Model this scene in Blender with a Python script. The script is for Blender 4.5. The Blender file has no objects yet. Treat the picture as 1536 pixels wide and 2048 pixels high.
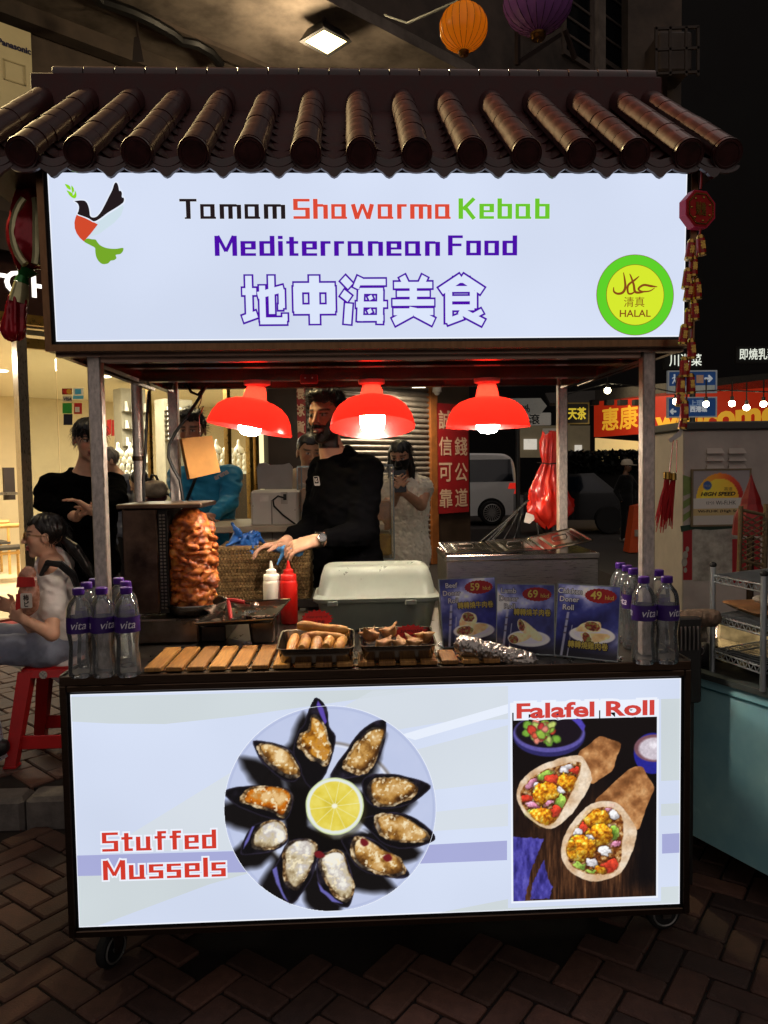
import bpy,math,random
import numpy as np
from mathutils import Vector,Matrix
# ------------------------------------------------------------------ camera
FPX = 1500.0                                   # focal length in pixels of the 1536 x 2048 photograph
CAM = np.array([-0.0713,-2.1559,1.5603])
YAW,PITCH,ROLL = -0.0410,0.0540,-0.0151
def cam_axes():
  cy,sy,cp,sp = math.cos(YAW),math.sin(YAW),math.cos(PITCH),math.sin(PITCH)
  f = np.array([-sy * cp,cy * cp,-sp])
  r = np.array([cy,sy,0.0])
  u = np.cross(r,f)
  return math.cos(ROLL) * r + math.sin(ROLL) * u,-math.sin(ROLL) * r + math.cos(ROLL) * u,f
CR,CU,CF = cam_axes()
scene = bpy.context.scene
col = scene.collection
cam_data = bpy.data.cameras.new('camera')
cam_data.sensor_fit = 'VERTICAL'
cam_data.sensor_height = 24.0
cam_data.lens = FPX * 24.0 / 2048.0
cam_data.clip_start = 0.05
cam_data.clip_end = 400.0
cam = bpy.data.objects.new('camera',cam_data)
col.objects.link(cam)
cam.matrix_world = Matrix(((CR[0],CU[0],-CF[0],CAM[0]),(CR[1],CU[1],-CF[1],CAM[1]),
             (CR[2],CU[2],-CF[2],CAM[2]),(0,0,0,1)))
scene.camera = cam
# ------------------------------------------------------------------ world: night sky with a faint city glow
world = bpy.data.worlds.new('World')
scene.world = world
world.use_nodes = True
wn = world.node_tree
bg = wn.nodes['Background']
sky = wn.nodes.new('ShaderNodeTexSky')
sky.sky_type = 'NISHITA'
sky.sun_disc = False
sky.sun_elevation = math.radians(-4.0)
sky.sun_rotation = math.radians(200.0)
glow = wn.nodes.new('ShaderNodeMix')
glow.data_type = 'RGBA'
glow.inputs[0].default_value = 0.97
glow.inputs[7].default_value = (0.37,0.322,0.300,1)
wn.links.new(sky.outputs[0],glow.inputs[6])
wn.links.new(glow.outputs[2],bg.inputs[0])
bg.inputs[1].default_value = 1.0
scene.view_settings.view_transform = 'Standard'
scene.view_settings.look = 'None'
scene.view_settings.exposure = 0.0
scene.view_settings.gamma = 1.0
scene.view_settings.use_curve_mapping = False
scene.cycles.use_denoising = True
try:
  scene.cycles.denoiser = 'OPENIMAGEDENOISE'
  scene.cycles.denoising_input_passes = 'RGB_ALBEDO_NORMAL'
except Exception:
  pass
scene.cycles.max_bounces = 10
scene.cycles.diffuse_bounces = 3
scene.cycles.glossy_bounces = 4
scene.cycles.transmission_bounces = 8
scene.cycles.transparent_max_bounces = 16
scene.cycles.sample_clamp_indirect = 4.0
scene.cycles.caustics_reflective = False
scene.cycles.caustics_refractive = False
scene.cycles.use_light_tree = True
# ------------------------------------------------------------------ points from measured picture positions
def ray(px,py):
  return CF + CR * ((px - 768.0) / FPX) + CU * ((1024.0 - py) / FPX)
def P(px,py,Y):
  d = ray(px,py)
  return CAM + d * ((Y - CAM[1]) / d[1])
def PZ(px,py,Z):
  d = ray(px,py)
  return CAM + d * ((Z - CAM[2]) / d[2])
def PN(px,py,o,n):
  d = ray(px,py)
  return CAM + d * (np.dot(np.asarray(o) - CAM,n) / np.dot(d,n))
def pix(p):
  d = np.asarray(p,float) - CAM
  z = d @ CF
  return 768 + FPX * (d @ CR) / z,1024 - FPX * (d @ CU) / z
def lin(c):
  if isinstance(c,str):
    c = tuple(int(c[i:i + 2],16) for i in (0,2,4))
    return tuple((v / 255 / 12.92) if v <= 10 else ((v / 255 + 0.055) / 1.055) ** 2.4 for v in c)
  return tuple(c)
def lin_arr(a):
  a = np.asarray(a,float) / 255.0
  return np.where(a <= 0.04045,a / 12.92,((a + 0.055) / 1.055) ** 2.4)
# ------------------------------------------------------------------ materials
MATS = {}
def mat(name,c='808080',rough=0.5,metal=0.0,var=0.12,scale=18.0,bump=0.0,bscale=80.0,trans=0.0,ior=1.45,
    emit=None,estr=0.0,coat=0.0,sheen=0.0,c2=None,rvar=0.12,spec=0.5,sss=0.0,stretch=None,sample=True,detail=4.0,rand=0.0):
  if name in MATS:
    return MATS[name]
  m = bpy.data.materials.new(name)
  m.use_nodes = True
  nt = m.node_tree
  b = nt.nodes['Principled BSDF']
  base = lin(c)
  other = lin(c2) if c2 else tuple(v * (1 - 2.2 * var) for v in base)
  tc = nt.nodes.new('ShaderNodeTexCoord')
  vec = tc.outputs['Object']
  if stretch:
    mp = nt.nodes.new('ShaderNodeMapping')
    mp.inputs['Scale'].default_value = stretch
    nt.links.new(vec,mp.inputs['Vector'])
    vec = mp.outputs[0]
  nz = nt.nodes.new('ShaderNodeTexNoise')
  nz.inputs['Scale'].default_value = scale
  nz.inputs['Detail'].default_value = detail
  nz.inputs['Roughness'].default_value = 0.62
  nt.links.new(vec,nz.inputs['Vector'])
  rp = nt.nodes.new('ShaderNodeValToRGB')
  rp.color_ramp.elements[0].position = 0.32
  rp.color_ramp.elements[1].position = 0.68
  rp.color_ramp.elements[0].color = (*[max(0.0,v) for v in other],1)
  rp.color_ramp.elements[1].color = (*base,1)
  nt.links.new(nz.outputs['Fac'],rp.inputs[0])
  if rand:
    oi = nt.nodes.new('ShaderNodeObjectInfo')
    r1 = nt.nodes.new('ShaderNodeMapRange')
    r1.inputs['To Min'].default_value = 1.0 - rand
    r1.inputs['To Max'].default_value = 1.0 + rand * 0.5
    nt.links.new(oi.outputs['Random'],r1.inputs['Value'])
    n2 = nt.nodes.new('ShaderNodeTexNoise')
    n2.inputs['Scale'].default_value = 2.3
    n2.inputs['Detail'].default_value = 5.0
    ge = nt.nodes.new('ShaderNodeNewGeometry')
    nt.links.new(ge.outputs['Position'],n2.inputs['Vector'])
    r2 = nt.nodes.new('ShaderNodeMapRange')
    r2.inputs['From Min'].default_value = 0.35
    r2.inputs['From Max'].default_value = 0.62
    r2.inputs['To Min'].default_value = 1.0 - rand
    r2.inputs['To Max'].default_value = 1.12
    nt.links.new(n2.outputs['Fac'],r2.inputs['Value'])
    mm = nt.nodes.new('ShaderNodeMath')
    mm.operation = 'MULTIPLY'
    nt.links.new(r1.outputs[0],mm.inputs[0])
    nt.links.new(r2.outputs[0],mm.inputs[1])
    vm = nt.nodes.new('ShaderNodeVectorMath')
    vm.operation = 'SCALE'
    nt.links.new(rp.outputs[0],vm.inputs[0])
    nt.links.new(mm.outputs[0],vm.inputs['Scale'])
    nt.links.new(vm.outputs[0],b.inputs['Base Color'])
  else:
    nt.links.new(rp.outputs[0],b.inputs['Base Color'])
  mr = nt.nodes.new('ShaderNodeMapRange')
  mr.inputs['To Min'].default_value = max(0.02,rough - rvar)
  mr.inputs['To Max'].default_value = min(1.0,rough + rvar)
  nt.links.new(nz.outputs['Fac'],mr.inputs['Value'])
  nt.links.new(mr.outputs[0],b.inputs['Roughness'])
  b.inputs['Metallic'].default_value = metal
  b.inputs['IOR'].default_value = ior
  b.inputs['Transmission Weight'].default_value = trans
  b.inputs['Coat Weight'].default_value = coat
  b.inputs['Sheen Weight'].default_value = sheen
  b.inputs['Specular IOR Level'].default_value = spec
  if sss:
    b.inputs['Subsurface Weight'].default_value = sss
    b.inputs['Subsurface Radius'].default_value = (0.02,0.008,0.004)
  if bump:
    nb = nt.nodes.new('ShaderNodeTexNoise')
    nb.inputs['Scale'].default_value = bscale
    nb.inputs['Detail'].default_value = 3.0
    nt.links.new(vec,nb.inputs['Vector'])
    bp = nt.nodes.new('ShaderNodeBump')
    bp.inputs['Strength'].default_value = min(1.0,bump)
    bp.inputs['Distance'].default_value = 0.004
    nt.links.new(nb.outputs['Fac'],bp.inputs['Height'])
    nt.links.new(bp.outputs[0],b.inputs['Normal'])
  if emit is not None:
    e = lin(emit)
    b.inputs['Emission Color'].default_value = (*e,1)
    b.inputs['Emission Strength'].default_value = estr
  if not sample:
    m.cycles.emission_sampling = 'NONE'
  MATS[name] = m
  return m
def glow_mat(name,c,s=1.0,var=0.0,scale=6.0,sample=False):
  """a thing that gives off light: lamp, lit sign film, lit letters"""
  if name in MATS:
    return MATS[name]
  m = bpy.data.materials.new(name)
  m.use_nodes = True
  nt = m.node_tree
  nt.nodes.remove(nt.nodes['Principled BSDF'])
  e = nt.nodes.new('ShaderNodeEmission')
  base = lin(c)
  if var:
    tc = nt.nodes.new('ShaderNodeTexCoord')
    nz = nt.nodes.new('ShaderNodeTexNoise')
    nz.inputs['Scale'].default_value = scale
    nz.inputs['Detail'].default_value = 2.0
    nt.links.new(tc.outputs['Object'],nz.inputs['Vector'])
    rp = nt.nodes.new('ShaderNodeValToRGB')
    rp.color_ramp.elements[0].position = 0.3
    rp.color_ramp.elements[1].position = 0.7
    rp.color_ramp.elements[0].color = (*[v * (1 - var) for v in base],1)
    rp.color_ramp.elements[1].color = (*base,1)
    nt.links.new(nz.outputs['Fac'],rp.inputs[0])
    nt.links.new(rp.outputs[0],e.inputs[0])
  else:
    e.inputs[0].default_value = (*base,1)
  e.inputs[1].default_value = s
  nt.links.new(e.outputs[0],nt.nodes['Material Output'].inputs[0])
  if not sample:
    m.cycles.emission_sampling = 'NONE'
  MATS[name] = m
  return m
def paint_mat(name,emit=0.0,rough=0.45,attr='paint',bump=0.0,bscale=200.0,sss=0.0,spec=0.4,sheen=0.0):
  """printed or coloured surface whose colours are stored on the mesh; emit > 0 for a back-lit film"""
  if name in MATS:
    return MATS[name]
  m = bpy.data.materials.new(name)
  m.use_nodes = True
  nt = m.node_tree
  b = nt.nodes['Principled BSDF']
  a = nt.nodes.new('ShaderNodeAttribute')
  a.attribute_name = attr
  if emit:
    b.inputs['Base Color'].default_value = (0.02,0.02,0.02,1)
    nt.links.new(a.outputs['Color'],b.inputs['Emission Color'])
    b.inputs['Emission Strength'].default_value = emit
    m.cycles.emission_sampling = 'NONE'
  else:
    nt.links.new(a.outputs['Color'],b.inputs['Base Color'])
  b.inputs['Roughness'].default_value = rough
  b.inputs['Specular IOR Level'].default_value = spec
  b.inputs['Sheen Weight'].default_value = sheen
  if sss:
    b.inputs['Subsurface Weight'].default_value = sss
    b.inputs['Subsurface Radius'].default_value = (0.012,0.005,0.003)
    b.inputs['Subsurface Scale'].default_value = 1.0
  if bump:
    tc = nt.nodes.new('ShaderNodeTexCoord')
    nb = nt.nodes.new('ShaderNodeTexNoise')
    nb.inputs['Scale'].default_value = bscale
    nb.inputs['Detail'].default_value = 4.0
    nt.links.new(tc.outputs['Object'],nb.inputs['Vector'])
    bp = nt.nodes.new('ShaderNodeBump')
    bp.inputs['Strength'].default_value = bump
    bp.inputs['Distance'].default_value = 0.003
    nt.links.new(nb.outputs['Fac'],bp.inputs['Height'])
    nt.links.new(bp.outputs[0],b.inputs['Normal'])
  MATS[name] = m
  return m
def translucent_mat(name,c,t=0.5,rough=0.3,gloss=0.12):
  if name in MATS:
    return MATS[name]
  m = bpy.data.materials.new(name)
  m.use_nodes = True
  nt = m.node_tree
  nt.nodes.remove(nt.nodes['Principled BSDF'])
  c = lin(c)
  d = nt.nodes.new('ShaderNodeBsdfDiffuse')
  tr = nt.nodes.new('ShaderNodeBsdfTranslucent')
  g = nt.nodes.new('ShaderNodeBsdfGlossy')
  g.inputs['Roughness'].default_value = rough
  mx = nt.nodes.new('ShaderNodeMixShader')
  mx2 = nt.nodes.new('ShaderNodeMixShader')
  tc = nt.nodes.new('ShaderNodeTexCoord')
  nz = nt.nodes.new('ShaderNodeTexNoise')
  nz.inputs['Scale'].default_value = 9.0
  nt.links.new(tc.outputs['Object'],nz.inputs['Vector'])
  rp = nt.nodes.new('ShaderNodeValToRGB')
  rp.color_ramp.elements[0].color = (*[v * 0.85 for v in c],1)
  rp.color_ramp.elements[1].color = (*c,1)
  nt.links.new(nz.outputs['Fac'],rp.inputs[0])
  for n in (d,tr):
    nt.links.new(rp.outputs[0],n.inputs[0])
  mx.inputs[0].default_value = t
  nt.links.new(d.outputs[0],mx.inputs[1])
  nt.links.new(tr.outputs[0],mx.inputs[2])
  mx2.inputs[0].default_value = gloss
  nt.links.new(mx.outputs[0],mx2.inputs[1])
  nt.links.new(g.outputs[0],mx2.inputs[2])
  nt.links.new(mx2.outputs[0],nt.nodes['Material Output'].inputs[0])
  MATS[name] = m
  return m
def film_mat(name,c,alpha=0.2,rough=0.08,gloss=0.25):
  """thin clear plastic or window glass: mostly see-through with a reflection"""
  if name in MATS:
    return MATS[name]
  m = bpy.data.materials.new(name)
  m.use_nodes = True
  nt = m.node_tree
  nt.nodes.remove(nt.nodes['Principled BSDF'])
  t = nt.nodes.new('ShaderNodeBsdfTransparent')
  b = nt.nodes.new('ShaderNodeBsdfDiffuse')
  g = nt.nodes.new('ShaderNodeBsdfGlossy')
  g.inputs['Roughness'].default_value = rough
  fr = nt.nodes.new('ShaderNodeFresnel')
  fr.inputs[0].default_value = 1.45
  c = lin(c)
  t.inputs[0].default_value = (*[0.75 + 0.25 * v for v in c],1)
  tc = nt.nodes.new('ShaderNodeTexCoord')
  nz = nt.nodes.new('ShaderNodeTexNoise')
  nz.inputs['Scale'].default_value = 25.0
  nt.links.new(tc.outputs['Object'],nz.inputs['Vector'])
  mrn = nt.nodes.new('ShaderNodeMapRange')
  mrn.inputs['To Min'].default_value = alpha * 0.7
  mrn.inputs['To Max'].default_value = alpha * 1.3
  nt.links.new(nz.outputs['Fac'],mrn.inputs['Value'])
  b.inputs[0].default_value = (*c,1)
  m1 = nt.nodes.new('ShaderNodeMixShader')
  nt.links.new(mrn.outputs[0],m1.inputs[0])
  nt.links.new(t.outputs[0],m1.inputs[1])
  nt.links.new(b.outputs[0],m1.inputs[2])
  m2 = nt.nodes.new('ShaderNodeMixShader')
  mu = nt.nodes.new('ShaderNodeMath')
  mu.operation = 'MULTIPLY'
  mu.inputs[1].default_value = gloss * 4
  mu.use_clamp = True
  nt.links.new(fr.outputs[0],mu.inputs[0])
  nt.links.new(mu.outputs[0],m2.inputs[0])
  nt.links.new(m1.outputs[0],m2.inputs[1])
  nt.links.new(g.outputs[0],m2.inputs[2])
  nt.links.new(m2.outputs[0],nt.nodes['Material Output'].inputs[0])
  MATS[name] = m
  return m
# ------------------------------------------------------------------ objects
def tag(o,label=None,cat=None,group=None,kind=None):
  if label:
    o['label'] = label
  if cat:
    o['category'] = cat
  if group:
    o['group'] = group
  if kind:
    o['kind'] = kind
  return o
def adopt(o,parent):
  if parent is not None:
    o.parent = parent
    o.matrix_parent_inverse = parent.matrix_basis.inverted() if parent.parent is None else \
      (parent.parent.matrix_basis @ parent.matrix_parent_inverse @ parent.matrix_basis).inverted()
  return o
def thing(name,label,cat,loc,group=None):
  o = bpy.data.objects.new(name,None)
  o.empty_display_size = 0.05
  o.location = Vector([float(v) for v in loc])
  col.objects.link(o)
  o.matrix_basis = Matrix.Translation(o.location)
  return tag(o,label,cat,group)
def link(name,me,parent=None,m=None):
  o = bpy.data.objects.new(name,me)
  col.objects.link(o)
  if m is not None:
    me.materials.append(m)
  return adopt(o,parent)
def place(name,me,parent,mtx):
  """a piece that shares its mesh with its like"""
  o = bpy.data.objects.new(name,me)
  col.objects.link(o)
  o.matrix_basis = mtx
  return adopt(o,parent)
def copy_thing(root,delta,label,rotz=0.0):
  r = root.copy()
  col.objects.link(r)
  r.matrix_basis = Matrix.Translation(Vector([float(v) for v in delta])) @ root.matrix_basis @ Matrix.Rotation(rotz,4,'Z')
  r['label'] = label
  for ch in list(root.children):
    c = ch.copy()
    col.objects.link(c)
    c.parent = r
    c.matrix_parent_inverse = ch.matrix_parent_inverse.copy()
    for g in list(ch.children):
      d = g.copy()
      col.objects.link(d)
      d.parent = c
      d.matrix_parent_inverse = g.matrix_parent_inverse.copy()
  return r
def basis(d):
  d = np.asarray(d,float)
  d = d / np.linalg.norm(d)
  a = np.array([0,0,1.0]) if abs(d[2]) < 0.9 else np.array([1.0,0,0])
  x = np.cross(a,d)
  x /= np.linalg.norm(x)
  return x,np.cross(d,x),d
class MB:
  def __init__(self):
    self.v,self.f = [],[]
  def add(self,vs,fs):
    k = len(self.v)
    self.v.extend([tuple(float(c) for c in p) for p in vs])
    self.f.extend([tuple(i + k for i in f) for f in fs])
    return self
  def box(self,lo,hi,bev=0.0,m=None):
    (x0,y0,z0),(x1,y1,z1) = lo,hi
    if bev <= 0:
      vs = [(x,y,z) for z in (z0,z1) for y in (y0,y1) for x in (x0,x1)]
      fs = [(0,2,3,1),(4,5,7,6),(0,1,5,4),(2,6,7,3),(0,4,6,2),(1,3,7,5)]
    else:
      b = min(bev,(x1 - x0) / 2.1,(y1 - y0) / 2.1,(z1 - z0) / 2.1)
      vs,fs = [],[]
      for z,ins in ((z0,b),(z0 + b,0),(z1 - b,0),(z1,b)):
        a0,a1,c0,c1 = x0 + ins,x1 - ins,y0 + ins,y1 - ins
        vs += [(a0 + b,c0,z),(a1 - b,c0,z),(a1,c0 + b,z),(a1,c1 - b,z),(a1 - b,c1,z),(a0 + b,c1,z),
           (a0,c1 - b,z),(a0,c0 + b,z)]
      for k in range(3):
        for i in range(8):
          j = (i + 1) % 8
          fs.append((k * 8 + i,k * 8 + j,k * 8 + 8 + j,k * 8 + 8 + i))
      fs.append(tuple(range(7,-1,-1)))
      fs.append(tuple(range(24,32)))
    if m is not None:
      vs = [tuple(m @ Vector(p)) for p in vs]
    return self.add(vs,fs)
  def bar(self,a,b,w,h,up=(0,0,1)):
    """a rectangular bar from a to b, w across, h along up"""
    a,b = np.asarray(a,float),np.asarray(b,float)
    d = (b - a) / np.linalg.norm(b - a)
    s = np.cross(d,up)
    s /= np.linalg.norm(s)
    u = np.cross(s,d)
    vs = [q + s * sx * w / 2 + u * sz * h / 2 for q in (a,b) for sx,sz in ((-1,-1),(1,-1),(1,1),(-1,1))]
    return self.add(vs,[(0,1,2,3),(7,6,5,4),(0,4,5,1),(1,5,6,2),(2,6,7,3),(3,7,4,0)])
  def cyl(self,a,b,r0,r1=None,n=16,caps=True):
    r1 = r0 if r1 is None else r1
    a,b = np.asarray(a,float),np.asarray(b,float)
    x,y,d = basis(b - a)
    vs,fs = [],[]
    for q,r in ((a,r0),(b,r1)):
      for i in range(n):
        t = 2 * math.pi * i / n
        vs.append(q + (x * math.cos(t) + y * math.sin(t)) * r)
    for i in range(n):
      j = (i + 1) % n
      fs.append((i,j,n + j,n + i))
    if caps:
      fs.append(tuple(range(n - 1,-1,-1)))
      fs.append(tuple(range(n,2 * n)))
    return self.add(vs,fs)
  def tube(self,pts,r,n=8,closed=False,caps=True):
    pts = [np.asarray(p,float) for p in pts]
    rs = [r] * len(pts) if np.isscalar(r) else list(r)
    m = len(pts)
    vs,fs = [],[]
    prev = None
    for i,p in enumerate(pts):
      if closed:
        d = pts[(i + 1) % m] - pts[i - 1]
      else:
        d = pts[min(i + 1,m - 1)] - pts[max(i - 1,0)]
      x,y,d = basis(d)
      if prev is not None:
        x = prev - d * np.dot(prev,d)
        x /= (np.linalg.norm(x) + 1e-12)
        y = np.cross(d,x)
      prev = x
      for k in range(n):
        t = 2 * math.pi * k / n
        vs.append(p + (x * math.cos(t) + y * math.sin(t)) * rs[i])
    for i in range(m if closed else m - 1):
      q = (i + 1) % m
      for k in range(n):
        j = (k + 1) % n
        fs.append((i * n + k,i * n + j,q * n + j,q * n + k))
    if not closed and caps:
      fs.append(tuple(range(n - 1,-1,-1)))
      fs.append(tuple(range((m - 1) * n,m * n)))
    return self.add(vs,fs)
  def lathe(self,prof,c=(0,0,0),n=24,axis=(0,0,1),sx=1.0,sy=1.0):
    """prof: (radius, height) pairs"""
    x,y,d = basis(axis)
    if abs(d[2]) > 0.99:
      x,y = np.array([1.0,0,0]),np.array([0,1.0,0])
    c = np.asarray(c,float)
    vs,fs = [],[]
    m = len(prof)
    for (r,h) in prof:
      for k in range(n):
        t = 2 * math.pi * k / n
        vs.append(c + d * h + (x * math.cos(t) * sx + y * math.sin(t) * sy) * r)
    for i in range(m - 1):
      for k in range(n):
        j = (k + 1) % n
        fs.append((i * n + k,i * n + j,(i + 1) * n + j,(i + 1) * n + k))
    if prof[0][0] > 1e-6:
      fs.append(tuple(range(n - 1,-1,-1)))
    if prof[-1][0] > 1e-6:
      fs.append(tuple(range((m - 1) * n,m * n)))
    return self.add(vs,fs)
  def open_lathe(self,prof,c=(0,0,0),n=24,axis=(0,0,1)):
    k0 = len(self.f)
    self.lathe(prof,c,n,axis)
    keep = [f for f in self.f[k0:] if len(f) != n or n == 4]
    self.f = self.f[:k0] + keep
    return self
  def prism(self,pts,o,r,u,depth,eps=0.0):
    """outline pts (x, y) in the frame o, r, u; depth towards -normal"""
    o,r,u = (np.asarray(q,float) for q in (o,r,u))
    n = np.cross(r,u)
    k = len(pts)
    a = [o + r * x + u * y + n * eps for x,y in pts]
    b = [p - n * depth for p in a]
    fs = [tuple(range(k)),tuple(range(2 * k - 1,k - 1,-1))]
    for i in range(k):
      j = (i + 1) % k
      fs.append((i,k + i,k + j,j))
    return self.add(a + b,fs)
  def flat(self,pts,o,r,u,eps=0.0):
    o,r,u = (np.asarray(q,float) for q in (o,r,u))
    n = np.cross(r,u)
    return self.add([o + r * x + u * y + n * eps for x,y in pts],[tuple(range(len(pts)))])
  def ball(self,c,r,nu=16,nv=10,rot=None):
    r = (r,r,r) if np.isscalar(r) else r
    vs,fs = [],[]
    for i in range(nv + 1):
      ph = math.pi * i / nv
      for k in range(nu):
        t = 2 * math.pi * k / nu
        q = np.array([math.sin(ph) * math.cos(t) * r[0],math.sin(ph) * math.sin(t) * r[1],math.cos(ph) * r[2]])
        if rot is not None:
          q = rot @ q
        vs.append(np.asarray(c,float) + q)
    for i in range(nv):
      for k in range(nu):
        j = (k + 1) % nu
        fs.append((i * nu + k,(i + 1) * nu + k,(i + 1) * nu + j,i * nu + j))
    return self.add(vs,fs)
  def mesh(self,name,smooth=False,angle=None,merge=False):
    me = bpy.data.meshes.new(name)
    me.from_pydata(self.v,[],self.f)
    me.update()
    if smooth:
      me.polygons.foreach_set('use_smooth',[True] * len(me.polygons))
      if angle:
        try:
          me.set_sharp_from_angle(angle=math.radians(angle))
        except Exception:
          pass
    return me
  def build(self,name,m,parent=None,smooth=False,angle=40,label=None,cat=None,group=None,kind=None):
    me = self.mesh(name,smooth,angle)
    o = link(name,me,parent,m)
    return tag(o,label,cat,group,kind)
def rounded(w,h,r,n=5,cx=0.0,cy=0.0):
  pts = []
  for (sx,sy,a0) in ((1,-1,-90),(1,1,0),(-1,1,90),(-1,-1,180)):
    for i in range(n + 1):
      t = math.radians(a0 + 90 * i / n)
      pts.append((cx + sx * (w / 2 - r) + r * math.cos(t),cy + sy * (h / 2 - r) + r * math.sin(t)))
  return pts
X_,Y_,Z_ = np.eye(3)
def text_mesh(s,size=1.0,bold=0.0,align='CENTER',shear=0.0,space=1.0,res=3):
  cu = bpy.data.curves.new('lettering','FONT')
  cu.body = s
  cu.size = size
  cu.align_x = align
  cu.align_y = 'CENTER'
  cu.offset = bold
  cu.shear = shear
  cu.space_character = space
  cu.resolution_u = res
  cu.fill_mode = 'FRONT' if hasattr(cu,'fill_mode') else 'BOTH'
  ob = bpy.data.objects.new('lettering',cu)
  col.objects.link(ob)
  dg = bpy.context.evaluated_depsgraph_get()
  dg.update()
  me = bpy.data.meshes.new_from_object(ob.evaluated_get(dg))
  bpy.data.objects.remove(ob)
  bpy.data.curves.remove(cu)
  return me
def letters(s,o,r,u,size,m,parent,bold=0.0,eps=0.0015,align='CENTER',shear=0.0,space=1.0,sx=1.0,name='lettering',kind='stuff',fit=None):
  """flat print or cut letters in the plane through o spanned by r and u; fit = (width, height)"""
  wide = any(ord(c) > 0x2000 for c in s)          # dense characters are thickened by shifted copies
  me = text_mesh(s,1.0,0.0 if wide else bold / size,align,shear,space)
  n = len(me.vertices)
  co = np.empty(n * 3)
  me.vertices.foreach_get('co',co)
  co = co.reshape(n,3)
  if n and fit is not None:
    lo,hi = co.min(0),co.max(0)
    co[:,0] = (co[:,0] - (lo[0] + hi[0]) / 2) * fit[0] / max(1e-6,hi[0] - lo[0])
    co[:,1] = (co[:,1] - (lo[1] + hi[1]) / 2) * fit[1] / max(1e-6,hi[1] - lo[1])
  else:
    co *= size
    co[:,0] *= sx
  r,u = np.asarray(r,float),np.asarray(u,float)
  nn = np.cross(r,u)
  w = np.asarray(o,float) + co[:,:1] * r + co[:,1:2] * u + nn * eps
  if wide and bold > 0 and n:
    fs = [tuple(p.vertices) for p in me.polygons]
    mb = MB()
    for k in range(9):
      a = 2 * math.pi * k / 8
      q = (0,0) if k == 8 else (math.cos(a) * bold,math.sin(a) * bold)
      mb.add(w + r * q[0] + u * q[1] + nn * (0.00006 * k),fs)
    bpy.data.meshes.remove(me)
    me = mb.mesh(name)
  else:
    me.vertices.foreach_set('co',w.ravel())
    me.materials.clear()
    me.update()
  ob = link(name,me,parent,m)
  return tag(ob,kind=kind)
# ------------------------------------------------------------------ numpy noise and painting
def hash3(ix,iy,iz,seed=0):
  h = (ix.astype(np.int64) * 374761393 + iy.astype(np.int64) * 668265263 + iz.astype(np.int64) * 2147483647 + seed * 974711) & 0xffffffff
  h = ((h ^ (h >> 13)) * 1274126177) & 0xffffffff
  return ((h ^ (h >> 16)) & 0xffff) / 65535.0
def vnoise(x,y,z=None,seed=0):
  x,y = np.asarray(x,float),np.asarray(y,float)
  z = np.zeros_like(x) if z is None else np.asarray(z,float)
  fx,fy,fz = np.floor(x),np.floor(y),np.floor(z)
  tx,ty,tz = x - fx,y - fy,z - fz
  tx,ty,tz = (t * t * (3 - 2 * t) for t in (tx,ty,tz))
  r = 0
  for dx in (0,1):
    for dy in (0,1):
      for dz in (0,1):
        w = (tx if dx else 1 - tx) * (ty if dy else 1 - ty) * (tz if dz else 1 - tz)
        r = r + w * hash3(fx + dx,fy + dy,fz + dz,seed)
  return r
def fbm(x,y,z=None,o=4,seed=0):
  a,s,t = 0.5,0.0,0.0
  for k in range(o):
    s = s + a * vnoise(x,y,z,seed + k * 17)
    t += a
    a *= 0.5
    x,y = x * 2.03,y * 2.03
    z = None if z is None else z * 2.03
  return s / t
class Paint:
  """colours over a set of points U, V (a flat print)"""
  def __init__(self,U,V,base):
    self.U,self.V = U,V
    self.c = np.empty(U.shape + (3,))
    self.c[...] = base
  def put(self,mask,color):
    color = np.asarray(color,float)
    self.c = self.c * (1 - mask[...,None]) + color * mask[...,None]
  def sd_poly(self,pts,wob=0.0,wscale=0.02,seed=0):
    U,V = self.U,self.V
    if wob:
      U = U + (fbm(U * wscale,V * wscale,o=3,seed=seed) - 0.5) * 2 * wob
      V = V + (fbm(U * wscale + 31.7,V * wscale,o=3,seed=seed + 5) - 0.5) * 2 * wob
    d = np.full(U.shape,1e9)
    s = np.ones(U.shape)
    n = len(pts)
    for i in range(n):
      ax,ay = pts[i]
      bx,by = pts[i - 1]
      ex,ey = bx - ax,by - ay
      wx,wy = U - ax,V - ay
      t = np.clip((wx * ex + wy * ey) / (ex * ex + ey * ey + 1e-9),0,1)
      d = np.minimum(d,(wx - ex * t) ** 2 + (wy - ey * t) ** 2)
      c1,c2,c3 = V >= ay,V < by,ex * wy > ey * wx
      flip = (c1 & c2 & c3) | (~c1 & ~c2 & ~c3)
      s = np.where(flip,-s,s)
    return s * np.sqrt(d)
  def sd_ell(self,cx,cy,rx,ry,a=0.0,wob=0.0,wscale=0.02,seed=0):
    U,V = self.U - cx,self.V - cy
    if wob:
      U = U + (fbm(self.U * wscale,self.V * wscale,o=3,seed=seed) - 0.5) * 2 * wob
      V = V + (fbm(self.U * wscale + 31.7,self.V * wscale,o=3,seed=seed + 5) - 0.5) * 2 * wob
    c,s = math.cos(a),math.sin(a)
    x,y = (U * c + V * s) / rx,(-U * s + V * c) / ry
    return (np.sqrt(x * x + y * y) - 1) * min(rx,ry)
  def fill(self,sd,color,soft=3.0,op=1.0):
    self.put(np.clip(0.5 - sd / soft,0,1) * op,color)
  def noise(self,s,seed=0,o=4,ax=1.0,ay=1.0):
    return fbm(self.U * s * ax,self.V * s * ay,o=o,seed=seed)
  def ramp(self,t,stops):
    t = np.clip(t,0,1)
    xs = [q[0] for q in stops]
    return np.stack([np.interp(t,xs,[q[1][k] for q in stops]) for k in range(3)],-1)
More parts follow.
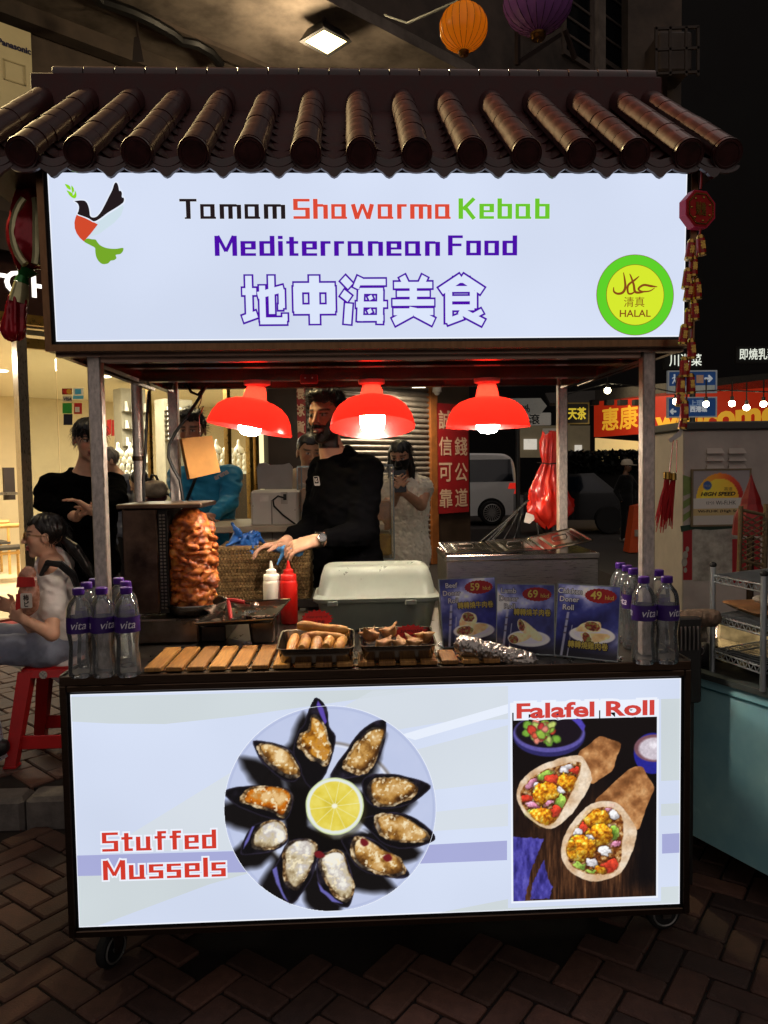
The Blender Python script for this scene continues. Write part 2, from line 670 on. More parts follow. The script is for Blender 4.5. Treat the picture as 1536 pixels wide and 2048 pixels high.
def paint_attr(me,cols,name='paint'):
  at = me.color_attributes.new(name,'FLOAT_COLOR','POINT')
  a = np.ones((len(me.vertices),4),np.float32)
  a[:,:3] = cols
  at.data.foreach_set('color',a.ravel())
def print_sheet(name,o,r,u,w,h,step,painter,m,parent,eps=0.001,tagkind=None):
  """flat printed sheet of size w x h with corner o; painter gets local x, y arrays and world points, returns sRGB 0..255"""
  nx,ny = max(2,int(round(w / step)) + 1),max(2,int(round(h / step)) + 1)
  gx,gy = np.meshgrid(np.linspace(0,w,nx),np.linspace(0,h,ny))
  o,r,u = (np.asarray(q,float) for q in (o,r,u))
  n = np.cross(r,u)
  pts = o + gx[...,None] * r + gy[...,None] * u + n * eps
  cols = lin_arr(np.clip(painter(gx,gy,pts),0,255))
  me = bpy.data.meshes.new(name)
  idx = np.arange(nx * ny).reshape(ny,nx)
  q = np.stack([idx[:-1,:-1],idx[:-1,1:],idx[1:,1:],idx[1:,:-1]],-1).reshape(-1,4)
  fast_mesh(me,pts.reshape(-1,3),q)
  paint_attr(me,cols.reshape(-1,3))
  return tag(link(name,me,parent,m),kind=tagkind)
def fast_mesh(me,v,q,smooth=False):
  nq = len(q)
  me.vertices.add(len(v))
  me.vertices.foreach_set('co',np.asarray(v,np.float32).ravel())
  me.loops.add(nq * 4)
  me.loops.foreach_set('vertex_index',np.asarray(q,np.int32).ravel())
  me.polygons.add(nq)
  me.polygons.foreach_set('loop_start',np.arange(0,nq * 4,4,dtype=np.int32))
  me.polygons.foreach_set('use_smooth',np.full(nq,smooth))
  me.update(calc_edges=True)
  me.validate()
# ------------------------------------------------------------------ soft solid modelling (bodies, food, cloth): a distance field turned into one skin
class Field:
  def __init__(self,lo,hi,res):
    self.lo = np.asarray(lo,float)
    self.res = res
    self.n = np.maximum(4,np.ceil((np.asarray(hi,float) - self.lo) / res).astype(int) + 1)
    self.f = np.full(self.n,0.2,np.float32)
  def region(self,lo,hi):
    a = np.clip(np.floor((lo - self.lo) / self.res).astype(int),0,self.n)
    b = np.clip(np.ceil((hi - self.lo) / self.res).astype(int) + 1,0,self.n)
    if np.any(b - a < 1):
      return None,None
    sl = tuple(slice(int(a[k]),int(b[k])) for k in range(3))
    ax = [self.lo[k] + self.res * np.arange(a[k],b[k]) for k in range(3)]
    return sl,np.meshgrid(*ax,indexing='ij')
  def _blend(self,sl,d,k,sub=False):
    f = self.f[sl]
    if sub:
      d = -d
      h = np.clip(0.5 - 0.5 * (d - f) / k,0,1) if k > 0 else None
      self.f[sl] = np.maximum(f,d) if k <= 0 else f * h + d * (1 - h) + k * h * (1 - h)
    else:
      if k <= 0:
        self.f[sl] = np.minimum(f,d)
      else:
        h = np.clip(0.5 + 0.5 * (f - d) / k,0,1)
        self.f[sl] = f * (1 - h) + d * h - k * h * (1 - h)
  def cone(self,a,b,ra,rb,k=0.01,sub=False,flat=None):
    """round tapered limb; flat = (axis, factor) squashes it along an axis"""
    a,b = np.asarray(a,float),np.asarray(b,float)
    m = max(ra,rb) + k * 1.5 + 3 * self.res
    sl,g = self.region(np.minimum(a,b) - m,np.maximum(a,b) + m)
    if sl is None:
      return self
    px,py,pz = g[0] - a[0],g[1] - a[1],g[2] - a[2]
    d = b - a
    L2 = float(d @ d) + 1e-12
    t = np.clip((px * d[0] + py * d[1] + pz * d[2]) / L2,0,1)
    qx,qy,qz = px - d[0] * t,py - d[1] * t,pz - d[2] * t
    if flat is not None:
      ax = np.asarray(flat[0],float)
      ax = ax / np.linalg.norm(ax)
      c = qx * ax[0] + qy * ax[1] + qz * ax[2]
      s = 1.0 / flat[1] - 1.0
      qx,qy,qz = qx + ax[0] * c * s,qy + ax[1] * c * s,qz + ax[2] * c * s
    dist = np.sqrt(qx * qx + qy * qy + qz * qz) - (ra + (rb - ra) * t)
    if flat is not None:
      dist = dist * min(1.0,flat[1] * 1.3)
    self._blend(sl,dist.astype(np.float32),k,sub)
    return self
  def ell(self,c,r,k=0.01,sub=False,R=None):
    c,r = np.asarray(c,float),np.asarray((r,r,r) if np.isscalar(r) else r,float)
    m = r.max() + k * 1.5 + 3 * self.res
    sl,g = self.region(c - m,c + m)
    if sl is None:
      return self
    p = [g[0] - c[0],g[1] - c[1],g[2] - c[2]]
    if R is not None:
      p = [R[0,j] * p[0] + R[1,j] * p[1] + R[2,j] * p[2] for j in range(3)]
    k0 = np.sqrt((p[0] / r[0]) ** 2 + (p[1] / r[1]) ** 2 + (p[2] / r[2]) ** 2)
    k1 = np.sqrt((p[0] / r[0] ** 2) ** 2 + (p[1] / r[1] ** 2) ** 2 + (p[2] / r[2] ** 2) ** 2) + 1e-9
    d = k0 * (k0 - 1.0) / k1
    self._blend(sl,d.astype(np.float32),k,sub)
    return self
  def rough(self,fn):
    g = np.meshgrid(*[self.lo[k] + self.res * np.arange(self.n[k]) for k in range(3)],indexing='ij')
    near = np.abs(self.f) < 0.06
    q = [c[near] for c in g]
    self.f[near] += fn(*q).astype(np.float32)
    return self
  def cut(self,fn):
    """keep only where fn(x, y, z) <= 0"""
    g = np.meshgrid(*[self.lo[k] + self.res * np.arange(self.n[k]) for k in range(3)],indexing='ij')
    self.f = np.maximum(self.f,fn(*g).astype(np.float32))
    return self
  def skin(self,name,relax=1):
    """surface nets"""
    f = self.f
    ins = f < 0
    n = f.shape
    cnt = np.zeros([k - 1 for k in n],np.float32)
    acc = np.zeros([k - 1 for k in n] + [3],np.float32)
    C = [(i,j,k) for i in (0,1) for j in (0,1) for k in (0,1)]
    def at(a,c):
      return a[c[0]:n[0] - 1 + c[0],c[1]:n[1] - 1 + c[1],c[2]:n[2] - 1 + c[2]]
    anyin = np.zeros(cnt.shape,bool)
    allin = np.ones(cnt.shape,bool)
    for c in C:
      anyin |= at(ins,c)
      allin &= at(ins,c)
    act = anyin & ~allin
    ids = np.argwhere(act)
    if len(ids) == 0:
      return bpy.data.meshes.new(name),np.zeros((0,3))
    fv = {c: f[ids[:,0] + c[0],ids[:,1] + c[1],ids[:,2] + c[2]] for c in C}
    s = np.zeros((len(ids),3))
    w = np.zeros(len(ids))
    for a in C:
      for ax in range(3):
        if a[ax] == 0:
          b = list(a)
          b[ax] = 1
          b = tuple(b)
          cr = (fv[a] < 0) != (fv[b] < 0)
          t = np.where(cr,fv[a] / (fv[a] - fv[b] + 1e-20),0)
          p = np.tile(np.array(a,float),(len(ids),1))
          p[:,ax] = t
          s += p * cr[:,None]
          w += cr
    v = self.lo + (ids + s / w[:,None]) * self.res
    vid = np.full(act.shape,-1,np.int64)
    vid[act] = np.arange(len(ids))
    quads = []
    for ax in range(3):
      o1,o2 = (ax + 1) % 3,(ax + 2) % 3
      sl0 = [slice(1,-1)] * 3
      sl1 = [slice(1,-1)] * 3
      sl0[ax] = slice(0,-1)
      sl1[ax] = slice(1,None)
      e0,e1 = ins[tuple(sl0)],ins[tuple(sl1)]
      for flip,m in ((False,e0 & ~e1),(True,~e0 & e1)):
        g = np.argwhere(m)
        if len(g) == 0:
          continue
        g = g + np.array([0 if k == ax else 1 for k in range(3)])
        d1,d2 = np.zeros(3,int),np.zeros(3,int)
        d1[o1],d2[o2] = 1,1
        c4 = [vid[tuple(q.T)] for q in (g - d1 - d2,g - d2,g,g - d1)]
        quads.append(np.stack(c4[::-1] if flip else c4,-1))
    q = np.concatenate(quads)
    q = q[(q >= 0).all(1)]
    for _ in range(relax):
      acc = np.zeros_like(v)
      num = np.zeros(len(v))
      for a in range(4):
        b = q[:,(a + 1) % 4]
        np.add.at(acc,q[:,a],v[b])
        np.add.at(num,q[:,a],1)
        np.add.at(acc,b,v[q[:,a]])
        np.add.at(num,b,1)
      v = v * 0.5 + 0.5 * acc / np.maximum(num,1)[:,None]
    me = bpy.data.meshes.new(name)
    fast_mesh(me,v,q,smooth=True)
    return me,v
# ================================================================== SETTING: street, kerb, pavement
SIDE_Z = 0.13                                   # pavement level behind the kerb
KERB_Y = 1.17
m_joint = mat('paving_bed','201713',0.95,var=0.2,bump=0.3)
m_brick = [mat('paver_%d' % i,c,0.78,var=0.16,scale=26,bump=0.55,bscale=150,rvar=0.14,rand=0.34)
     for i,c in enumerate(('634539','553b32','6c4a3d','5b4035','4b362f'))]
m_kerb = mat('kerb_concrete','77706a',0.9,var=0.2,scale=14,bump=0.6,bscale=90)
m_asphalt = mat('asphalt','3a3735',0.8,var=0.2,scale=8,bump=0.4,bscale=120)
street = MB().box((-40,-14,-0.30),(60,KERB_Y,-0.012)).build('street_paving',m_joint,kind='structure')
far_road = MB().box((-40,KERB_Y + 0.152,-0.30),(90,60,-0.02)).build('road',m_asphalt,kind='structure')
side = MB().box((-14,KERB_Y + 0.15,-0.28),(3.4,16.0,SIDE_Z - 0.012)).build('pavement',m_joint,kind='structure')
def brick_mesh(l,w,h,k):
  g = 0.004
  me = MB().box((-l / 2 + g,-w / 2 + g,-h),(l / 2 - g,w / 2 - g,0),bev=0.006).mesh('brick')
  me.materials.append(m_brick[k])
  return me
rng = random.Random(4)
def herringbone(parent,z,inside,spot,ang,l=0.2,w=0.1,limit=300):
  """45 degree herringbone, nearest pieces first"""
  mesh5 = [brick_mesh(l,w,0.05,k) for k in range(5)]
  ca,sa = math.cos(ang),math.sin(ang)
  out = []
  n = 34
  for i in range(-n,n):
    for j in range(-n,n):
      # classic 2:1 herringbone: steps of (w, w) and (2w, -2w)
      bx,by = i * w + j * 2 * w,i * w - j * 2 * w
      for (cx,cy,rot) in ((bx + w,by + w / 2,0.0),(bx + 2.5 * w,by,math.pi / 2)):
        x,y = spot[0] + cx * ca - cy * sa,spot[1] + cx * sa + cy * ca
        if inside(x,y):
          out.append(((x - CAM[0]) ** 2 + (y - CAM[1]) ** 2,x,y,rot))
  out.sort()
  for d,x,y,rot in out[:limit]:
    mt = Matrix.Translation((x,y,z + rng.uniform(-0.0025,0.0025))) @ Matrix.Rotation(ang + rot,4,'Z') @ \
      Matrix.Rotation(rng.uniform(-0.008,0.008),4,'X')
    place('brick',mesh5[rng.randrange(5)],parent,mt)
  rest = MB()
  for d,x,y,rot in out[limit:]:
    mt = Matrix.Translation((x,y,z)) @ Matrix.Rotation(ang + rot,4,'Z')
    rest.box((-l / 2 + .004,-w / 2 + .004,-.05),(l / 2 - .004,w / 2 - .004,0),m=mt)
  if rest.v:
    rest.build('brick_field',m_brick[1],parent,kind='stuff')
def front_area(x,y):
  if not (-2.6 < x < 2.4 and -1.25 < y < KERB_Y - 0.06):
    return False
  px,py = pix((x,y,0))
  return -110 < px < 1650 and py < 2200 and not (-0.62 < x < 0.72 and y > 0.2) and not (x > 1.5 and y > 0.5)
herringbone(street,0.0,front_area,(0.02,-0.1),math.radians(52))
def side_area(x,y):
  px,py = pix((x,y,SIDE_Z))
  return -1.95 - 0.42 * (y - 1.3) < x < -0.95 and KERB_Y + 0.25 < y < 3.6
herringbone(side,SIDE_Z,side_area,(-1.5,1.9),math.radians(45),l=0.24,w=0.12,limit=190)
for i in range(7):
  x0 = -3.4 + i * 0.92
  MB().box((x0 + 0.004,KERB_Y,-0.05),(x0 + 0.916,KERB_Y + 0.148,SIDE_Z + rng.uniform(-0.004,0.004)),bev=0.018).build(
    'kerb_stone',m_kerb,side,smooth=True,angle=30)
# ================================================================== THE FOOD STALL
W2 = 0.92
ZB,ZT = 0.216,0.986
m_steel = mat('brushed_steel_dark','5c4a3e',0.34,1.0,var=0.14,scale=30,stretch=(0.6,6,30),rvar=0.10)
m_steel2 = mat('brushed_steel','9a948e',0.30,1.0,var=0.10,scale=26,stretch=(1,6,24),rvar=0.10)
m_post = mat('scratched_steel_post','cfc2b8',0.36,0.55,var=0.2,scale=34,stretch=(3.0,3.0,1.4),rvar=0.16,bump=0.15,bscale=60)
m_black = mat('black_gap','0a0a0c',0.6,var=0.1)
m_steel_in = mat('canopy_steel','8a6f60',0.18,0.75,var=0.2,scale=12,stretch=(0.5,6,6),rvar=0.08)
m_tile = mat('glazed_roof_tile','401312',0.38,var=0.3,scale=24,coat=0.4,rvar=0.14,bump=0.12,bscale=70)
m_tile2 = mat('roof_board_red','431110',0.6,var=0.2,scale=16,bump=0.15)
m_rubber = mat('caster_rubber','141414',0.7,var=0.2)
stall = thing('food_stall','wheeled kebab food stall with dark red tiled roof and two lit sign boxes','food stall',(0,0.45,0))
body = MB()
body.box((-W2 + 0.012,0.045,ZB + 0.004),(W2 - 0.012,0.96,0.95))
body = body.build('cabinet',m_steel,stall)
top = MB().box((-W2 + 0.003,0.006,0.952),(W2 - 0.003,0.97,0.984),bev=0.003)
top = top.build('counter_top',mat('counter_steel','8d8680',0.30,1.0,var=0.16,scale=9,stretch=(2,1,1),rvar=0.12),stall)
rim = MB().box((-W2,-0.004,0.960),(W2,0.0055,0.987),bev=0.002)
rim.build('counter_lip',m_steel,stall)
for s in (-1,1):
  MB().box((s * W2 - 0.003,0.006,0.955),(s * W2 + 0.003,0.965,0.989)).build('counter_side_edge',m_steel2,stall)
# lower light box
LX,LZ0,LZ1 = 0.8927,0.2433,0.934
m_film = glow_mat('lit_film','dbe5fb',1.0,var=0.13,scale=1.4,sample=True)
low = MB().add([(-LX,0.004,LZ0),(LX,0.004,LZ0),(LX,0.004,LZ1),(-LX,0.004,LZ1)],[(0,1,2,3)]).build('front_sign',m_film,stall)
fr = MB()
fr.box((-W2,-0.006,ZB),(-W2 + 0.019,0.04,0.9595),bev=0.002)
fr.box((W2 - 0.019,-0.006,ZB),(W2,0.04,0.9595),bev=0.002)
fr.box((-W2 + 0.0195,-0.006,ZB),(W2 - 0.0195,0.04,ZB + 0.0195),bev=0.002)
fr.box((-W2 + 0.0195,-0.006,0.9415),(W2 - 0.0195,0.04,0.9595),bev=0.002)
fr.build('sign_frame',m_steel,low)
gp = MB()
gp.box((-W2 + 0.02,0.008,ZB + 0.02),(W2 - 0.02,0.044,0.941))
gp.build('sign_backing',m_black,low)
# upper light box, leaning a little forward at its top
S0 = np.array([-0.898,0.0138,1.9391])
SR = X_
SU = np.array([0,-0.018,0.4579])
SH = np.linalg.norm(SU)
SU = SU / SH
SN = np.cross(SR,SU)
SW = 1.796
def sg(x,y,e=0.0):
  return S0 + SR * x + SU * y + SN * e
m_edge = glow_mat('film_bright_edge','f2f6ff',1.0)
up = MB().add([sg(0,0),sg(SW,0),sg(SW,SH),sg(0,SH)],[(0,1,2,3)]).build('roof_sign',m_film,stall)
def sbox(mb,x0,y0,x1,y1,d0,d1):
  vs = [sg(x,y,e) for e in (d0,d1) for y in (y0,y1) for x in (x0,x1)]
  return mb.add(vs,[(0,2,3,1),(4,5,7,6),(0,1,5,4),(2,6,7,3),(0,4,6,2),(1,3,7,5)])
f2 = MB()
t_,g_ = 0.0185,0.0095
sbox(f2,-t_ - g_,-t_ - g_,-g_,SH + t_ + g_,-0.10,0.010)
sbox(f2,SW + g_,-t_ - g_,SW + t_ + g_,SH + t_ + g_,-0.10,0.010)
sbox(f2,-g_ + .0004,-t_ - g_,SW + g_ - .0004,-g_,-0.10,0.0099)
sbox(f2,-g_ + .0004,SH + g_,SW + g_ - .0004,SH + t_ + g_,-0.10,0.0099)
f2.build('sign_frame',mat('sign_frame_steel','7a5a40',0.34,1.0,var=0.16,scale=22,stretch=(4,4,1),rvar=0.1),up)
sbox(MB(),-g_,-g_,SW + g_,SH + g_,-0.06,-0.004).build('sign_backing',m_black,up)
eg = MB()
for q in ([(0,0),(SW,0),(SW,.0035),(0,.0035)],[(0,.0036),(.003,.0036),(.003,SH),(0,SH)],[(SW - .003,.0036),(SW,.0036),(SW,SH),(SW - .003,SH)]):
  eg.flat(q,S0,SR,SU,.0003)
eg.build('bright_edge',m_edge,up,kind='stuff')
eg = MB()
for (a,b,c,d) in ((-LX,LZ0,LX,LZ0 + .004),(-LX,LZ0 + .0041,-LX + .003,LZ1),(LX - .003,LZ0 + .0041,LX,LZ1),(-LX + .0031,LZ1 - .002,LX - .0031,LZ1)):
  eg.add([(a,.0036,b),(c,.0036,b),(c,.0036,d),(a,.0036,d)],[(0,1,2,3)])
eg.build('bright_edge',m_edge,low,kind='stuff')
# posts
for (x,y) in ((-0.82,0.10),(0.825,0.10),(-0.788,0.92),(0.795,0.92)):
  MB().box((x - 0.019,y - 0.019,0.984),(x + 0.019,y + 0.019,1.905 if y < 0.5 else 1.93),bev=0.003).build('post',m_post,stall)
# canopy frame under the roof
cf = MB().box((-0.90,0.03,1.9305),(0.90,0.98,1.94)).build('canopy_ceiling',m_steel_in,stall)
for a,b,w,h in (((-0.915,0.065,1.915),(0.915,0.065,1.915),0.03,0.026),((-0.80,0.10,1.905),(0.80,0.10,1.905),0.03,0.03),
         ((-0.80,0.5,1.902),(0.80,0.5,1.902),0.045,0.04),((-0.80,0.30,1.912),(0.80,0.30,1.912),0.03,0.022),((-0.765,0.92,1.916),(0.77,0.92,1.916),0.036,0.026),
         ((-0.815,0.121,1.905),(-0.79,0.9,1.905),0.03,0.036),((0.82,0.121,1.905),(0.796,0.9,1.905),0.03,0.036),
         ((-0.90,0.08,1.915),(-0.88,0.96,1.915),0.02,0.024),((0.90,0.08,1.915),(0.88,0.96,1.915),0.02,0.024)):
  MB().bar(a,b,w,h).build('canopy_beam',m_steel_in,stall)
# casters
for i,(x,y,a) in enumerate(((P(224,1925,.19)[0],0.19,1.15),(P(1325,1868,.27)[0],0.27,0.12),(-0.76,0.82,0.3),(0.76,0.82,0.5))):
  mt = Matrix.Translation((x,y,0.0)) @ Matrix.Rotation(a,4,'Z')
  R3 = np.array(mt.to_3x3())
  c0 = np.array([x,y,0.060])
  ax = R3 @ np.array([0,1.0,0])
  fork = MB()
  for s in (-1,1):
    q = [c0 + ax * 0.026 * s + R3 @ np.array(p) for p in ((-0.03,0,0.147),(0.05,0,0.147),(0.014,0,-0.012),(-0.014,0,-0.012))]
    q2 = [p + ax * 0.003 * s for p in q]
    fork.add(q + q2,[(0,1,2,3),(7,6,5,4),(0,4,5,1),(1,5,6,2),(2,6,7,3),(3,7,4,0)])
  fork.box((-0.05,-0.04,0.206),(0.05,0.04,0.2155),m=mt)
  fk = fork.build('caster',m_steel2,stall)
  w = MB().lathe([(0.036,-0.017),(0.052,-0.017),(0.060,-0.01),(0.060,0.01),(0.052,0.017),(0.036,0.017)],c0,28,ax)
  w.build('wheel',m_rubber,fk,smooth=True)
  hb = MB()
  for s in (-1,1):
    hb.tube([c0 + ax * 0.0185 * s + 0.042 * (math.cos(t) * (R3 @ X_) + math.sin(t) * Z_) for t in np.linspace(0,2 * math.pi,25)[:-1]],0.0035,6,closed=True)
  hb.cyl(c0 - ax * 0.022,c0 + ax * 0.022,0.012,n=12)
  hb.build('wheel_rim',mat('rim_grey','8a8884',0.4,0.6),fk,smooth=True)
# ---- roof
EY,EZ,TY,TZ = -0.066,2.424,0.455,2.803
sl = np.array([0,TY - EY,TZ - EZ])
SLEN = np.linalg.norm(sl)
sl = sl / SLEN
sn = np.array([0,-sl[2],sl[1]])
xe0,xe1 = P(-65,305,EY)[0],P(1478,305,EY)[0]
NB = 15
XS = np.linspace(xe0,xe1,NB)
PITCHX = XS[1] - XS[0]
XS[-1] -= 0.042
rb = MB()
x0,x1 = xe0 - 0.03,xe1 - 0.02
e = np.array([0,EY,EZ])
rp = [(x0,EY + 0.02,EZ - 0.02),(x1,EY + 0.02,EZ - 0.02),(x1,TY,TZ - 0.02),(x0,TY,TZ - 0.02),
   (x0,2 * TY - EY,EZ - 0.02),(x1,2 * TY - EY,EZ - 0.02)]
rb.add(rp,[(0,1,2,3),(3,2,5,4),(0,4,5,1),(0,3,4),(1,5,2)])
roof = rb.build('roof',m_tile2,stall)
NSEG = 8
seg = SLEN / NSEG
def barrel_mesh(r0,r1,L):
  vs,fs = [],[]
  n = 12
  for (t,r) in ((-0.002,r0 * 0.95),(-0.002,r0),(0.006,r0 * 1.0),(L,r1)):
    for i in range(n + 1):
      a = math.radians(-15 + 210 * i / n)
      vs.append((r * math.cos(a),t,r * math.sin(a)))
  for k in range(3):
    for i in range(n):
      fs.append((k * 13 + i,k * 13 + i + 1,(k + 1) * 13 + i + 1,(k + 1) * 13 + i))
  me = MB().add(vs,fs).mesh('barrel_tile',True,50)
  me.materials.append(m_tile)
  return me
def pan_mesh(w,L):
  vs,fs = [],[]
  n = 10
  for (t,dz) in ((-0.010,-0.006),(-0.010,0.0),(L,-0.012)):
    for i in range(n + 1):
      q = i / n * 2 - 1
      front = -0.018 * (1 - q * q) if t < 0 else 0
      vs.append((q * w / 2,t + front,dz + 0.026 * q * q))
  for k in range(2):
    for i in range(n):
      fs.append((k * 11 + i,k * 11 + i + 1,(k + 1) * 11 + i + 1,(k + 1) * 11 + i))
  me = MB().add(vs,fs).mesh('pan_tile',True,50)
  me.materials.append(m_tile)
  return me
mb_,mp_ = barrel_mesh(0.0410,0.0403,seg + 0.012),pan_mesh(PITCHX * 0.74,seg + 0.02)
RM = Matrix(((1,0,0),(0,sl[1],-sl[2]),(0,sl[2],sl[1])))
trng = random.Random(8)
for i,x in enumerate(XS):
  for k in range(NSEG):
    p = np.array([x,EY,EZ]) + sl * (k * seg) + sn * 0.006
    j = Matrix.Rotation(trng.uniform(-0.012,0.012),4,'Z') @ Matrix.Rotation(trng.uniform(-0.03,0.03),4,'Y') @ Matrix.Translation((trng.uniform(-.0012,.0012),0,trng.uniform(-.0012,.0012)))
    place('barrel_tile',mb_,roof,Matrix.Translation(Vector(p)) @ RM.to_4x4() @ j)
  # round end tile
  cap = MB().lathe([(0.0,0.0),(0.030,0.0),(0.0315,0.003),(0.0355,0.003),(0.037,0.0),(0.0410,0.001),(0.0425,-0.004),(0.0425,-0.012)],
          np.array([x,EY,EZ]) + sn * 0.006 - sl * 0.022,26,-sl * 0.9 + np.array([0,-0.1,0.12]))
  cap.build('round_end_tile',m_tile,roof,smooth=True,angle=35)
  if i < NB - 1:
    xm = x + PITCHX / 2
    for k in range(NSEG):
      p = np.array([xm,EY,EZ]) + sl * (k * seg) - sn * 0.026
      place('pan_tile',mp_,roof,Matrix.Translation(Vector(p)) @ RM.to_4x4())
    hw = PITCHX / 2 * 0.66
    shield = [(-hw,0.036),(-hw,0.002),(-hw * 0.72,-0.008),(-hw * 0.36,-0.020),(-hw * 0.18,-0.030),(0,-0.034),(hw * 0.18,-0.030),
         (hw * 0.36,-0.020),(hw * 0.72,-0.008),(hw,0.002),(hw,0.036),(hw * 0.6,0.024),(0,0.016),(-hw * 0.6,0.024)]
    MB().prism(shield,(xm,EY - 0.006,2.392),X_,(0,0.10,0.995),0.010).build('drip_tile',m_tile,roof)
  lw = MB().prism([(0.043 * math.cos(math.radians(a)),0.022 * math.sin(math.radians(a))) for a in range(180,361,15)],
          (x,EY - 0.004,2.394),X_,(0,0.1,0.995),0.008)
  lw.build('under_tile',m_tile,roof)
# ridge board and ridge caps
rx0,rx1 = P(62,150,TY)[0],P(1322,150,TY)[0]
rbz0,rbz1 = TZ - 0.05,P(700,152,TY)[2]
MB().box((rx0,TY - 0.012,rbz0),(rx1,TY + 0.06,rbz1),bev=0.004).build('ridge_board',m_tile2,roof)
cx0,cx1 = P(105,140,TY)[0],P(1312,140,TY)[0]
NC = 20
cl = (cx1 - cx0) / NC
for i in range(NC):
  a = cx0 + i * cl
  MB().lathe([(0.028,0.0),(0.030,0.002),(0.0285,cl - 0.002),(0.02,cl)],(a,TY + 0.02,rbz1 + 0.004),14,X_).build(
    'ridge_cap',m_tile,roof,smooth=True,angle=40)
# ------------------------------------------------------------------ printed graphics of the upper sign
m_txtblack = glow_mat('print_black','241b1d',1.0)
m_txtred = glow_mat('print_red','dc4a35',1.0)
m_txtgreen = glow_mat('print_green','6dc62c',1.0)
m_txtpurple = glow_mat('print_purple','4b0fa6',1.0)
m_txtlight = glow_mat('print_halo','e8effc',1.0)
m_hangreen = glow_mat('print_ring_green','5fd02a',1.0)
m_hanyellow = glow_mat('print_yellow','d6e92f',1.0)
m_hanbrown = glow_mat('print_brown','86461c',1.0)
m_leaf = glow_mat('print_leaf','8ed61f',1.0)
m_dovegreen = glow_mat('print_dove_green','76a829',1.0)
m_dovered = glow_mat('print_dove_red','d14a2d',1.0)
m_wing = glow_mat('print_pale_wing','cfe0ea',1.0)
VW,HW = 0.205,0.135
def seg_quad(x0,y0,x1,y1,w):
  d = np.array([x1 - x0,y1 - y0],float)
  d /= np.linalg.norm(d)
  n = np.array([-d[1],d[0]]) * w / 2
  return [(x0 - n[0],y0 - n[1]),(x1 - n[0],y1 - n[1]),(x1 + n[0],y1 + n[1]),(x0 + n[0],y0 + n[1])]
def R4(x0,y0,x1,y1):
  return [(x0,y0),(x1,y0),(x1,y1),(x0,y1)]
def glyphs():
  xh = 0.74
  w = 0.66
  box = [R4(0,0,VW * .9,xh),R4(VW * .9,xh - HW,w - VW,xh),R4(VW * .9,0,w - VW,HW),R4(w - VW,0,w,xh)]
  G = {}
  G['T'] = (.78,[R4(0,1 - HW,.78,1),R4(.29,0,.29 + VW,1 - HW),R4(.22,0,.29,HW * .6)])
  G['a'] = (w + .07,[R4(0,0,VW * .8,xh - .02),R4(0,xh - HW,w - VW,xh),R4(VW * .8,0,w - VW,HW),R4(w - VW,0,w,xh),R4(w,0,w + .05,HW * .8)])
  G['m'] = (.98,[R4(0,0,VW,xh),R4(VW,xh - HW,.39,xh),R4(.39,0,.39 + VW,xh),R4(.39 + VW,xh - HW,.78,xh),R4(.78,0,.98,xh - .03)])
  G['n'] = (w,[R4(0,0,VW,xh),R4(VW,xh - HW,w - VW,xh),R4(w - VW,0,w,xh - .03)])
  G['h'] = (w,[R4(0,0,VW,1),R4(VW,xh - HW,w - VW,xh),R4(w - VW,0,w,xh - .03)])
  G['S'] = (.74,[R4(0,1 - HW,.74,1),R4(0,.56,VW,1 - HW),R4(0,.44,.74,.56),R4(.74 - VW,HW,.74,.44),R4(0,0,.74,HW)])
  G['s'] = (.62,[R4(0,xh - HW * .9,.62,xh),R4(0,.43,VW,xh - HW * .9),R4(0,.31,.62,.43),R4(.62 - VW,HW * .9,.62,.31),R4(0,0,.62,HW * .9)])
  G['w'] = (1.06,[seg_quad(.10,xh,.28,0,VW * .95),seg_quad(.28,0,.53,xh,VW * .7),seg_quad(.53,xh,.78,0,VW * .7),seg_quad(.78,0,.96,xh,VW * .95)])
  G['r'] = (.44,[R4(0,0,VW,xh),R4(VW,xh - HW,.44,xh)])
  G['K'] = (.78,[R4(0,0,VW,1),seg_quad(.2,.46,.70,1.0,VW * .85),seg_quad(.30,.56,.70,0.0,VW * .9)])
  G['e'] = (w,[R4(0,0,VW,xh),R4(VW,xh - HW,w - VW,xh),R4(w - VW,.32,w,xh),R4(VW,.32,w - VW,.32 + HW * .8),R4(VW,0,w,HW)])
  G['b'] = (w,[R4(0,0,VW,1),R4(VW,xh - HW,w - VW,xh),R4(VW,0,w - VW,HW),R4(w - VW,0,w,xh)])
  G['d'] = (w,[R4(0,0,VW,xh),R4(VW,xh - HW,w - VW,xh),R4(VW,0,w - VW,HW),R4(w - VW,0,w,1)])
  G['o'] = (w,box)
  G['M'] = (.96,[R4(0,0,VW,1),R4(.96 - VW,0,.96,1),seg_quad(.14,1,.48,.22,VW * .7),seg_quad(.48,.22,.82,1,VW * .7)])
  G['i'] = (VW,[R4(0,0,VW,xh),R4(0,.84,VW,1)])
  G['l'] = (VW,[R4(0,0,VW,1)])
  G['t'] = (.52,[R4(.13,0,.13 + VW,.95),R4(0,xh - HW,.52,xh),R4(.13 + VW,0,.52,HW)])
  G['f'] = (.54,[R4(.13,0,.13 + VW,1),R4(.13 + VW,1 - HW,.54,1),R4(0,xh - HW,.52,xh)])
  G['F'] = (.66,[R4(0,0,VW,1),R4(VW,1 - HW,.66,1),R4(VW,.46,.6,.46 + HW)])
  G['u'] = (w + .05,[R4(0,0,VW,xh),R4(VW,0,w - VW,HW),R4(w - VW,0,w,xh),R4(w,0,w + .05,HW * .7)])
  return G
GL = glyphs()
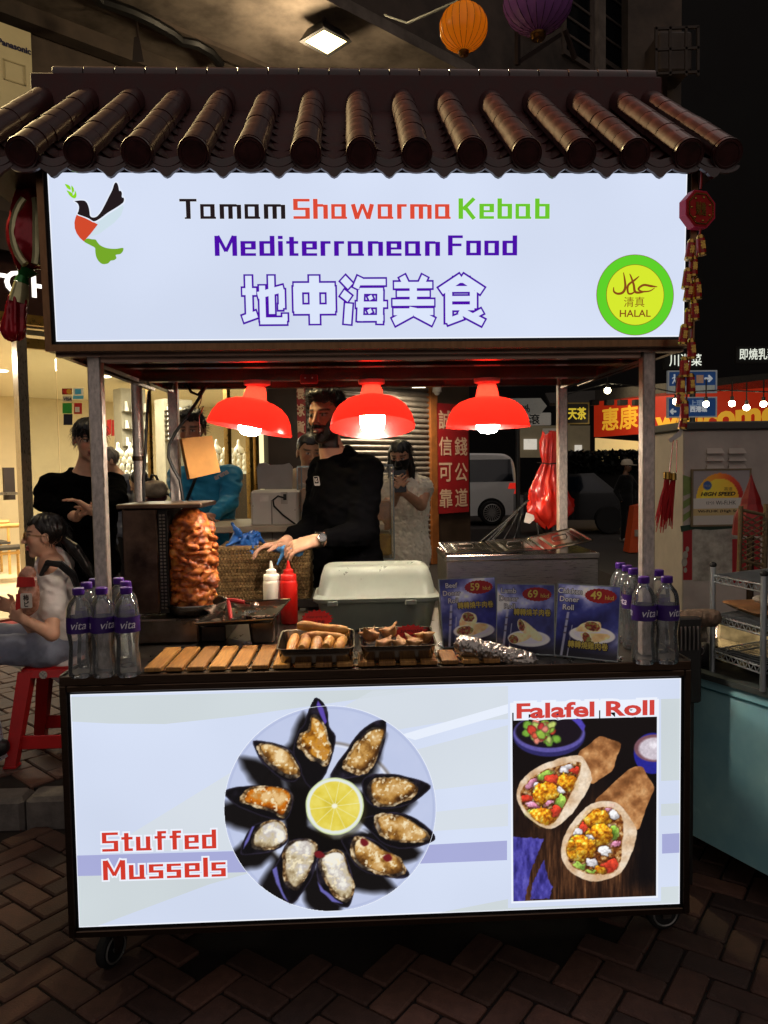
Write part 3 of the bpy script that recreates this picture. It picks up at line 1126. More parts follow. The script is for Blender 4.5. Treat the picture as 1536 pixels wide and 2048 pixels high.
def grow_poly(q,g):
  q = np.array(q,float)
  c = q.mean(0)
  e1 = (q[1] - q[0]) / np.linalg.norm(q[1] - q[0])
  e2 = (q[3] - q[0]) / np.linalg.norm(q[3] - q[0])
  return [tuple(q[0] - (e1 + e2) * g),tuple(q[1] + (e1 - e2) * g),tuple(q[2] + (e1 + e2) * g),tuple(q[3] - (e1 - e2) * g)]
def block_word(s,o,r,u,h,width,m,parent,e=0.0010,halo=0.0,m_halo=None):
  """cut block letters: cap height h, total width; one mesh per word"""
  gap = 0.15
  tot = sum(GL[c][0] for c in s) + gap * (len(s) - 1)
  sx = width / (tot * h)
  a,b = MB(),MB()
  x = 0.0
  k = 0
  for c in s:
    w,qs = GL[c]
    for q in qs:
      k += 1
      qq = [((x + px) * h * sx,py * h) for px,py in q]
      a.flat(qq,o,r,u,e + 0.00002 * (k % 9))
      if halo:
        b.flat(grow_poly(qq,halo),o,r,u,e - 0.0005 + 0.00002 * (k % 9))
    x += w + gap
  a.build('lettering',m,parent,kind='stuff')
  if halo:
    b.build('lettering_halo',m_halo,parent,kind='stuff')
def on_sign(px,py,e=0.0):
  p = PN(px,py,S0,SN)
  return p + SN * e
def sxy(px,py):
  p = PN(px,py,S0,SN) - S0
  return p @ SR,p @ SU
def sign_word(s,x0,x1,yb,yt,m,halo=0.0012):
  a,b = sxy(x0,yb),sxy(x1,yb)
  hgt = sxy((x0 + x1) / 2,yt)[1] - sxy((x0 + x1) / 2,yb)[1]
  d = np.array([b[0] - a[0],b[1] - a[1]])
  L = np.linalg.norm(d)
  d = d / L
  r = SR * d[0] + SU * d[1]
  u = SU * d[0] - SR * d[1]
  block_word(s,sg(*a),r,u,hgt,L,m,up,halo=halo,m_halo=m_txtlight)
sign_word('Tamam',360,571,438,398,m_txtblack)
sign_word('Shawarma',587,902,438,398,m_txtred)
sign_word('Kebab',917,1099,438,397,m_txtgreen)
sign_word('Mediterranean',430,880,512,472,m_txtpurple,0.0)
sign_word('Food',896,1034,511,471,m_txtpurple,0.0)
# five outlined characters, drawn as broad strokes: (x0, y0, x1, y1, width) in a 100 x 100 cell
CH = {
  '地': [(17,100,17,14,15),(3,68,33,68,15),(3,12,33,22,15),(46,80,46,8,14),(40,8,98,8,15),(66,100,66,22,14),(36,60,92,74,15),(88,72,88,34,14),(80,36,90,36,12),(94,8,94,22,12)],
  '中': [(50,100,50,2,22),(14,78,14,28,20),(86,78,86,28,20),(6,76,94,76,20),(6,32,94,32,20)],
  '海': [(4,96,20,80,17),(2,66,18,54,17),(12,2,16,44,17),(42,98,32,76,14),(38,88,98,88,14),(44,72,40,8,14),(86,70,84,2,14),(40,70,92,70,13),(32,42,100,42,13),(36,14,92,14,13),(62,60,66,52,10),(60,32,64,24,10)],
  '美': [(26,100,34,84,15),(76,100,68,84,15),(8,82,92,82,14),(14,64,86,64,13),(4,46,96,46,14),(50,82,50,40,17),(6,27,94,27,15),(50,36,48,26,18),(46,26,6,6,18),(54,26,94,6,18)],
  '食': [(50,98,8,70,17),(50,98,92,70,17),(34,92,66,92,12),(24,74,76,74,13),(24,70,24,4,15),(74,70,74,34,15),(24,54,76,54,12),(24,36,76,36,13),(20,6,52,18,14),(46,30,94,4,16),(92,28,70,16,12)],
}
cells = ((484,576,552,650),(584,676,552,650),(684,774,553,650),(782,872,553,650),(874,972,553,650))
for ch,(xa,xb,yt,yb) in zip('地中海美食',cells):
  a = np.array(sxy(xa,yb))
  b = np.array(sxy(xb,yb))
  t = np.array(sxy(xa,yt))
  sc = np.linalg.norm(b - a) / 100
  sv = np.linalg.norm(t - a) / 100
  o_,i_ = MB(),MB()
  for k,(x0q,y0q,x1q,y1q,wq) in enumerate(CH[ch]):
    d = np.array([x1q - x0q,y1q - y0q],float)
    d /= np.linalg.norm(d)
    g0 = 3.4
    q = seg_quad(x0q - d[0] * g0,y0q - d[1] * g0,x1q + d[0] * g0,y1q + d[1] * g0,wq + 2 * g0)
    o_.flat([(a[0] + p[0] * sc,a[1] + p[1] * sv) for p in q],S0,SR,SU,0.0008 + 0.00002 * k)
    q = seg_quad(x0q,y0q,x1q,y1q,wq - 1.0)
    i_.flat([(a[0] + p[0] * sc,a[1] + p[1] * sv) for p in q],S0,SR,SU,0.0014 + 0.00002 * k)
  o_.build('character_outline',m_txtpurple,up,kind='stuff')
  i_.build('character_fill',glow_mat('print_char_fill','dce6fb',1.0),up,kind='stuff')
def sign_poly(pts,m,e,name='print_shape'):
  return MB().add([on_sign(x,y,e) for x,y in pts],[tuple(range(len(pts) - 1,-1,-1))]).build(name,m,up,kind='stuff')
def crop_pts(pts,ox,oy,s):
  return [(ox + x / s,oy + y / s) for x,y in pts]
def smooth_pts(pts,n=4):
  """closed Catmull-Rom"""
  out = []
  m = len(pts)
  P4 = [np.array(p,float) for p in pts]
  for i in range(m):
    p0,p1,p2,p3 = P4[i - 1],P4[i],P4[(i + 1) % m],P4[(i + 2) % m]
    for k in range(n):
      t = k / n
      out.append(tuple(0.5 * ((2 * p1) + (-p0 + p2) * t + (2 * p0 - 5 * p1 + 4 * p2 - p3) * t * t + (-p0 + 3 * p1 - 3 * p2 + p3) * t ** 3)))
  return out
cr = lambda pts,sm=True: crop_pts(smooth_pts(pts) if sm else pts,60,320,7.68)
dove_black = cr([(672,632),(730,620),(790,615),(850,625),(890,670),(915,740),(925,800),(935,860),(975,878),(1030,860),(1090,790),(1150,680),
        (1210,560),(1260,460),(1290,370),(1320,340),(1350,360),(1368,410),(1380,470),(1400,468),(1422,510),(1420,570),(1445,575),
        (1455,620),(1430,670),(1330,740),(1200,820),(1080,910),(985,952),(900,905),(810,870),(728,835),(742,780),(748,720),(725,670)])
sign_poly(dove_black,m_txtblack,0.0016)
sign_poly(cr([(980,962),(1080,920),(1200,840),(1330,760),(1425,690),(1440,730),(1400,850),(1300,960),(1180,1050),(1060,1140),(960,1170),(900,1190),(1045,995)],False),m_wing,0.0008)
sign_poly(cr([(722,840),(800,870),(900,920),(980,955),(1045,992),(985,1070),(930,1140),(885,1190),(828,1252),(770,1200),(720,1130),(690,1050),(685,960),(700,890)],False),m_dovered,0.0014)
sign_poly(cr([(832,1252),(880,1208),(950,1218),(1010,1225),(1035,1260),(1080,1310),(1150,1345),(1230,1362),(1330,1365),(1430,1352),(1430,1400),
       (1390,1445),(1320,1460),(1330,1510),(1290,1540),(1240,1550),(1200,1590),(1120,1600),(1060,1560),(1020,1490),(1005,1410),(998,1350),(930,1310)]),m_dovegreen,0.0012)
for q in ([(540,372),(590,385),(625,420),(625,460),(580,440),(555,405)],[(640,395),(670,430),(680,475),(655,510),(640,450)],
     [(565,470),(620,490),(660,520),(650,545),(600,520)],[(690,470),(715,515),(712,570),(680,592),(625,560),(590,515),(640,535),(665,545),(690,510)]):
  sign_poly(cr(q),m_leaf,0.0014)
# thin pale edge round the dove
hl = MB()
pts = [on_sign(x,y,0.0007) for x,y in dove_black]
hl.tube(pts,0.0022,4,closed=True)
hl.build('print_edge',m_txtlight,up,kind='stuff')
def disc(cx,cy,rx,ry,m,e,n=56):
  sign_poly([(cx + rx * math.cos(2 * math.pi * i / n),cy + ry * math.sin(2 * math.pi * i / n)) for i in range(n)],m,e,'print_disc')
disc(1270,590,77.5,81,m_hanbrown,0.0006)
disc(1270,590,76.5,80,m_hangreen,0.0009)
disc(1270,590,58,61,m_hanbrown,0.0012)
disc(1270,590,57,60,m_hanyellow,0.0015)
def stroke(pts,ws,m,parent,proj,name='print_stroke'):
  """brush stroke of varying width along a smooth path, on a plane given by proj(px, py)"""
  P4 = [np.array(p,float) for p in pts]
  fine,fw = [],[]
  for i in range(len(P4) - 1):
    p0,p1,p2,p3 = P4[max(i - 1,0)],P4[i],P4[i + 1],P4[min(i + 2,len(P4) - 1)]
    for k in range(8):
      t = k / 8
      fine.append(0.5 * ((2 * p1) + (-p0 + p2) * t + (2 * p0 - 5 * p1 + 4 * p2 - p3) * t * t + (-p0 + 3 * p1 - 3 * p2 + p3) * t ** 3))
      fw.append(ws[i] * (1 - t) + ws[i + 1] * t)
  fine.append(P4[-1])
  fw.append(ws[-1])
  vs,fs = [],[]
  for i,p in enumerate(fine):
    d = fine[min(i + 1,len(fine) - 1)] - fine[max(i - 1,0)]
    d = d / (np.linalg.norm(d) + 1e-9)
    n = np.array([-d[1],d[0]]) * fw[i] / 2
    vs += [proj(*(p + n)),proj(*(p - n))]
    if i:
      fs.append((2 * i - 2,2 * i - 1,2 * i + 1,2 * i))
  return MB().add(vs,fs).build(name,m,parent,kind='stuff')
cq = lambda pts: [(740 + x / 2.259,330 + y / 2.259) for x,y in pts]
sproj = lambda x,y: on_sign(x,y,0.0019)
stroke(cq([(1297,551),(1270,548),(1235,543),(1212,560),(1228,572),(1262,570),(1285,556)]),[1.2,4.6,4.4,4,3.2,2.6,1.2],m_hanbrown,up,sproj)
stroke(cq([(1244,571),(1215,577),(1196,572),(1190,540),(1178,505),(1172,492)]),[2.4,4.5,5,4.5,3.2,1.2],m_hanbrown,up,sproj)
stroke(cq([(1196,572),(1180,582),(1165,578),(1165,545),(1195,520),(1215,503)]),[2.4,3.8,3.8,4.4,3.8,1.4],m_hanbrown,up,sproj)
stroke(cq([(1144,486),(1150,520),(1152,555),(1140,577),(1118,582),(1101,572),(1100,552)]),[1.4,3.8,5,5,4.4,3.6,1.2],m_hanbrown,up,sproj)
letters('清真',on_sign(1268,604),SR,SU,0.03,m_hanbrown,up,eps=0.0019,fit=(0.060,0.029))
letters('HALAL',on_sign(1270,627),SR,SU,0.03,m_hanbrown,up,eps=0.0019,bold=0.0004,fit=(0.091,0.020))
# ------------------------------------------------------------------ printed graphics of the front sign
L0 = np.array([0,0.004,0.0])
def on_low(px,py,e=0.0):
  return PN(px,py,L0,Y_) - Y_ * e
def low_poly(pts,m,e,name='print_shape'):
  vs = [on_low(x,y,e) for x,y in pts]
  vs = [(min(max(p[0],-LX + .002),LX - .002),p[1],min(max(p[2],LZ0 + .002),LZ1 - .002)) for p in vs]
  return MB().add(vs,[tuple(range(len(pts) - 1,-1,-1))]).build(name,m,low,kind='stuff')
m_cream = glow_mat('print_cream_band','d3dce0',1.0,var=0.08,scale=2.0)
m_cream2 = glow_mat('print_cream_band_pale','d9e1ea',1.0,var=0.06,scale=2.0)
m_lilac = glow_mat('print_lilac_band','aaaedb',1.0,var=0.05,scale=3.0)
m_white = glow_mat('print_white','edf2fd',1.0)
m_red2 = glow_mat('print_strong_red','d23a2c',1.0)
low_poly([(142,1394),(560,1384),(860,1376),(760,1392),(620,1412),(480,1432),(330,1448),(220,1447),(143,1443)],m_cream,0.0004)
low_poly([(268,1664),(455,1549),(470,1540),(470,1700),(260,1704),(200,1706)],m_cream2,0.0004)
low_poly([(153,1752),(470,1745),(520,1740),(420,1768),(195,1858),(157,1861)],m_cream,0.0004)
low_poly([(690,1412),(745,1381),(1016,1372),(1016,1438),(880,1445),(790,1460)],m_cream2,0.0004)
low_poly([(800,1470),(1016,1408),(1016,1426),(830,1480)],m_txtlight,0.0005)
low_poly([(830,1500),(1016,1450),(1016,1562),(865,1580)],m_cream2,0.0004)
low_poly([(868,1624),(1016,1607),(1016,1652),(866,1662)],m_cream2,0.0004)
low_poly([(880,1838),(1016,1798),(1016,1828),(900,1842)],m_cream,0.0004)
low_poly([(1322,1398),(1363,1397),(1362,1560),(1322,1562)],m_cream,0.0004)
low_poly([(1322,1608),(1362,1606),(1362,1630),(1322,1632)],m_cream,0.0004)
low_poly([(1322,1774),(1362,1772),(1362,1811),(1016,1826),(1016,1816),(1322,1802)],m_cream,0.0004)
low_poly([(152,1711),(470,1702),(500,1744),(153,1752)],m_lilac,0.0006)
low_poly([(845,1690),(1014,1681),(1014,1720),(840,1727)],m_lilac,0.0006)
low_poly([(1324,1668),(1362,1666),(1362,1705),(1324,1707)],m_lilac,0.0006)
m_print = paint_mat('backlit_photo_print',emit=1.0)
# --- the plate of stuffed mussels (coordinates of the print, 0..1536)
MUS = [
  ([(680,78),(640,140),(600,250),(560,300),(530,420),(560,520),(640,660),(720,600),(780,470),(803,330),(765,265),(745,140)],
  [(650,195),(700,215),(740,280),(760,370),(780,430),(740,510),(700,490),(650,480),(600,420),(565,390),(580,310),(630,290)],0),
  ([(1110,225),(1127,260),(1110,400),(1060,510),(980,580),(850,600),(770,590),(800,520),(870,420),(960,300),(1040,240)],
  [(1080,270),(1120,290),(1090,390),(1060,490),(980,570),(920,560),(850,520),(900,420),(960,340),(1030,280)],1),
  ([(970,640),(990,590),(1060,568),(1200,575),(1320,600),(1412,645),(1370,700),(1290,755),(1180,790),(1080,790),(1000,740)],
  [(1010,640),(1060,605),(1130,590),(1230,600),(1330,650),(1310,710),(1210,760),(1090,780),(1020,720)],1),
  ([(960,860),(1060,830),(1200,815),(1330,860),(1440,960),(1410,1010),(1250,1050),(1120,1020),(1030,940)],
  [(1060,850),(1110,825),(1230,840),(1320,890),(1400,960),(1360,1000),(1230,1010),(1120,980),(1070,920)],1),
  ([(840,980),(930,960),(1050,990),(1170,1080),(1240,1160),(1278,1215),(1230,1240),(1120,1230),(1000,1200),(920,1140),(870,1060)],
  [(910,990),(970,975),(1040,1010),(1130,1070),(1210,1110),(1250,1200),(1170,1225),(1050,1200),(950,1160),(910,1090)],1),
  ([(690,1100),(760,1060),(850,1060),(890,1150),(925,1290),(900,1400),(870,1425),(800,1400),(720,1320),(680,1220)],
  [(700,1100),(780,1060),(850,1080),(880,1180),(925,1290),(890,1390),(820,1370),(760,1290),(710,1200)],2),
  ([(440,1120),(500,1000),(620,985),(690,1030),(680,1150),(640,1260),(560,1370),(510,1403),(460,1350),(400,1200)],
  [(470,1050),(540,990),(640,990),(690,1040),(650,1150),(600,1260),(540,1315),(480,1260),(470,1150)],2),
  ([(190,1070),(220,980),(290,890),(420,865),(490,910),(495,1000),(420,1060),(300,1085),(215,1090)],
  [(265,1000),(300,920),(400,868),(480,900),(490,990),(400,1050),(290,1050)],2),
  ([(90,690),(160,655),(300,645),(470,655),(530,700),(525,790),(490,860),(400,860),(250,810),(150,760)],
  [(190,740),(250,660),(400,650),(520,690),(520,760),(470,850),(380,800),(260,770)],3),
  ([(277,360),(380,365),(500,400),(560,480),(590,560),(540,620),(450,600),(350,510),(300,440)],
  [(300,385),(380,375),(480,410),(560,510),(570,580),(500,590),(420,540),(340,470)],1)]
def pix_arr(pts):
  d = pts - CAM
  z = d @ CF
  return 768 + FPX * (d @ CR) / z,1024 - FPX * (d @ CU) / z
def paint_plate(gx,gy,pts):
  u,v = pix_arr(pts)
  U,V = (u - 420) * 3.2,(v - 1370) * 3.2
  p = Paint(U,V,(190,200,230))
  n1 = p.noise(0.01,1)
  # plate: rim and well
  p.put(np.clip((n1 - .3) * .5,0,1),(205,212,238))
  sd = p.sd_ell(768,790,678,657)
  p.fill(np.abs(sd + 14) - 5,(168,178,214),10,.55)
  well = p.sd_ell(760,810,455,440)
  p.fill(well,(205,212,234),60,.6)
  p.fill(np.abs(well) - 10,(120,108,96),16,.7)
  p.fill(np.abs(well + 16) - 6,(235,238,248),10,.7)
  # print's own dark shadows beside the shells
  for k,(sh,fi,t) in enumerate(MUS):
    s2 = [(x - 90,y + 105) for x,y in sh] if k not in (1,) else [(x - 10,y + 60) for x,y in sh]
    p.fill(p.sd_poly(s2,26,.006,k),(9,6,6),46,.97)
  p.fill(p.sd_poly([(500,630),(650,660),(640,900),(800,965),(960,950),(880,1080),(700,1090),(480,1010),(470,850)],20,.01,3),(7,5,5),40)
  p.fill(p.sd_poly([(600,560),(640,640),(690,630),(700,600)],8),(196,204,236),20)
  p.fill(p.sd_poly([(940,900),(1010,945),(960,930)],4),(210,214,232),16)
  pal = {0: [(0,(70,34,6)),(.35,(150,92,20)),(.6,(206,142,42)),(.8,(190,132,60)),(1,(236,196,120))],
     1: [(0,(62,36,14)),(.35,(128,84,34)),(.6,(190,142,72)),(.8,(206,164,104)),(1,(240,214,164))],
     2: [(0,(90,70,46)),(.35,(168,148,112)),(.6,(204,190,160)),(.8,(196,188,184)),(1,(240,236,224))],
     3: [(0,(70,28,4)),(.35,(150,74,8)),(.6,(208,116,20)),(.8,(196,140,70)),(1,(230,190,130))]}
  for k,(sh,fi,t) in enumerate(MUS):
    sd = p.sd_poly(smooth_pts(sh,3),5,.012,k)
    nn = p.noise(.012,40 + k)
    p.fill(sd,(10,8,12),5)
    p.fill(np.abs(sd + 5) - 3,(66,58,82),8,.55 * 1)
    hl = np.clip((nn - .55) * 3,0,1) * np.clip(0.5 - sd / 6,0,1)
    p.put(hl * .5,(74,66,92))
    # rice at the edge, then the mussel body
    fs = smooth_pts(fi,3)
    sf = p.sd_poly(fs,12,.018,80 + k)
    g = p.noise(.055,9 + k,2)
    rice = p.ramp((g - .25) * 1.9,[(0,(70,46,22)),(.45,(158,126,84)),(1,(228,208,172))])
    rk = np.clip((p.noise(.010,500 + k,2) - .38) * 6,0,1)
    p.put(np.clip(.5 - (sf - 4) / 5,0,1) * (.25 + .75 * rk),rice)
    c = np.array(fi).mean(0)
    fin = [((x - c[0]) * .88 + c[0] + 5,(y - c[1]) * .88 + c[1] - 4) for x,y in fs]
    si = p.sd_poly(fin,10,.014,120 + k)
    tt = p.noise(.011,200 + k,5) * 1.75 - .42 + np.clip(-si / 130,0,.34) + ((c[1] - V) + (c[0] - U) * .5) * .0016 + (p.noise(.05,260 + k,3) - .5) * .42
    p.fill(si,p.ramp(tt,pal[t]),8)
    p.fill(np.abs(si) - 2,(60,36,16),9,.45)
    sp = np.clip((p.noise(.045,300 + k,3) - .62) * 9,0,1) * np.clip(0.5 - si / 8,0,1)
    p.put(sp * .8,(250,236,200))
  p.fill(p.sd_poly([(690,100),(725,150),(748,235),(735,252),(705,190),(682,130)]),(92,72,172),8)
  for q in ([(400,1180),(425,1160),(450,1290),(500,1390),(470,1360),(420,1260)],[(690,1260),(730,1310),(800,1370),(850,1400),(780,1385),(710,1320)],[(225,1000),(270,910),(285,905),(245,1000),(215,1050)]):
    p.fill(p.sd_poly(q,4),(112,108,190),8,.9)
  for (x,y) in ((985,1010),(1140,1105),(700,1085)):
    p.fill(p.sd_ell(x,y,30,24,.4,10),(112,24,30),8)
  # lemon slice
  sl_ = p.sd_ell(798,775,186,184,0,4,.01)
  p.fill(p.sd_ell(812,800,190,186),(60,52,20),22,.5)
  p.fill(sl_,(214,226,168),5)
  p.fill(sl_ + 8,(226,232,226),5)
  ang = np.arctan2(V - 775,U - 798)
  rr = np.hypot(U - 798,V - 775)
  pulp = p.ramp(p.noise(.02,7,4) * .8 + rr / 600,[(0,(196,176,50)),(.5,(226,206,74)),(1,(240,226,120))])
  p.fill(p.sd_ell(798,775,160,158,0,5,.02),pulp,6)
  fr_ = (ang / (2 * math.pi) * 10 + .2) % 1.0
  spoke = np.clip(1 - np.minimum(fr_,1 - fr_) * rr * 2 * math.pi / 10 / 4.0,0,1) * (rr < 158)
  p.put(spoke * .75,(240,238,190))
  p.fill(p.sd_ell(798,775,18,16,0,5),(244,242,220),8)
  return p.c
pc = on_low(420 + 768 / 3.2,1370 + 790 / 3.2)
px0,pz0 = on_low(440,1600)[0],on_low(660,1838)[2]
px1,pz1 = on_low(884,1600)[0],on_low(660,1386)[2]
def plate_sheet():
  step = 0.0021
  nx,nz = int((px1 - px0) / step),int((pz1 - pz0) / step)
  gx,gz = np.meshgrid(np.linspace(px0,px1,nx),np.linspace(pz0,pz1,nz))
  pts = np.stack([gx,np.full_like(gx,0.004 - 0.0010),gz],-1)
  u,v = pix_arr(pts)
  U,V = (u - 420) * 3.2,(v - 1370) * 3.2
  p = Paint(U,V,(0,0,0))
  sd = p.sd_ell(768,790,678,657)
  for sh,fi,t in MUS:
    sd = np.minimum(sd,p.sd_poly(smooth_pts(sh,3),5,.012,0))
  cols = lin_arr(np.clip(paint_plate(gx,gz,pts),0,255))
  idx = np.arange(nx * nz).reshape(nz,nx)
  q = np.stack([idx[:-1,:-1],idx[:-1,1:],idx[1:,1:],idx[1:,:-1]],-1).reshape(-1,4)
  ins = (sd.ravel()[q] < 2.0).all(1)
  q = q[ins]
  used,inv = np.unique(q,return_inverse=True)
  me = bpy.data.meshes.new('plate_print')
  fast_mesh(me,pts.reshape(-1,3)[used],inv.reshape(-1,4))
  paint_attr(me,cols.reshape(-1,3)[used])
  link('plate_print',me,low,m_print)
  # pale cut edge
  MB().tube([on_low(420 + (768 + 678 * math.cos(t)) / 3.2,1370 + (790 + 657 * math.sin(t)) / 3.2,0.0004) for t in np.linspace(0,2 * math.pi,90)[:-1]],0.0011,4,closed=True).build(
    'print_edge',m_white,low,kind='stuff')
plate_sheet()
# --- the falafel roll photograph
def paint_roll(gx,gy,pts):
  u,v = pix_arr(pts)
  U,V = (u - 980) * 3.657,(v - 1370) * 3.657
  p = Paint(U,V,(14,8,9))
  wood = p.noise(.010,3,4,ax=2.6,ay=.5) * .6 + p.noise(.06,5,3,ax=1.6,ay=.12) * .55
  k = np.clip((V - 620) / 700,0,1) * np.clip(1.15 - np.abs(U - 560) / 900,0,1)
  tw = p.ramp(wood * 1.1 - .18,[(0,(14,7,5)),(.45,(52,30,18)),(.75,(104,66,40)),(1,(176,130,90))])
  p.put(np.clip(k * 1.25,0,1),tw)
  p.fill(p.sd_poly([(900,700),(1240,520),(1240,1480),(1020,1450),(1060,1150)],20),(8,5,8),120,.9)
  # salad bowl
  p.fill(p.sd_ell(432,372,262,152),(44,40,96),8)
  p.fill(p.sd_ell(432,352,262,140),(92,84,158),8)
  p.fill(p.sd_ell(430,340,244,120),(22,14,24),10)
  r_ = random.Random(3)
  for i in range(26):
    a,q = r_.uniform(0,6.28),r_.uniform(.05,.95)
    cx,cy = 400 + 170 * q * math.cos(a),335 + 84 * q * math.sin(a)
    c = r_.choice([(206,66,48),(226,96,70),(150,186,70),(120,170,60),(190,206,110),(200,60,60),(232,140,120)])
    s_ = p.sd_ell(cx,cy,r_.uniform(24,46),r_.uniform(18,34),r_.uniform(0,3),9,.03,i)
    p.fill(s_,tuple(v_ * .55 for v_ in c),8)
    p.fill(s_ + 7,c,12)
  p.fill(p.sd_poly([(600,250),(660,240),(696,300),(680,340),(640,290)],4),(78,66,176),8)
  # sauce bowl
  p.fill(p.sd_ell(1190,500,138,150),(36,36,142),8)
  p.fill(p.sd_ell(1200,462,146,100),(124,84,92),8)
  p.fill(p.sd_ell(1206,466,118,82),(206,196,206),14)
  p.fill(p.sd_ell(1196,440,30,26),(236,230,238),20)
  # cloth
  cl_ = p.ramp(p.noise(.02,11,4,ax=1.6,ay=.6) * 1.3 - .15,[(0,(30,26,84)),(.5,(66,60,150)),(1,(112,106,200))])
  p.fill(p.sd_poly([(165,1110),(395,1125),(350,1230),(300,1360),(250,1590),(165,1590)],8,.05),cl_,6)
  p.fill(p.sd_poly([(395,1280),(420,1400),(460,1480),(430,1560),(300,1570),(310,1450),(350,1370)],9,.05),cl_,6)
  def wrap(paper,bread,mouth,seed,chunks):
    pp = p.ramp(p.noise(.014,seed,4) * 1.3 - .15,[(0,(92,54,26)),(.4,(142,90,50)),(.7,(186,130,80)),(1,(218,170,118))])
    p.fill(p.sd_poly(smooth_pts(paper,3),6,.02,seed),pp,5)
    bp = p.ramp(p.noise(.012,seed + 3,3) * 1.2 - .1,[(0,(196,154,112)),(.5,(226,200,170)),(1,(246,232,212))])
    p.fill(p.sd_poly(smooth_pts(bread,3),5,.02,seed + 1),bp,5)
    sm = p.sd_poly(smooth_pts(mouth,3),6,.02,seed + 2)
    fl_ = p.ramp(p.noise(.045,seed + 9,4) * 1.6 - .3,[(0,(60,24,12)),(.4,(130,70,24)),(.7,(196,150,90)),(1,(226,206,180))])
    p.fill(sm,fl_,8)
    lay = np.clip(0.5 - (sm + 8) / 6,0,1)
    rr = random.Random(seed)
    for (cx,cy,rx,ry,a,kind) in chunks:
      g_k = {'c': 1.12,'w': .62,'t': .82,'g': .86,'o': .80}[kind]
      sd = p.sd_ell(cx,cy,rx * g_k,ry * g_k,a,24,.030,int(cx) % 91)
      if kind == 'c':
        cc = p.ramp(p.noise(.05,int(cx),3) * 1.5 - .25,[(0,(132,62,8)),(.45,(206,130,22)),(.75,(238,184,48)),(1,(250,222,120))])
      elif kind == 't':
        cc = p.ramp(p.noise(.02,int(cx),2),[(0,(168,36,22)),(1,(232,86,58))])
      elif kind == 'g':
        cc = p.ramp(p.noise(.02,int(cx),2),[(0,(96,140,40)),(1,(190,216,104))])
      elif kind == 'o':
        cc = p.ramp(p.noise(.03,int(cx),2),[(0,(176,86,120)),(1,(238,180,206))])
      else:
        cc = p.ramp(p.noise(.02,int(cx),2),[(0,(196,190,196)),(1,(248,246,246))])
      shade = np.clip(1.0 + .42 * ((cx - U) * .4 + (cy - V) * .9) / max(rx,ry),.45,1.35) * (.72 + .56 * p.noise(.075,int(cy) % 71,3))
      p.put(np.clip(0.5 - (sd - 5) / 16,0,1) * lay * .75,(46,18,8))
      p.put(np.clip(0.5 - sd / 7,0,1) * np.clip(lay + .15,0,1),np.clip(cc * shade[...,None],0,255))
  wrap([(640,510),(720,440),(800,376),(880,400),(960,432),(930,520),(890,630),(800,690),(740,720),(700,640)],
    [(193,800),(230,700),(330,610),(480,545),(640,512),(700,560),(745,690),(660,860),(560,980),(450,1050),(330,1010),(230,910)],
    [(222,800),(260,720),(360,640),(500,590),(640,560),(668,600),(620,740),(560,860),(500,960),(430,1030),(330,990),(250,900)],21,
    [(300,720,60,26,-.7,'o'),(400,660,70,34,-.4,'g'),(560,610,80,40,-.2,'w'),(620,625,50,30,.2,'t'),(470,700,90,50,-.1,'t'),(340,740,50,34,.3,'w'),
     (570,720,70,60,.1,'c'),(520,775,50,36,.5,'w'),(410,800,85,75,0,'c'),(270,830,50,40,.2,'t'),(340,890,90,22,.35,'o'),(510,860,46,70,.5,'g'),
     (430,870,50,22,-.3,'o'),(290,950,60,34,.5,'g'),(390,970,90,70,.2,'c'),(480,920,40,46,.1,'t')])
  wrap([(760,870),(880,740),(1010,620),(1110,592),(1140,650),(1200,745),(1170,840),(1120,960),(1075,1060),(960,900)],
    [(520,1230),(540,1110),(620,980),(740,870),(860,850),(950,880),(1030,980),(1075,1070),(1040,1220),(960,1370),(860,1420),(740,1435),(620,1390),(545,1310)],
    [(556,1220),(580,1120),(650,1010),(750,915),(860,890),(930,920),(975,1010),(965,1150),(955,1290),(900,1375),(790,1390),(680,1370),(590,1310)],33,
    [(870,900,60,24,-.6,'o'),(910,950,60,46,0,'w'),(780,975,90,70,.1,'c'),(690,1050,50,46,0,'t'),(905,1075,40,62,-.2,'g'),(630,1080,60,50,0,'w'),
     (800,1100,85,72,0,'c'),(650,1130,90,20,-.3,'o'),(730,1120,50,34,.4,'w'),(660,1200,100,90,0,'c'),(840,1215,70,62,.2,'w'),(925,1160,60,22,-.3,'o'),
     (590,1170,30,40,.2,'c'),(740,1300,60,55,.4,'w'),(880,1325,80,56,-.4,'t'),(650,1320,60,30,.2,'g'),(800,1350,40,26,0,'c'),(740,1370,40,18,0,'g')])
  p.c *= (.9 + .2 * p.noise(.08,78,3))[...,None]
  return p.c
r00,r10,r01 = on_low(1026.5,1805),on_low(1312,1792),on_low(1025,1428)
rw,rh = r10[0] - r00[0],r01[2] - r00[2]
print_sheet('roll_print',(r00[0],0.004,r00[2] + 0.004),X_,Z_,rw,rh,0.0019,paint_roll,m_print,low,eps=0.0012)
MB().flat([(-0.006,-0.006),(rw + 0.006,-0.006),(rw + 0.006,rh + 0.03),(-0.006,rh + 0.03)],(r00[0],0.004,r00[2] + 0.004),X_,Z_,0.0009).build('print_border',m_white,low)
def low_word(s,x0,x1,yb0,yb1,hpx,m,halo):
  a,b = on_low(x0,yb0),on_low(x1,yb1)
  d = b - a
  L = np.linalg.norm(d)
  r = d / L
  u = np.cross(Y_ * -1,r) if False else np.array([-r[2],0,r[0]])
  h = on_low(x0,yb0 - hpx)[2] - a[2]
  block_word(s,a,r,u,h,L,m,low,e=0.0016,halo=halo,m_halo=m_white)
low_word('Stuffed',205,433,1703,1696,38,m_red2,0.0048)
low_word('Mussels',207,452,1760,1752,39,m_red2,0.0048)
fo = on_low(1171,1418)
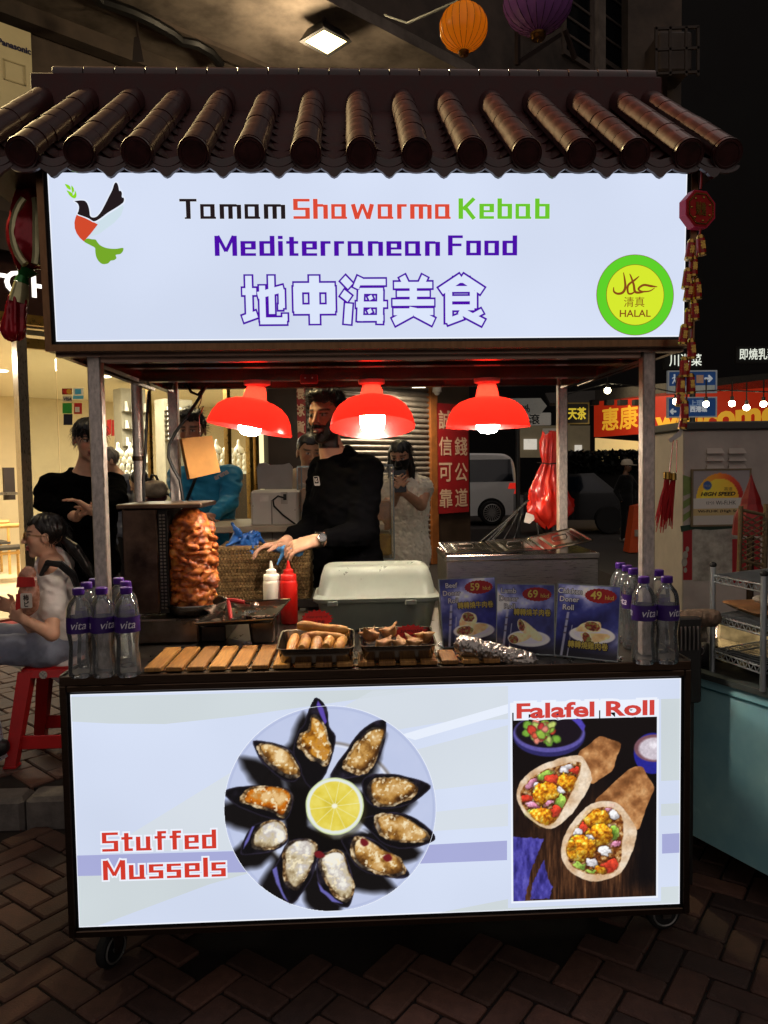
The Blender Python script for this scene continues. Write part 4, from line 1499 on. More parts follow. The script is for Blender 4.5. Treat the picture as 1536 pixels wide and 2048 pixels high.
fr_ = on_low(1300,1413) - on_low(1040,1420)
fr_ = fr_ / np.linalg.norm(fr_)
fu = np.array([-fr_[2],0,fr_[0]])
letters('Falafel Roll',fo,fr_,fu,0.05,m_white,low,eps=0.0018,bold=0.0095,fit=(0.43,0.062),name='lettering_halo')
letters('Falafel Roll',fo,fr_,fu,0.05,glow_mat('print_soft_red','d0433c',1.0),low,eps=0.0024,bold=0.0016,fit=(0.413,0.047))
# ================================================================== LAMPS AND GOODS ON THE STALL
ZC = 0.9855
m_shade = translucent_mat('red_lamp_shade',(0.16,0.0042,0.0024),t=0.42,rough=0.25,gloss=0.05)
m_bulb = glow_mat('led_bulb_glow','fff0da',190.0,sample=True)
m_mount = mat('pale_plastic_mount','d8a9a4',0.4,var=0.05)
LAMPS = []
def rot_about(ax,ang):
  return np.array(Matrix.Rotation(ang,3,Vector(ax)))
def heat_lamp(top,tiltx,tilty,label):
  t = thing('heat_lamp',label,'lamp',top,'red heat lamps under the canopy')
  R = rot_about((1,0,0),tiltx) @ rot_about((0,1,0),tilty)
  ax = R @ np.array([0,0,1.0])
  rim = np.asarray(top) - np.array([0,0,0.010]) - ax * 0.158
  prof = [(.149,-.003),(.1485,.003),(.145,.016),(.138,.040),(.122,.067),(.098,.087),(.070,.098),(.046,.103),(.041,.106),(.037,.130),(.030,.150),(.012,.154)]
  MB().open_lathe(prof,rim,40,ax).build('shade',m_shade,t,smooth=True,angle=50)
  MB().lathe([(.012,.150),(.021,.142),(.021,.085),(.028,.07),(.043,.056),(.043,.014),(.038,-.008),(.025,-.021),(.0,-.025)],rim,24,ax).build('bulb',m_bulb,t,smooth=True)
  MB().lathe([(.046,0),(.046,-.013),(.032,-.018),(.024,-.026),(.0,-.027)],np.asarray(top) + [0,0,0.001],24).build('mount',m_mount,t,smooth=True,angle=40)
  return t
LB = 1.881
heat_lamp((P(514,752,.5)[0],0.5,LB),-0.03,0.19,'red dome heat lamp hanging crooked, nearest the meat spit')
heat_lamp((P(743,752,.5)[0],0.5,LB),-0.215,0.0,'red dome heat lamp tipped forward so its glowing bulb shows, middle of three')
heat_lamp((P(974,752,.5)[0],0.5,LB),-0.055,0.0,'red dome heat lamp hanging level beside the red plastic bags')
# ---- water bottles
m_pet = film_mat('clear_water_bottle','e6ebee',.085,.05,.5)
m_cap = mat('purple_cap','4a1f86',0.42,var=0.08)
m_label = mat('purple_label_film','3d2170',0.35,var=0.12,coat=0.2)
m_print_white = mat('white_print','e6e2ea',0.5,var=0.02)
def bent_letters(s,c,r,ang,z,h,m,parent,shear=0.25,bold=0.0,width=None):
  me = text_mesh(s,1.0,bold / h,'CENTER',shear)
  n = len(me.vertices)
  co = np.empty(n * 3)
  me.vertices.foreach_get('co',co)
  co = co.reshape(n,3)
  lo,hi = co.min(0),co.max(0)
  sc = h / (hi[1] - lo[1])
  x = (co[:,0] - (lo[0] + hi[0]) / 2) * (width / (hi[0] - lo[0]) if width else sc)
  a = ang + x / r
  w = np.stack([c[0] + r * np.cos(a),c[1] + r * np.sin(a),c[2] + z + (co[:,1] - (lo[1] + hi[1]) / 2) * sc],-1)
  me.vertices.foreach_set('co',w.ravel())
  me.materials.clear()
  me.update()
  return link('lettering',me,parent,m)
def make_bottle(c,label):
  t = thing('water_bottle',label,'bottle',c,'bottles of water along the ends of the counter')
  pr = [(.0,.003),(.020,.002),(.031,.0),(.0345,.006),(.0345,.02),(.034,.04),(.0315,.07),(.030,.088),(.0315,.105),(.0345,.122),(.0352,.128),
     (.0352,.175),(.0345,.182),(.033,.198),(.027,.214),(.018,.225),(.0135,.231),(.0135,.236),(.0,.236)]
  MB().lathe(pr,c,28).build('bottle_body',m_pet,t,smooth=True)
  cp = [(.0,.2365),(.0155,.2365),(.0165,.238),(.0165,.2535),(.015,.2555),(.0,.256)]
  MB().lathe(cp,c,24).build('cap',m_cap,t,smooth=True,angle=35)
  lb = MB().open_lathe([(.0358,.129),(.0359,.152),(.0358,.174)],c,32)
  lb = lb.build('label_band',m_label,t,smooth=True)
  for a in (-math.pi / 2 + .25,-math.pi / 2 + .25 + 2.1,-math.pi / 2 + .25 - 2.1):
    bent_letters('vita',c,.0362,a,.152,.021,m_print_white,lb,width=.042)
  return t
b0 = PZ(163,1352,ZC)
bot = make_bottle((b0[0],b0[1],ZC),'clear water bottle with purple cap at the far left front corner of the counter')
spots = [(PZ(209,1351,ZC),2.6,'water bottle turned to its barcode side, front middle by the left post'),
    (PZ(258,1350,ZC),.1,'clear water bottle beside the first wooden slat'),
    (P(176,1250,.125),.4,'water bottle just behind the leftmost front bottle'),
    (P(192,1250,.20),1.0,'rearmost water bottle in the row left of the left post'),
    (P(254,1250,.125),.9,'water bottle just behind the bottle next to the slats'),
    (P(240,1250,.21),.5,'rearmost water bottle between the left post and the spit machine'),
    (PZ(1287,1325,ZC),-.15,'clear water bottle in front of the right post beside the chicken roll menu card'),
    (PZ(1333,1324,ZC),.12,'clear water bottle at the far right front corner of the counter'),
    (P(1316,1250,.135),.4,'water bottle behind the right corner bottle, its cap level with the post'),
    (PZ(1267,1136,ZC + .256),.3,'water bottle behind the chicken roll card, nearest the right post'),
    (PZ(1254,1130,ZC + .256),.8,'water bottle in the middle of the row behind the chicken roll card'),
    (PZ(1241,1125,ZC + .256),1.2,'rearmost water bottle in the row left of the right post')]
for p,rz,lab in spots:
  copy_thing(bot,(p[0] - b0[0],p[1] - b0[1],0),lab,rz)
# ---- slatted wooden rack
m_wood = [mat('slat_wood_%d' % i,c,0.5,var=0.3,scale=14,stretch=(1.0,9.0,1.0) if False else (16,1.2,4),bump=0.2,bscale=40,c2=c2) for i,(c,c2) in enumerate((('bb8a48','83582c'),('ae7d3e','724822'),('9c6f38','603c1a')))]
sx0 = PZ(294,1347,0.999)
rack = thing('slatted_rack','low wooden slat rack along the front edge of the counter','rack',(0,0.1,ZC))
NS = 17
for i in range(NS):
  x = sx0[0] + i * 0.0622
  y1 = 0.285 if i < 8 else 0.155
  MB().box((x - 0.0245,0.024,0.9875),(x + 0.0245,y1,1.0005),bev=0.002).build('slat',m_wood[(i * 7) % 3],rack)
for y in (0.05,0.13):
  MB().box((sx0[0] - 0.01,y - 0.008,ZC + .0005),(sx0[0] + (NS - 1) * 0.0622 + 0.01,y + 0.008,0.9873)).build('rail',m_wood[2],rack)
MB().box((sx0[0] - 0.04,0.292,ZC),(-.20,0.298,ZC + 0.006)).build('rear_rail',m_steel2,rack)
def rr_loft(mb,secs,n=5,cap0=True,cap1=True,m=None):
  """loft of rounded rectangles (z, cx, cy, w, d, r)"""
  rings = []
  for (z,cx,cy,w,d,r) in secs:
    rings.append([(x,y,z) for x,y in rounded(w,d,min(r,w / 2.01,d / 2.01),n,cx,cy)])
  k = len(rings[0])
  vs = [p for ring in rings for p in ring]
  if m is not None:
    vs = [tuple(m @ Vector(p)) for p in vs]
  fs = []
  for a in range(len(rings) - 1):
    for i in range(k):
      j = (i + 1) % k
      fs.append((a * k + i,a * k + j,(a + 1) * k + j,(a + 1) * k + i))
  if cap0:
    fs.append(tuple(range(k - 1,-1,-1)))
  if cap1:
    fs.append(tuple(range((len(rings) - 1) * k,len(rings) * k)))
  return mb.add(vs,fs)
m_tray = mat('tray_steel','9c958c',0.22,1.0,var=0.12,scale=12,rvar=0.1)
m_tray_dark = mat('worn_tray_steel','7b6d62',0.3,1.0,var=0.25,scale=10,rvar=0.14)
def steel_tray(cx,cy,z,w,d,h,tilt,label,name='steel_tray'):
  t = thing(name,label,'tray',(cx,cy,z))
  mt = Matrix.Translation((cx,cy,z)) @ Matrix.Rotation(tilt,4,'X')
  mb = MB()
  rr_loft(mb,[(h,0,0,w,d,.022),(h - .003,0,0,w,d,.022),(h - .004,0,0,w - .008,d - .008,.02),(.006,0,0,w - .024,d - .024,.016),(0,0,0,w - .034,d - .034,.012),(.0012,0,0,w - .036,d - .036,.012),
        (.0075,0,0,w - .028,d - .028,.014),(h - .0045,0,0,w - .012,d - .012,.019),(h - .0005,0,0,w - .010,d - .010,.02),(h,0,0,w,d,.022)],cap0=False,cap1=False,m=mt)
  rr_loft(mb,[(.0018,0,0,w - .034,d - .034,.012),(.0016,0,0,w - .034,d - .034,.012)],m=mt)
  mb.build('tray_pan',m_tray,t,smooth=True,angle=35)
  return t,mt
tA = P(634,1310,.03)
tB = P(793,1298,.03)
trA,mtA = steel_tray(P(634,1300,.12)[0],0.125,1.0015,0.232,0.19,0.052,0.10,'steel tray of fried rolls on the slats, left of two')
trB,mtB = steel_tray(P(794,1300,.12)[0],0.135,1.0015,0.232,0.19,0.052,0.10,'steel tray of fried pastry parcels on the slats, right of two')
m_fried = mat('fried_pastry','d09a45',0.55,var=0.3,scale=30,c2='9a5a1c',bump=0.35,bscale=120,coat=0.15)
m_fried2 = mat('fried_wonton_pastry','b98a52',0.6,var=0.3,scale=34,c2='7d4a20',bump=0.4,bscale=130)
def pastry_roll(p,q,r,seed,label,m,group):
  p,q = np.asarray(p,float),np.asarray(q,float)
  d = q - p
  pts,rs = [],[]
  rg = random.Random(seed)
  ph = rg.uniform(0,6)
  for i in range(9):
    t = i / 8
    pts.append(p + d * t + np.array([0,0,0.004 * math.sin(t * 5 + ph)]))
    rs.append(r * (1 + 0.10 * math.sin(t * 9 + ph)) * (0.62 if i in (0,8) else 1.0))
  o = MB().tube(pts,rs,12).build('fried_roll',m,None,smooth=True,angle=60)
  return tag(o,label,'roll',group)
def on_tray(mt,x,y,z):
  return np.array(mt @ Vector((x,y,z)))
pastry_roll(on_tray(mtA,-.062,.052,.075),on_tray(mtA,.096,.040,.066),.0155,1,'longest golden fried roll lying across the top of the left tray',m_fried,'fried rolls in the left tray')
rgs = random.Random(5)
for i in range(5):
  x = -.078 + i * .036
  pastry_roll(on_tray(mtA,x,-.062,.030 + .012 * (i % 2)),on_tray(mtA,x + .012,.03,.048),.0165,10 + i,('leftmost fried roll standing end-on in the front row of the left tray','second fried roll from the left in the front row of the left tray','middle fried roll in the front row of the left tray','fourth fried roll from the left in the front row of the left tray','rightmost fried roll in the front row of the left tray')[i],m_fried,'fried rolls in the left tray')
for i in range(2):
  pastry_roll(on_tray(mtA,-.05 + .02 * i,.02 + .03 * i,.052 + .006 * i),on_tray(mtA,.085,.012 + .03 * i,.05),.0145,20 + i,('fried roll lying crosswise just behind the front row of the left tray','fried roll lying crosswise directly under the longest roll')[i],m_fried,'fried rolls in the left tray')
def wonton(c,s,seed,label):
  F = Field(np.asarray(c) - s * 1.5,np.asarray(c) + s * 1.5,0.0035)
  rg = random.Random(seed)
  a0 = rg.uniform(0,6)
  F.ell(c,(s * .62,s * .55,s * .42),.008)
  for k in range(4):
    a = a0 + k * 1.57 + rg.uniform(-.3,.3)
    tip = np.asarray(c) + np.array([math.cos(a) * s,math.sin(a) * s * .8,rg.uniform(.25,.95) * s])
    F.cone(c,tip,s * .34,s * .06,.008,flat=((-math.sin(a),math.cos(a),.4),1.5))
  F.rough(lambda x,y,z: (fbm(x * 60,y * 60,z * 60,o=2,seed=seed) - .5) * .008)
  me,v = F.skin('fried_parcel')
  return tag(link('fried_parcel',me,None,m_fried2),label,'pastry','fried parcels in the right tray')
for i,(x,y,z,lab) in enumerate(((-.082,.0,.052,'folded fried parcel at the left end of the right tray'),(-.045,-.045,.036,'pointed fried parcel at the front left of the right tray'),
                  (-.022,.022,.054,'tall fried parcel near the middle of the right tray'),(.012,-.045,.036,'small fried parcel at the front centre of the right tray'),
                  (.052,-.04,.040,'peaked fried parcel before the red card'),(.085,-.012,.05,'upright fried parcel at the right end of the right tray'))):
  wonton(on_tray(mtB,x,y,z),.036,40 + i,lab)
def star_card(c,w,h,lab,txt,lean):
  """hand-cut red starburst price card"""
  pts = []
  n = 18
  for i in range(2 * n):
    a = math.pi * i / n
    q = 1.0 if i % 2 == 0 else 0.78
    pts.append((w / 2 * q * math.cos(a) * (1.0 + .05 * math.sin(i * 3.1)),h / 2 * q * math.sin(a)))
  u = np.array([0,math.sin(lean),math.cos(lean)])
  o = MB().prism(pts,c,X_,u,0.001).build('price_card',mat('red_card','d8241c',0.6,var=0.08),None,label=lab,cat='card')
  mk = mat('black_marker','16090a',0.6,var=0.02)
  letters(txt[0],np.asarray(c) + u * h * .10,X_,u,h * .2,mk,o,eps=.0006,shear=.3,fit=(w * .62,h * .15),name='handwriting')
  letters(txt[1],np.asarray(c) - u * h * .16,X_,u,h * .25,mk,o,eps=.0006,shear=.2,fit=(w * .46,h * .20),name='handwriting')
  return o
star_card(P(634,1238,.21),.108,.062,'red starburst card handwritten in black, stuck behind the left tray of rolls',('cheese spring roll','芝士春卷'),.25)
star_card(P(822,1266,.20),.112,.058,'red starburst card handwritten in black, tucked into the right tray',('samosa','咖喱角'),.35)
# ---- doner machine with the meat cone
m_mach = mat('spit_machine_steel','6a5446',0.36,0.9,var=0.3,scale=7,c2='2c211c',rvar=0.14)
mc = P(300,1287,.40)
mx0,mx1 = P(247,1150,.42)[0],P(338,1150,.42)[0]
mach = thing('doner_grill','upright doner grill with brown steel casing beside the meat cone','grill',((mx0 + mx1) / 2,.5,ZC))
MB().box((mx0,.42,ZC + .10),(mx1 - .035,.66,1.445),bev=.004).build('casing',m_mach,mach)
MB().box((mx1 - .034,.43,ZC + .10),(mx1 - .004,.65,1.44)).build('heater_panel',mat('burner_black','100c0b',0.7,var=0.2,bump=0.5,bscale=300),mach)
pf = MB()
for k in range(28):
  z = ZC + .115 + k * .0118
  for j in range(2):
    pf.box((mx1 - .030 + j * .012,.4262,z),(mx1 - .023 + j * .012,.4298,z + .006))
pf.build('perforated_strip',mat('perforated_steel','7d736a',0.35,1.0),mach,kind='stuff')
MB().box((mx0 - .012,.40,1.446),(P(405,1020,.42)[0],.68,1.462),bev=.003).build('top_plate',m_mach,mach)
MB().box((mx0 + .03,.395,ZC),(P(400,1250,.42)[0],.70,ZC + .085),bev=.006).build('grill_base',m_tray_dark,mach)
MB().box((P(402,1250,.42)[0],.41,ZC),(P(452,1250,.42)[0],.68,ZC + .055),bev=.004).build('drip_tray',mat('dark_drip_tray','2a2522',0.35,0.7),mach)
MC = P(383,1120,.52)
MB().cyl((MC[0],MC[1],ZC + .085),(MC[0],MC[1],1.445),.008,n=10).build('spit',m_tray,mach)
cone = Field((MC[0] - .125,MC[1] - .125,1.075),(MC[0] + .125,MC[1] + .125,1.44),0.0038)
rg = random.Random(12)
zt,zb = P(383,1040,.52)[2],P(383,1212,.52)[2]
nl = 15
for k in range(nl):
  z = zb + (zt - zb) * (k + .5) / nl
  fr0 = (k + .5) / nl
  R = .076 + .014 * math.sin(fr0 * 2.6) - .016 * max(0,fr0 - .7) / .3 - (.012 if fr0 > .92 else 0) - (.014 if fr0 < .08 else 0)
  cone.cone((MC[0],MC[1],z - .012),(MC[0],MC[1],z + .012),R - .012,R - .012,.004)
  m_ = 12
  for j in range(m_):
    a = 2 * math.pi * (j + rg.random() * .8) / m_
    rr = R - .008 + rg.uniform(-.006,.007)
    s = rg.uniform(.010,.022)
    rot = rot_about((0,0,1),a) @ rot_about((1,0,0),rg.uniform(-.6,.6))
    cone.ell((MC[0] + rr * math.cos(a),MC[1] + rr * math.sin(a),z + rg.uniform(-.010,.010)),(s * .8,s * rg.uniform(1.0,2.1),s * rg.uniform(.5,.8)),.0032,R=rot)
cone.rough(lambda x,y,z: (fbm(x * 90,y * 90,z * 90,o=3,seed=4) - .5) * .010)
me,v = cone.skin('meat_cone',1)
nz = fbm(v[:,0] * 55,v[:,1] * 55,v[:,2] * 70,o=4,seed=2)
rad = np.hypot(v[:,0] - MC[0],v[:,1] - MC[1])
dep = np.clip((rad - .060) / .03,0,1)
t_ = np.clip(nz * 1.3 - .18,0,1)
stops = [(0,(66,24,8)),(.28,(132,60,20)),(.5,(190,102,38)),(.75,(216,140,66)),(1,(232,178,112))]
cl_ = np.stack([np.interp(t_,[s[0] for s in stops],[s[1][k] for s in stops]) for k in range(3)],-1)
paint_attr(me,lin_arr(cl_))
tag(link('meat_cone',me,None,paint_mat('roast_meat',rough=0.42,spec=0.5,bump=0.6,bscale=120)),'browned doner meat cone turning on the upright spit','meat')
pan = MB().lathe([(.0,.001),(.098,.001),(.106,.008),(.116,.034),(.120,.036),(.119,.039),(.113,.037),(.103,.010),(.0,.005)],(MC[0] + .005,MC[1],ZC + .0865),40)
tag(pan.build('drip_pan',m_tray,None,smooth=True,angle=35),'round steel pan under the meat cone','pan')
# ---- cutting tray with tongs on a deep steel pan
gn = thing('deep_pan','deep steel food pan under the cutting tray','pan',(P(525,1285,.35)[0],.35,ZC))
gc = PZ(525,1287,ZC)
mb = MB()
rr_loft(mb,[(ZC + .098,gc[0],gc[1] + .06,.115,.15,.016),(ZC + .096,gc[0],gc[1] + .06,.115,.15,.016),(ZC + .095,gc[0],gc[1] + .06,.098,.134,.016),(ZC + .01,gc[0],gc[1] + .06,.084,.118,.016),(ZC,gc[0],gc[1] + .06,.074,.108,.014)],cap0=False)
mb.build('pan_shell',m_tray_dark,gn,smooth=True,angle=35)
c4 = [P(388,1247,.36),P(540,1240,.30),P(580,1197,.46),P(452,1206,.56)]
c4 = [P(390,1246,.33),P(545,1238,.30),P(581,1198,.47),P(455,1206,.58)]
ct = thing('cutting_tray','shallow steel carving tray tilted beside the meat cone','tray',np.mean(c4,0))
nrm = np.cross(c4[1] - c4[0],c4[3] - c4[0])
nrm /= np.linalg.norm(nrm)
cen = np.mean(c4,0)
inn = [cen + (p - cen) * .90 - nrm * .014 for p in c4]
inn2 = [cen + (p - cen) * .91 - nrm * .012 for p in c4]
MB().add(c4 + inn,[(0,1,5,4),(1,2,6,5),(2,3,7,6),(3,0,4,7),(4,5,6,7)]).add([p - nrm * .002 for p in c4] + [p - nrm * .002 for p in inn],[(4,5,1,0),(5,6,2,1),(6,7,3,2),(7,4,0,3),(7,6,5,4)]).build('tray_pan',m_tray,ct)
MB().tube(c4,.0028,6,closed=True).build('tray_rim',m_tray,ct,smooth=True)
cr_ = MB()
rg = random.Random(3)
for i in range(26):
  a,b = rg.random(),rg.random() * .8
  p = inn2[0] * (1 - a) * (1 - b) + inn2[1] * a * (1 - b) + inn2[2] * a * b + inn2[3] * (1 - a) * b
  cr_.ball(p + nrm * .002,(rg.uniform(.002,.006),rg.uniform(.002,.005),.0025),6,4)
tag(cr_.build('meat_scraps',mat('meat_scrap','8a4a20',0.5,var=0.3),None),'brown meat scraps scattered in the carving tray','food scraps',kind='stuff')
tg = thing('tongs','steel tongs with red grips lying on the carving tray','tongs',cen)
g0,g1,g2 = P(455,1207,.44),P(490,1212,.42),P(510,1216,.40)
MB().tube([g0 + Z_ * .012,g0 * .5 + g1 * .5 + Z_ * .014,g1 + Z_ * .012],[.008,.0085,.007],8).build('grip',mat('red_grip','a81a18',0.5),tg,smooth=True)
MB().tube([g1 + Z_ * .012,g2 + Z_ * .012],.004,8).build('arm',m_tray,tg,smooth=True)
MB().lathe([(.0,0),(.012,0),(.0145,.002),(.012,.004),(0,.004)],g2 + Z_ * .010,14,(0,-.6,.8)).build('jaw',m_tray_dark,tg,smooth=True)
h0,h1 = P(457,1209,.40),P(462,1243,.33)
MB().tube([h0 + Z_ * .01,(h0 + h1) / 2 + Z_ * .012,h1 + Z_ * .008],[.006,.007,.006],8).build('grip',mat('red_grip','a81a18',0.5),tg,smooth=True)
MB().tube([h1 + Z_ * .008,P(470,1240,.34) + Z_ * .006,P(480,1236,.35) + Z_ * .004],.004,6).build('arm',m_tray,tg,smooth=True)
# ---- squeeze bottles
def squeeze(px,c,c2,lab):
  q = PZ(px,1246,ZC)
  t = thing('squeeze_bottle',lab,'bottle',q,'sauce squeeze bottles')
  MB().lathe([(0,0),(.030,0),(.033,.004),(.033,.155),(.031,.164),(.029,.166),(.0,.166)],q,26).build('bottle_body',mat('squeeze_' + c,c,0.35,var=0.05,sss=0.1),t,smooth=True,angle=40)
  MB().lathe([(.0305,.1665),(.0305,.184),(.028,.188),(.020,.192),(.019,.204),(.0145,.208),(.009,.21),(.0045,.236),(.0035,.240),(0,.241)],q,26).build('nozzle_cap',mat('nozzle_' + c2,c2,0.4,var=0.05),t,smooth=True,angle=40)
squeeze(545,'d9d3c2','e3dccb','cream white sauce squeeze bottle, left of the pair')
squeeze(579,'d01c14','c41a12','bright red sauce squeeze bottle, right of the pair')
# ---- plastic food box with domed lid
m_box = mat('frosted_plastic','c3cdb8',0.42,trans=0.55,var=0.06,rvar=0.08,ior=1.2)
m_boxl = mat('frosted_plastic_lid','d3dccb',0.30,trans=0.62,var=0.05,rvar=0.08,ior=1.2)
bx = thing('food_box','frosted plastic food box with tall clear domed lid behind the trays','food box',(P(752,1200,.68)[0],.68,ZC))
bcx,bcy = P(752,1200,.66)[0],.66
bw = P(874,1200,.66)[0] - P(630,1200,.66)[0]
mb = MB()
rr_loft(mb,[(ZC,bcx,bcy,bw * .82,.24,.03),(ZC + .004,bcx,bcy,bw * .85,.255,.035),(ZC + .10,bcx,bcy,bw * .93,.275,.04),(ZC + .103,bcx,bcy,bw * .96,.29,.04),(ZC + .108,bcx,bcy,bw * .96,.29,.04)])
mb.build('box_base',m_box,bx,smooth=True,angle=35)
mb = MB()
zl = ZC + .109
rr_loft(mb,[(zl,bcx,bcy,bw * .995,.31,.045),(zl + .012,bcx,bcy,bw,.315,.045),(zl + .016,bcx,bcy,bw * .97,.295,.05),(zl + .022,bcx,bcy,bw * .935,.275,.05),(zl + .085,bcx,bcy + .01,bw * .88,.235,.055),(zl + .108,bcx,bcy + .012,bw * .84,.215,.05),(zl + .116,bcx,bcy + .012,bw * .78,.185,.04),
      (zl + .117,bcx,bcy + .012,bw * .62,.13,.02),(zl + .114,bcx,bcy + .012,bw * .60,.12,.02)])
mb.build('lid',m_boxl,bx,smooth=True,angle=35)
for k in (-.16,.12):
  MB().box((bcx + k - .02,bcy - .163,zl - .012),(bcx + k + .02,bcy - .157,zl + .006),bev=.002).build('clip',m_boxl,bx)
for i,(dx,lab,c) in enumerate(((-.10,'green salad heap seen through the frosted food box','5f7d3e'),(.07,'pale green lettuce heap seen through the frosted food box','7f9659'))):
  F = Field((bcx + dx - .1,bcy - .1,ZC),(bcx + dx + .1,bcy + .1,ZC + .14),.007)
  F.ell((bcx + dx,bcy,ZC + .05),(.075,.08,.055),.02).rough(lambda x,y,z: (fbm(x * 40,y * 40,z * 40,o=2,seed=i) - .5) * .05)
  me,v = F.skin('salad_heap')
  tag(link('salad_heap',me,None,mat('salad_' + c,c,0.6,var=0.3)),lab,'salad')
# ---- bain-marie with three lids
bm0,bm1 = P(893,1130,.60),P(1197,1130,.60)
bmt = P(1040,1108,.60)[2]
bm = thing('food_warmer','stainless steel food warmer box behind the menu cards','food warmer',((bm0[0] + bm1[0]) / 2,.74,ZC))
MB().box((bm0[0],.60,ZC),(bm1[0],.90,bmt - .022),bev=.003).build('warmer_body',m_steel2,bm)
MB().box((bm0[0] - .004,.594,bmt - .0215),(bm1[0] + .004,.906,bmt),bev=.003).build('warmer_rim',m_tray,bm)
mw = (bm1[0] - bm0[0]) / 3
def gn_lid(cx,cy,z,w,d,rx,ry,lab):
  t = thing('pan_lid',lab,'lid',(cx,cy,z),'steel lids on the food warmer')
  mt = Matrix.Translation((cx,cy,z)) @ Matrix.Rotation(ry,4,'Y') @ Matrix.Rotation(rx,4,'X')
  mb = MB()
  rr_loft(mb,[(.0,0,0,w,d,.018),(.003,0,0,w,d,.018),(.004,0,0,w - .014,d - .014,.016),(-.004,0,0,w - .034,d - .034,.012),(-.005,0,0,w - .05,d - .05,.010),(.004,0,0,w - .085,d - .085,.010),(.0045,0,0,w - .09,d - .09,.010)],m=mt)
  mb.build('lid_plate',m_tray,t,smooth=True,angle=30)
  MB().tube([mt @ Vector(q) for q in ((-.03,0,.004),(-.026,0,.016),(.026,0,.016),(.03,0,.004))],.003,6).build('handle',m_tray,t,smooth=True)
gn_lid(bm0[0] + mw * .5,.75,bmt + .012,mw * .98,.28,.05,.0,'flat steel pan lid at the left end of the food warmer')
gn_lid(bm0[0] + mw * 1.5,.74,bmt + .018,mw * .98,.28,.07,-.05,'steel pan lid in the middle of the food warmer')
gn_lid(bm0[0] + mw * 2.42,.73,bmt + .040,mw * .98,.28,.10,-.20,'steel pan lid propped up at a slant at the right end of the food warmer')
# ---- three menu cards in acrylic stands
m_poster = paint_mat('printed_card',rough=0.28)
m_acryl = mat('acrylic_edge','b9c3c8',0.15,trans=0.6,var=0.02)
m_gold = mat('print_gold','d8c25a',0.5,var=0.03)
m_pwhite = mat('print_card_white','d9d9e2',0.5,var=0.02)
m_pred = mat('print_burst_red','a3141c',0.5,var=0.05)
m_pdark = mat('print_outline_dark','2a1a10',0.5,var=0.02)
def paint_menu(kind):
  def fn(gx,gy,pts):
    w,h = gx.max(),gy.max()
    U,V = gx / w * 400,(1 - gy / h) * 440
    p = Paint(U,V,(40,44,110))
    n = p.noise(.008,3 + kind,4) + .25 * np.sin(V * .012 + U * .006)
    p.c = p.ramp(n * 1.35 - .25,[(0,(22,24,78)),(.4,(46,52,124)),(.65,(104,110,168)),(1,(206,210,232))])
    p.put(np.clip((V - 330) / 90,0,1) * .92,(16,14,22))
    # thin lattice tower
    for (x0,ww) in ((70,8),(110,3)):
      p.fill(np.abs(U - x0 - (V - 200) * -.12) - ww + (V < (170 if ww > 4 else 250)) * 60,(170,172,190),4,.8)
    for y in (215,262,300):
      p.fill(p.sd_ell(70 - (y - 200) * .12,y,14,5),(70,60,76),4,.8)
    cx,cy = (235,300) if kind == 2 else (225,345)
    p.fill(p.sd_ell(cx,cy + 10,150,56),(30,28,50),20,.7)
    p.fill(p.sd_ell(cx,cy,148,52),(214,212,220),4)
    p.fill(p.sd_ell(cx,cy - 4,120,38),(196,194,206),8)
    def wrapq(pts_,mx,my,rx,ry,a,s):
      br = p.ramp(p.noise(.03,s,3),[(0,(188,152,96)),(.5,(222,196,146)),(1,(242,226,188))])
      p.fill(p.sd_poly(smooth_pts(pts_,3),3,.03,s),br,3)
      me_ = p.ramp(p.noise(.09,s + 2,3) * 1.5 - .3,[(0,(62,22,14)),(.4,(140,52,34)),(.7,(110,128,60)),(1,(206,150,90))])
      p.fill(p.sd_ell(mx,my,rx + 4,ry + 4,a),(236,220,186),3)
      p.fill(p.sd_ell(mx,my,rx,ry,a,4,.08,s),me_,4)
    if kind == 2:
      wrapq([(130,270),(180,230),(270,215),(290,240),(280,275),(200,285),(140,285)],235,248,50,28,.1,5)
      wrapq([(160,300),(210,290),(330,285),(345,310),(260,345),(200,345)],205,325,26,40,-.5,9)
    elif kind == 1:
      wrapq([(150,250),(190,230),(300,310),(320,345),(290,360),(170,300)],172,262,22,38,-.3,5)
      wrapq([(90,340),(140,310),(240,325),(200,360),(110,378)],118,352,34,26,.2,9)
    else:
      wrapq([(120,300),(150,240),(210,225),(250,250),(240,300),(150,320)],190,255,44,30,.15,5)
      wrapq([(100,340),(160,305),(300,300),(330,330),(220,375),(130,372)],160,342,58,30,-.05,9)
    return np.clip(p.c * 1.22 + 4,0,255)
  return fn
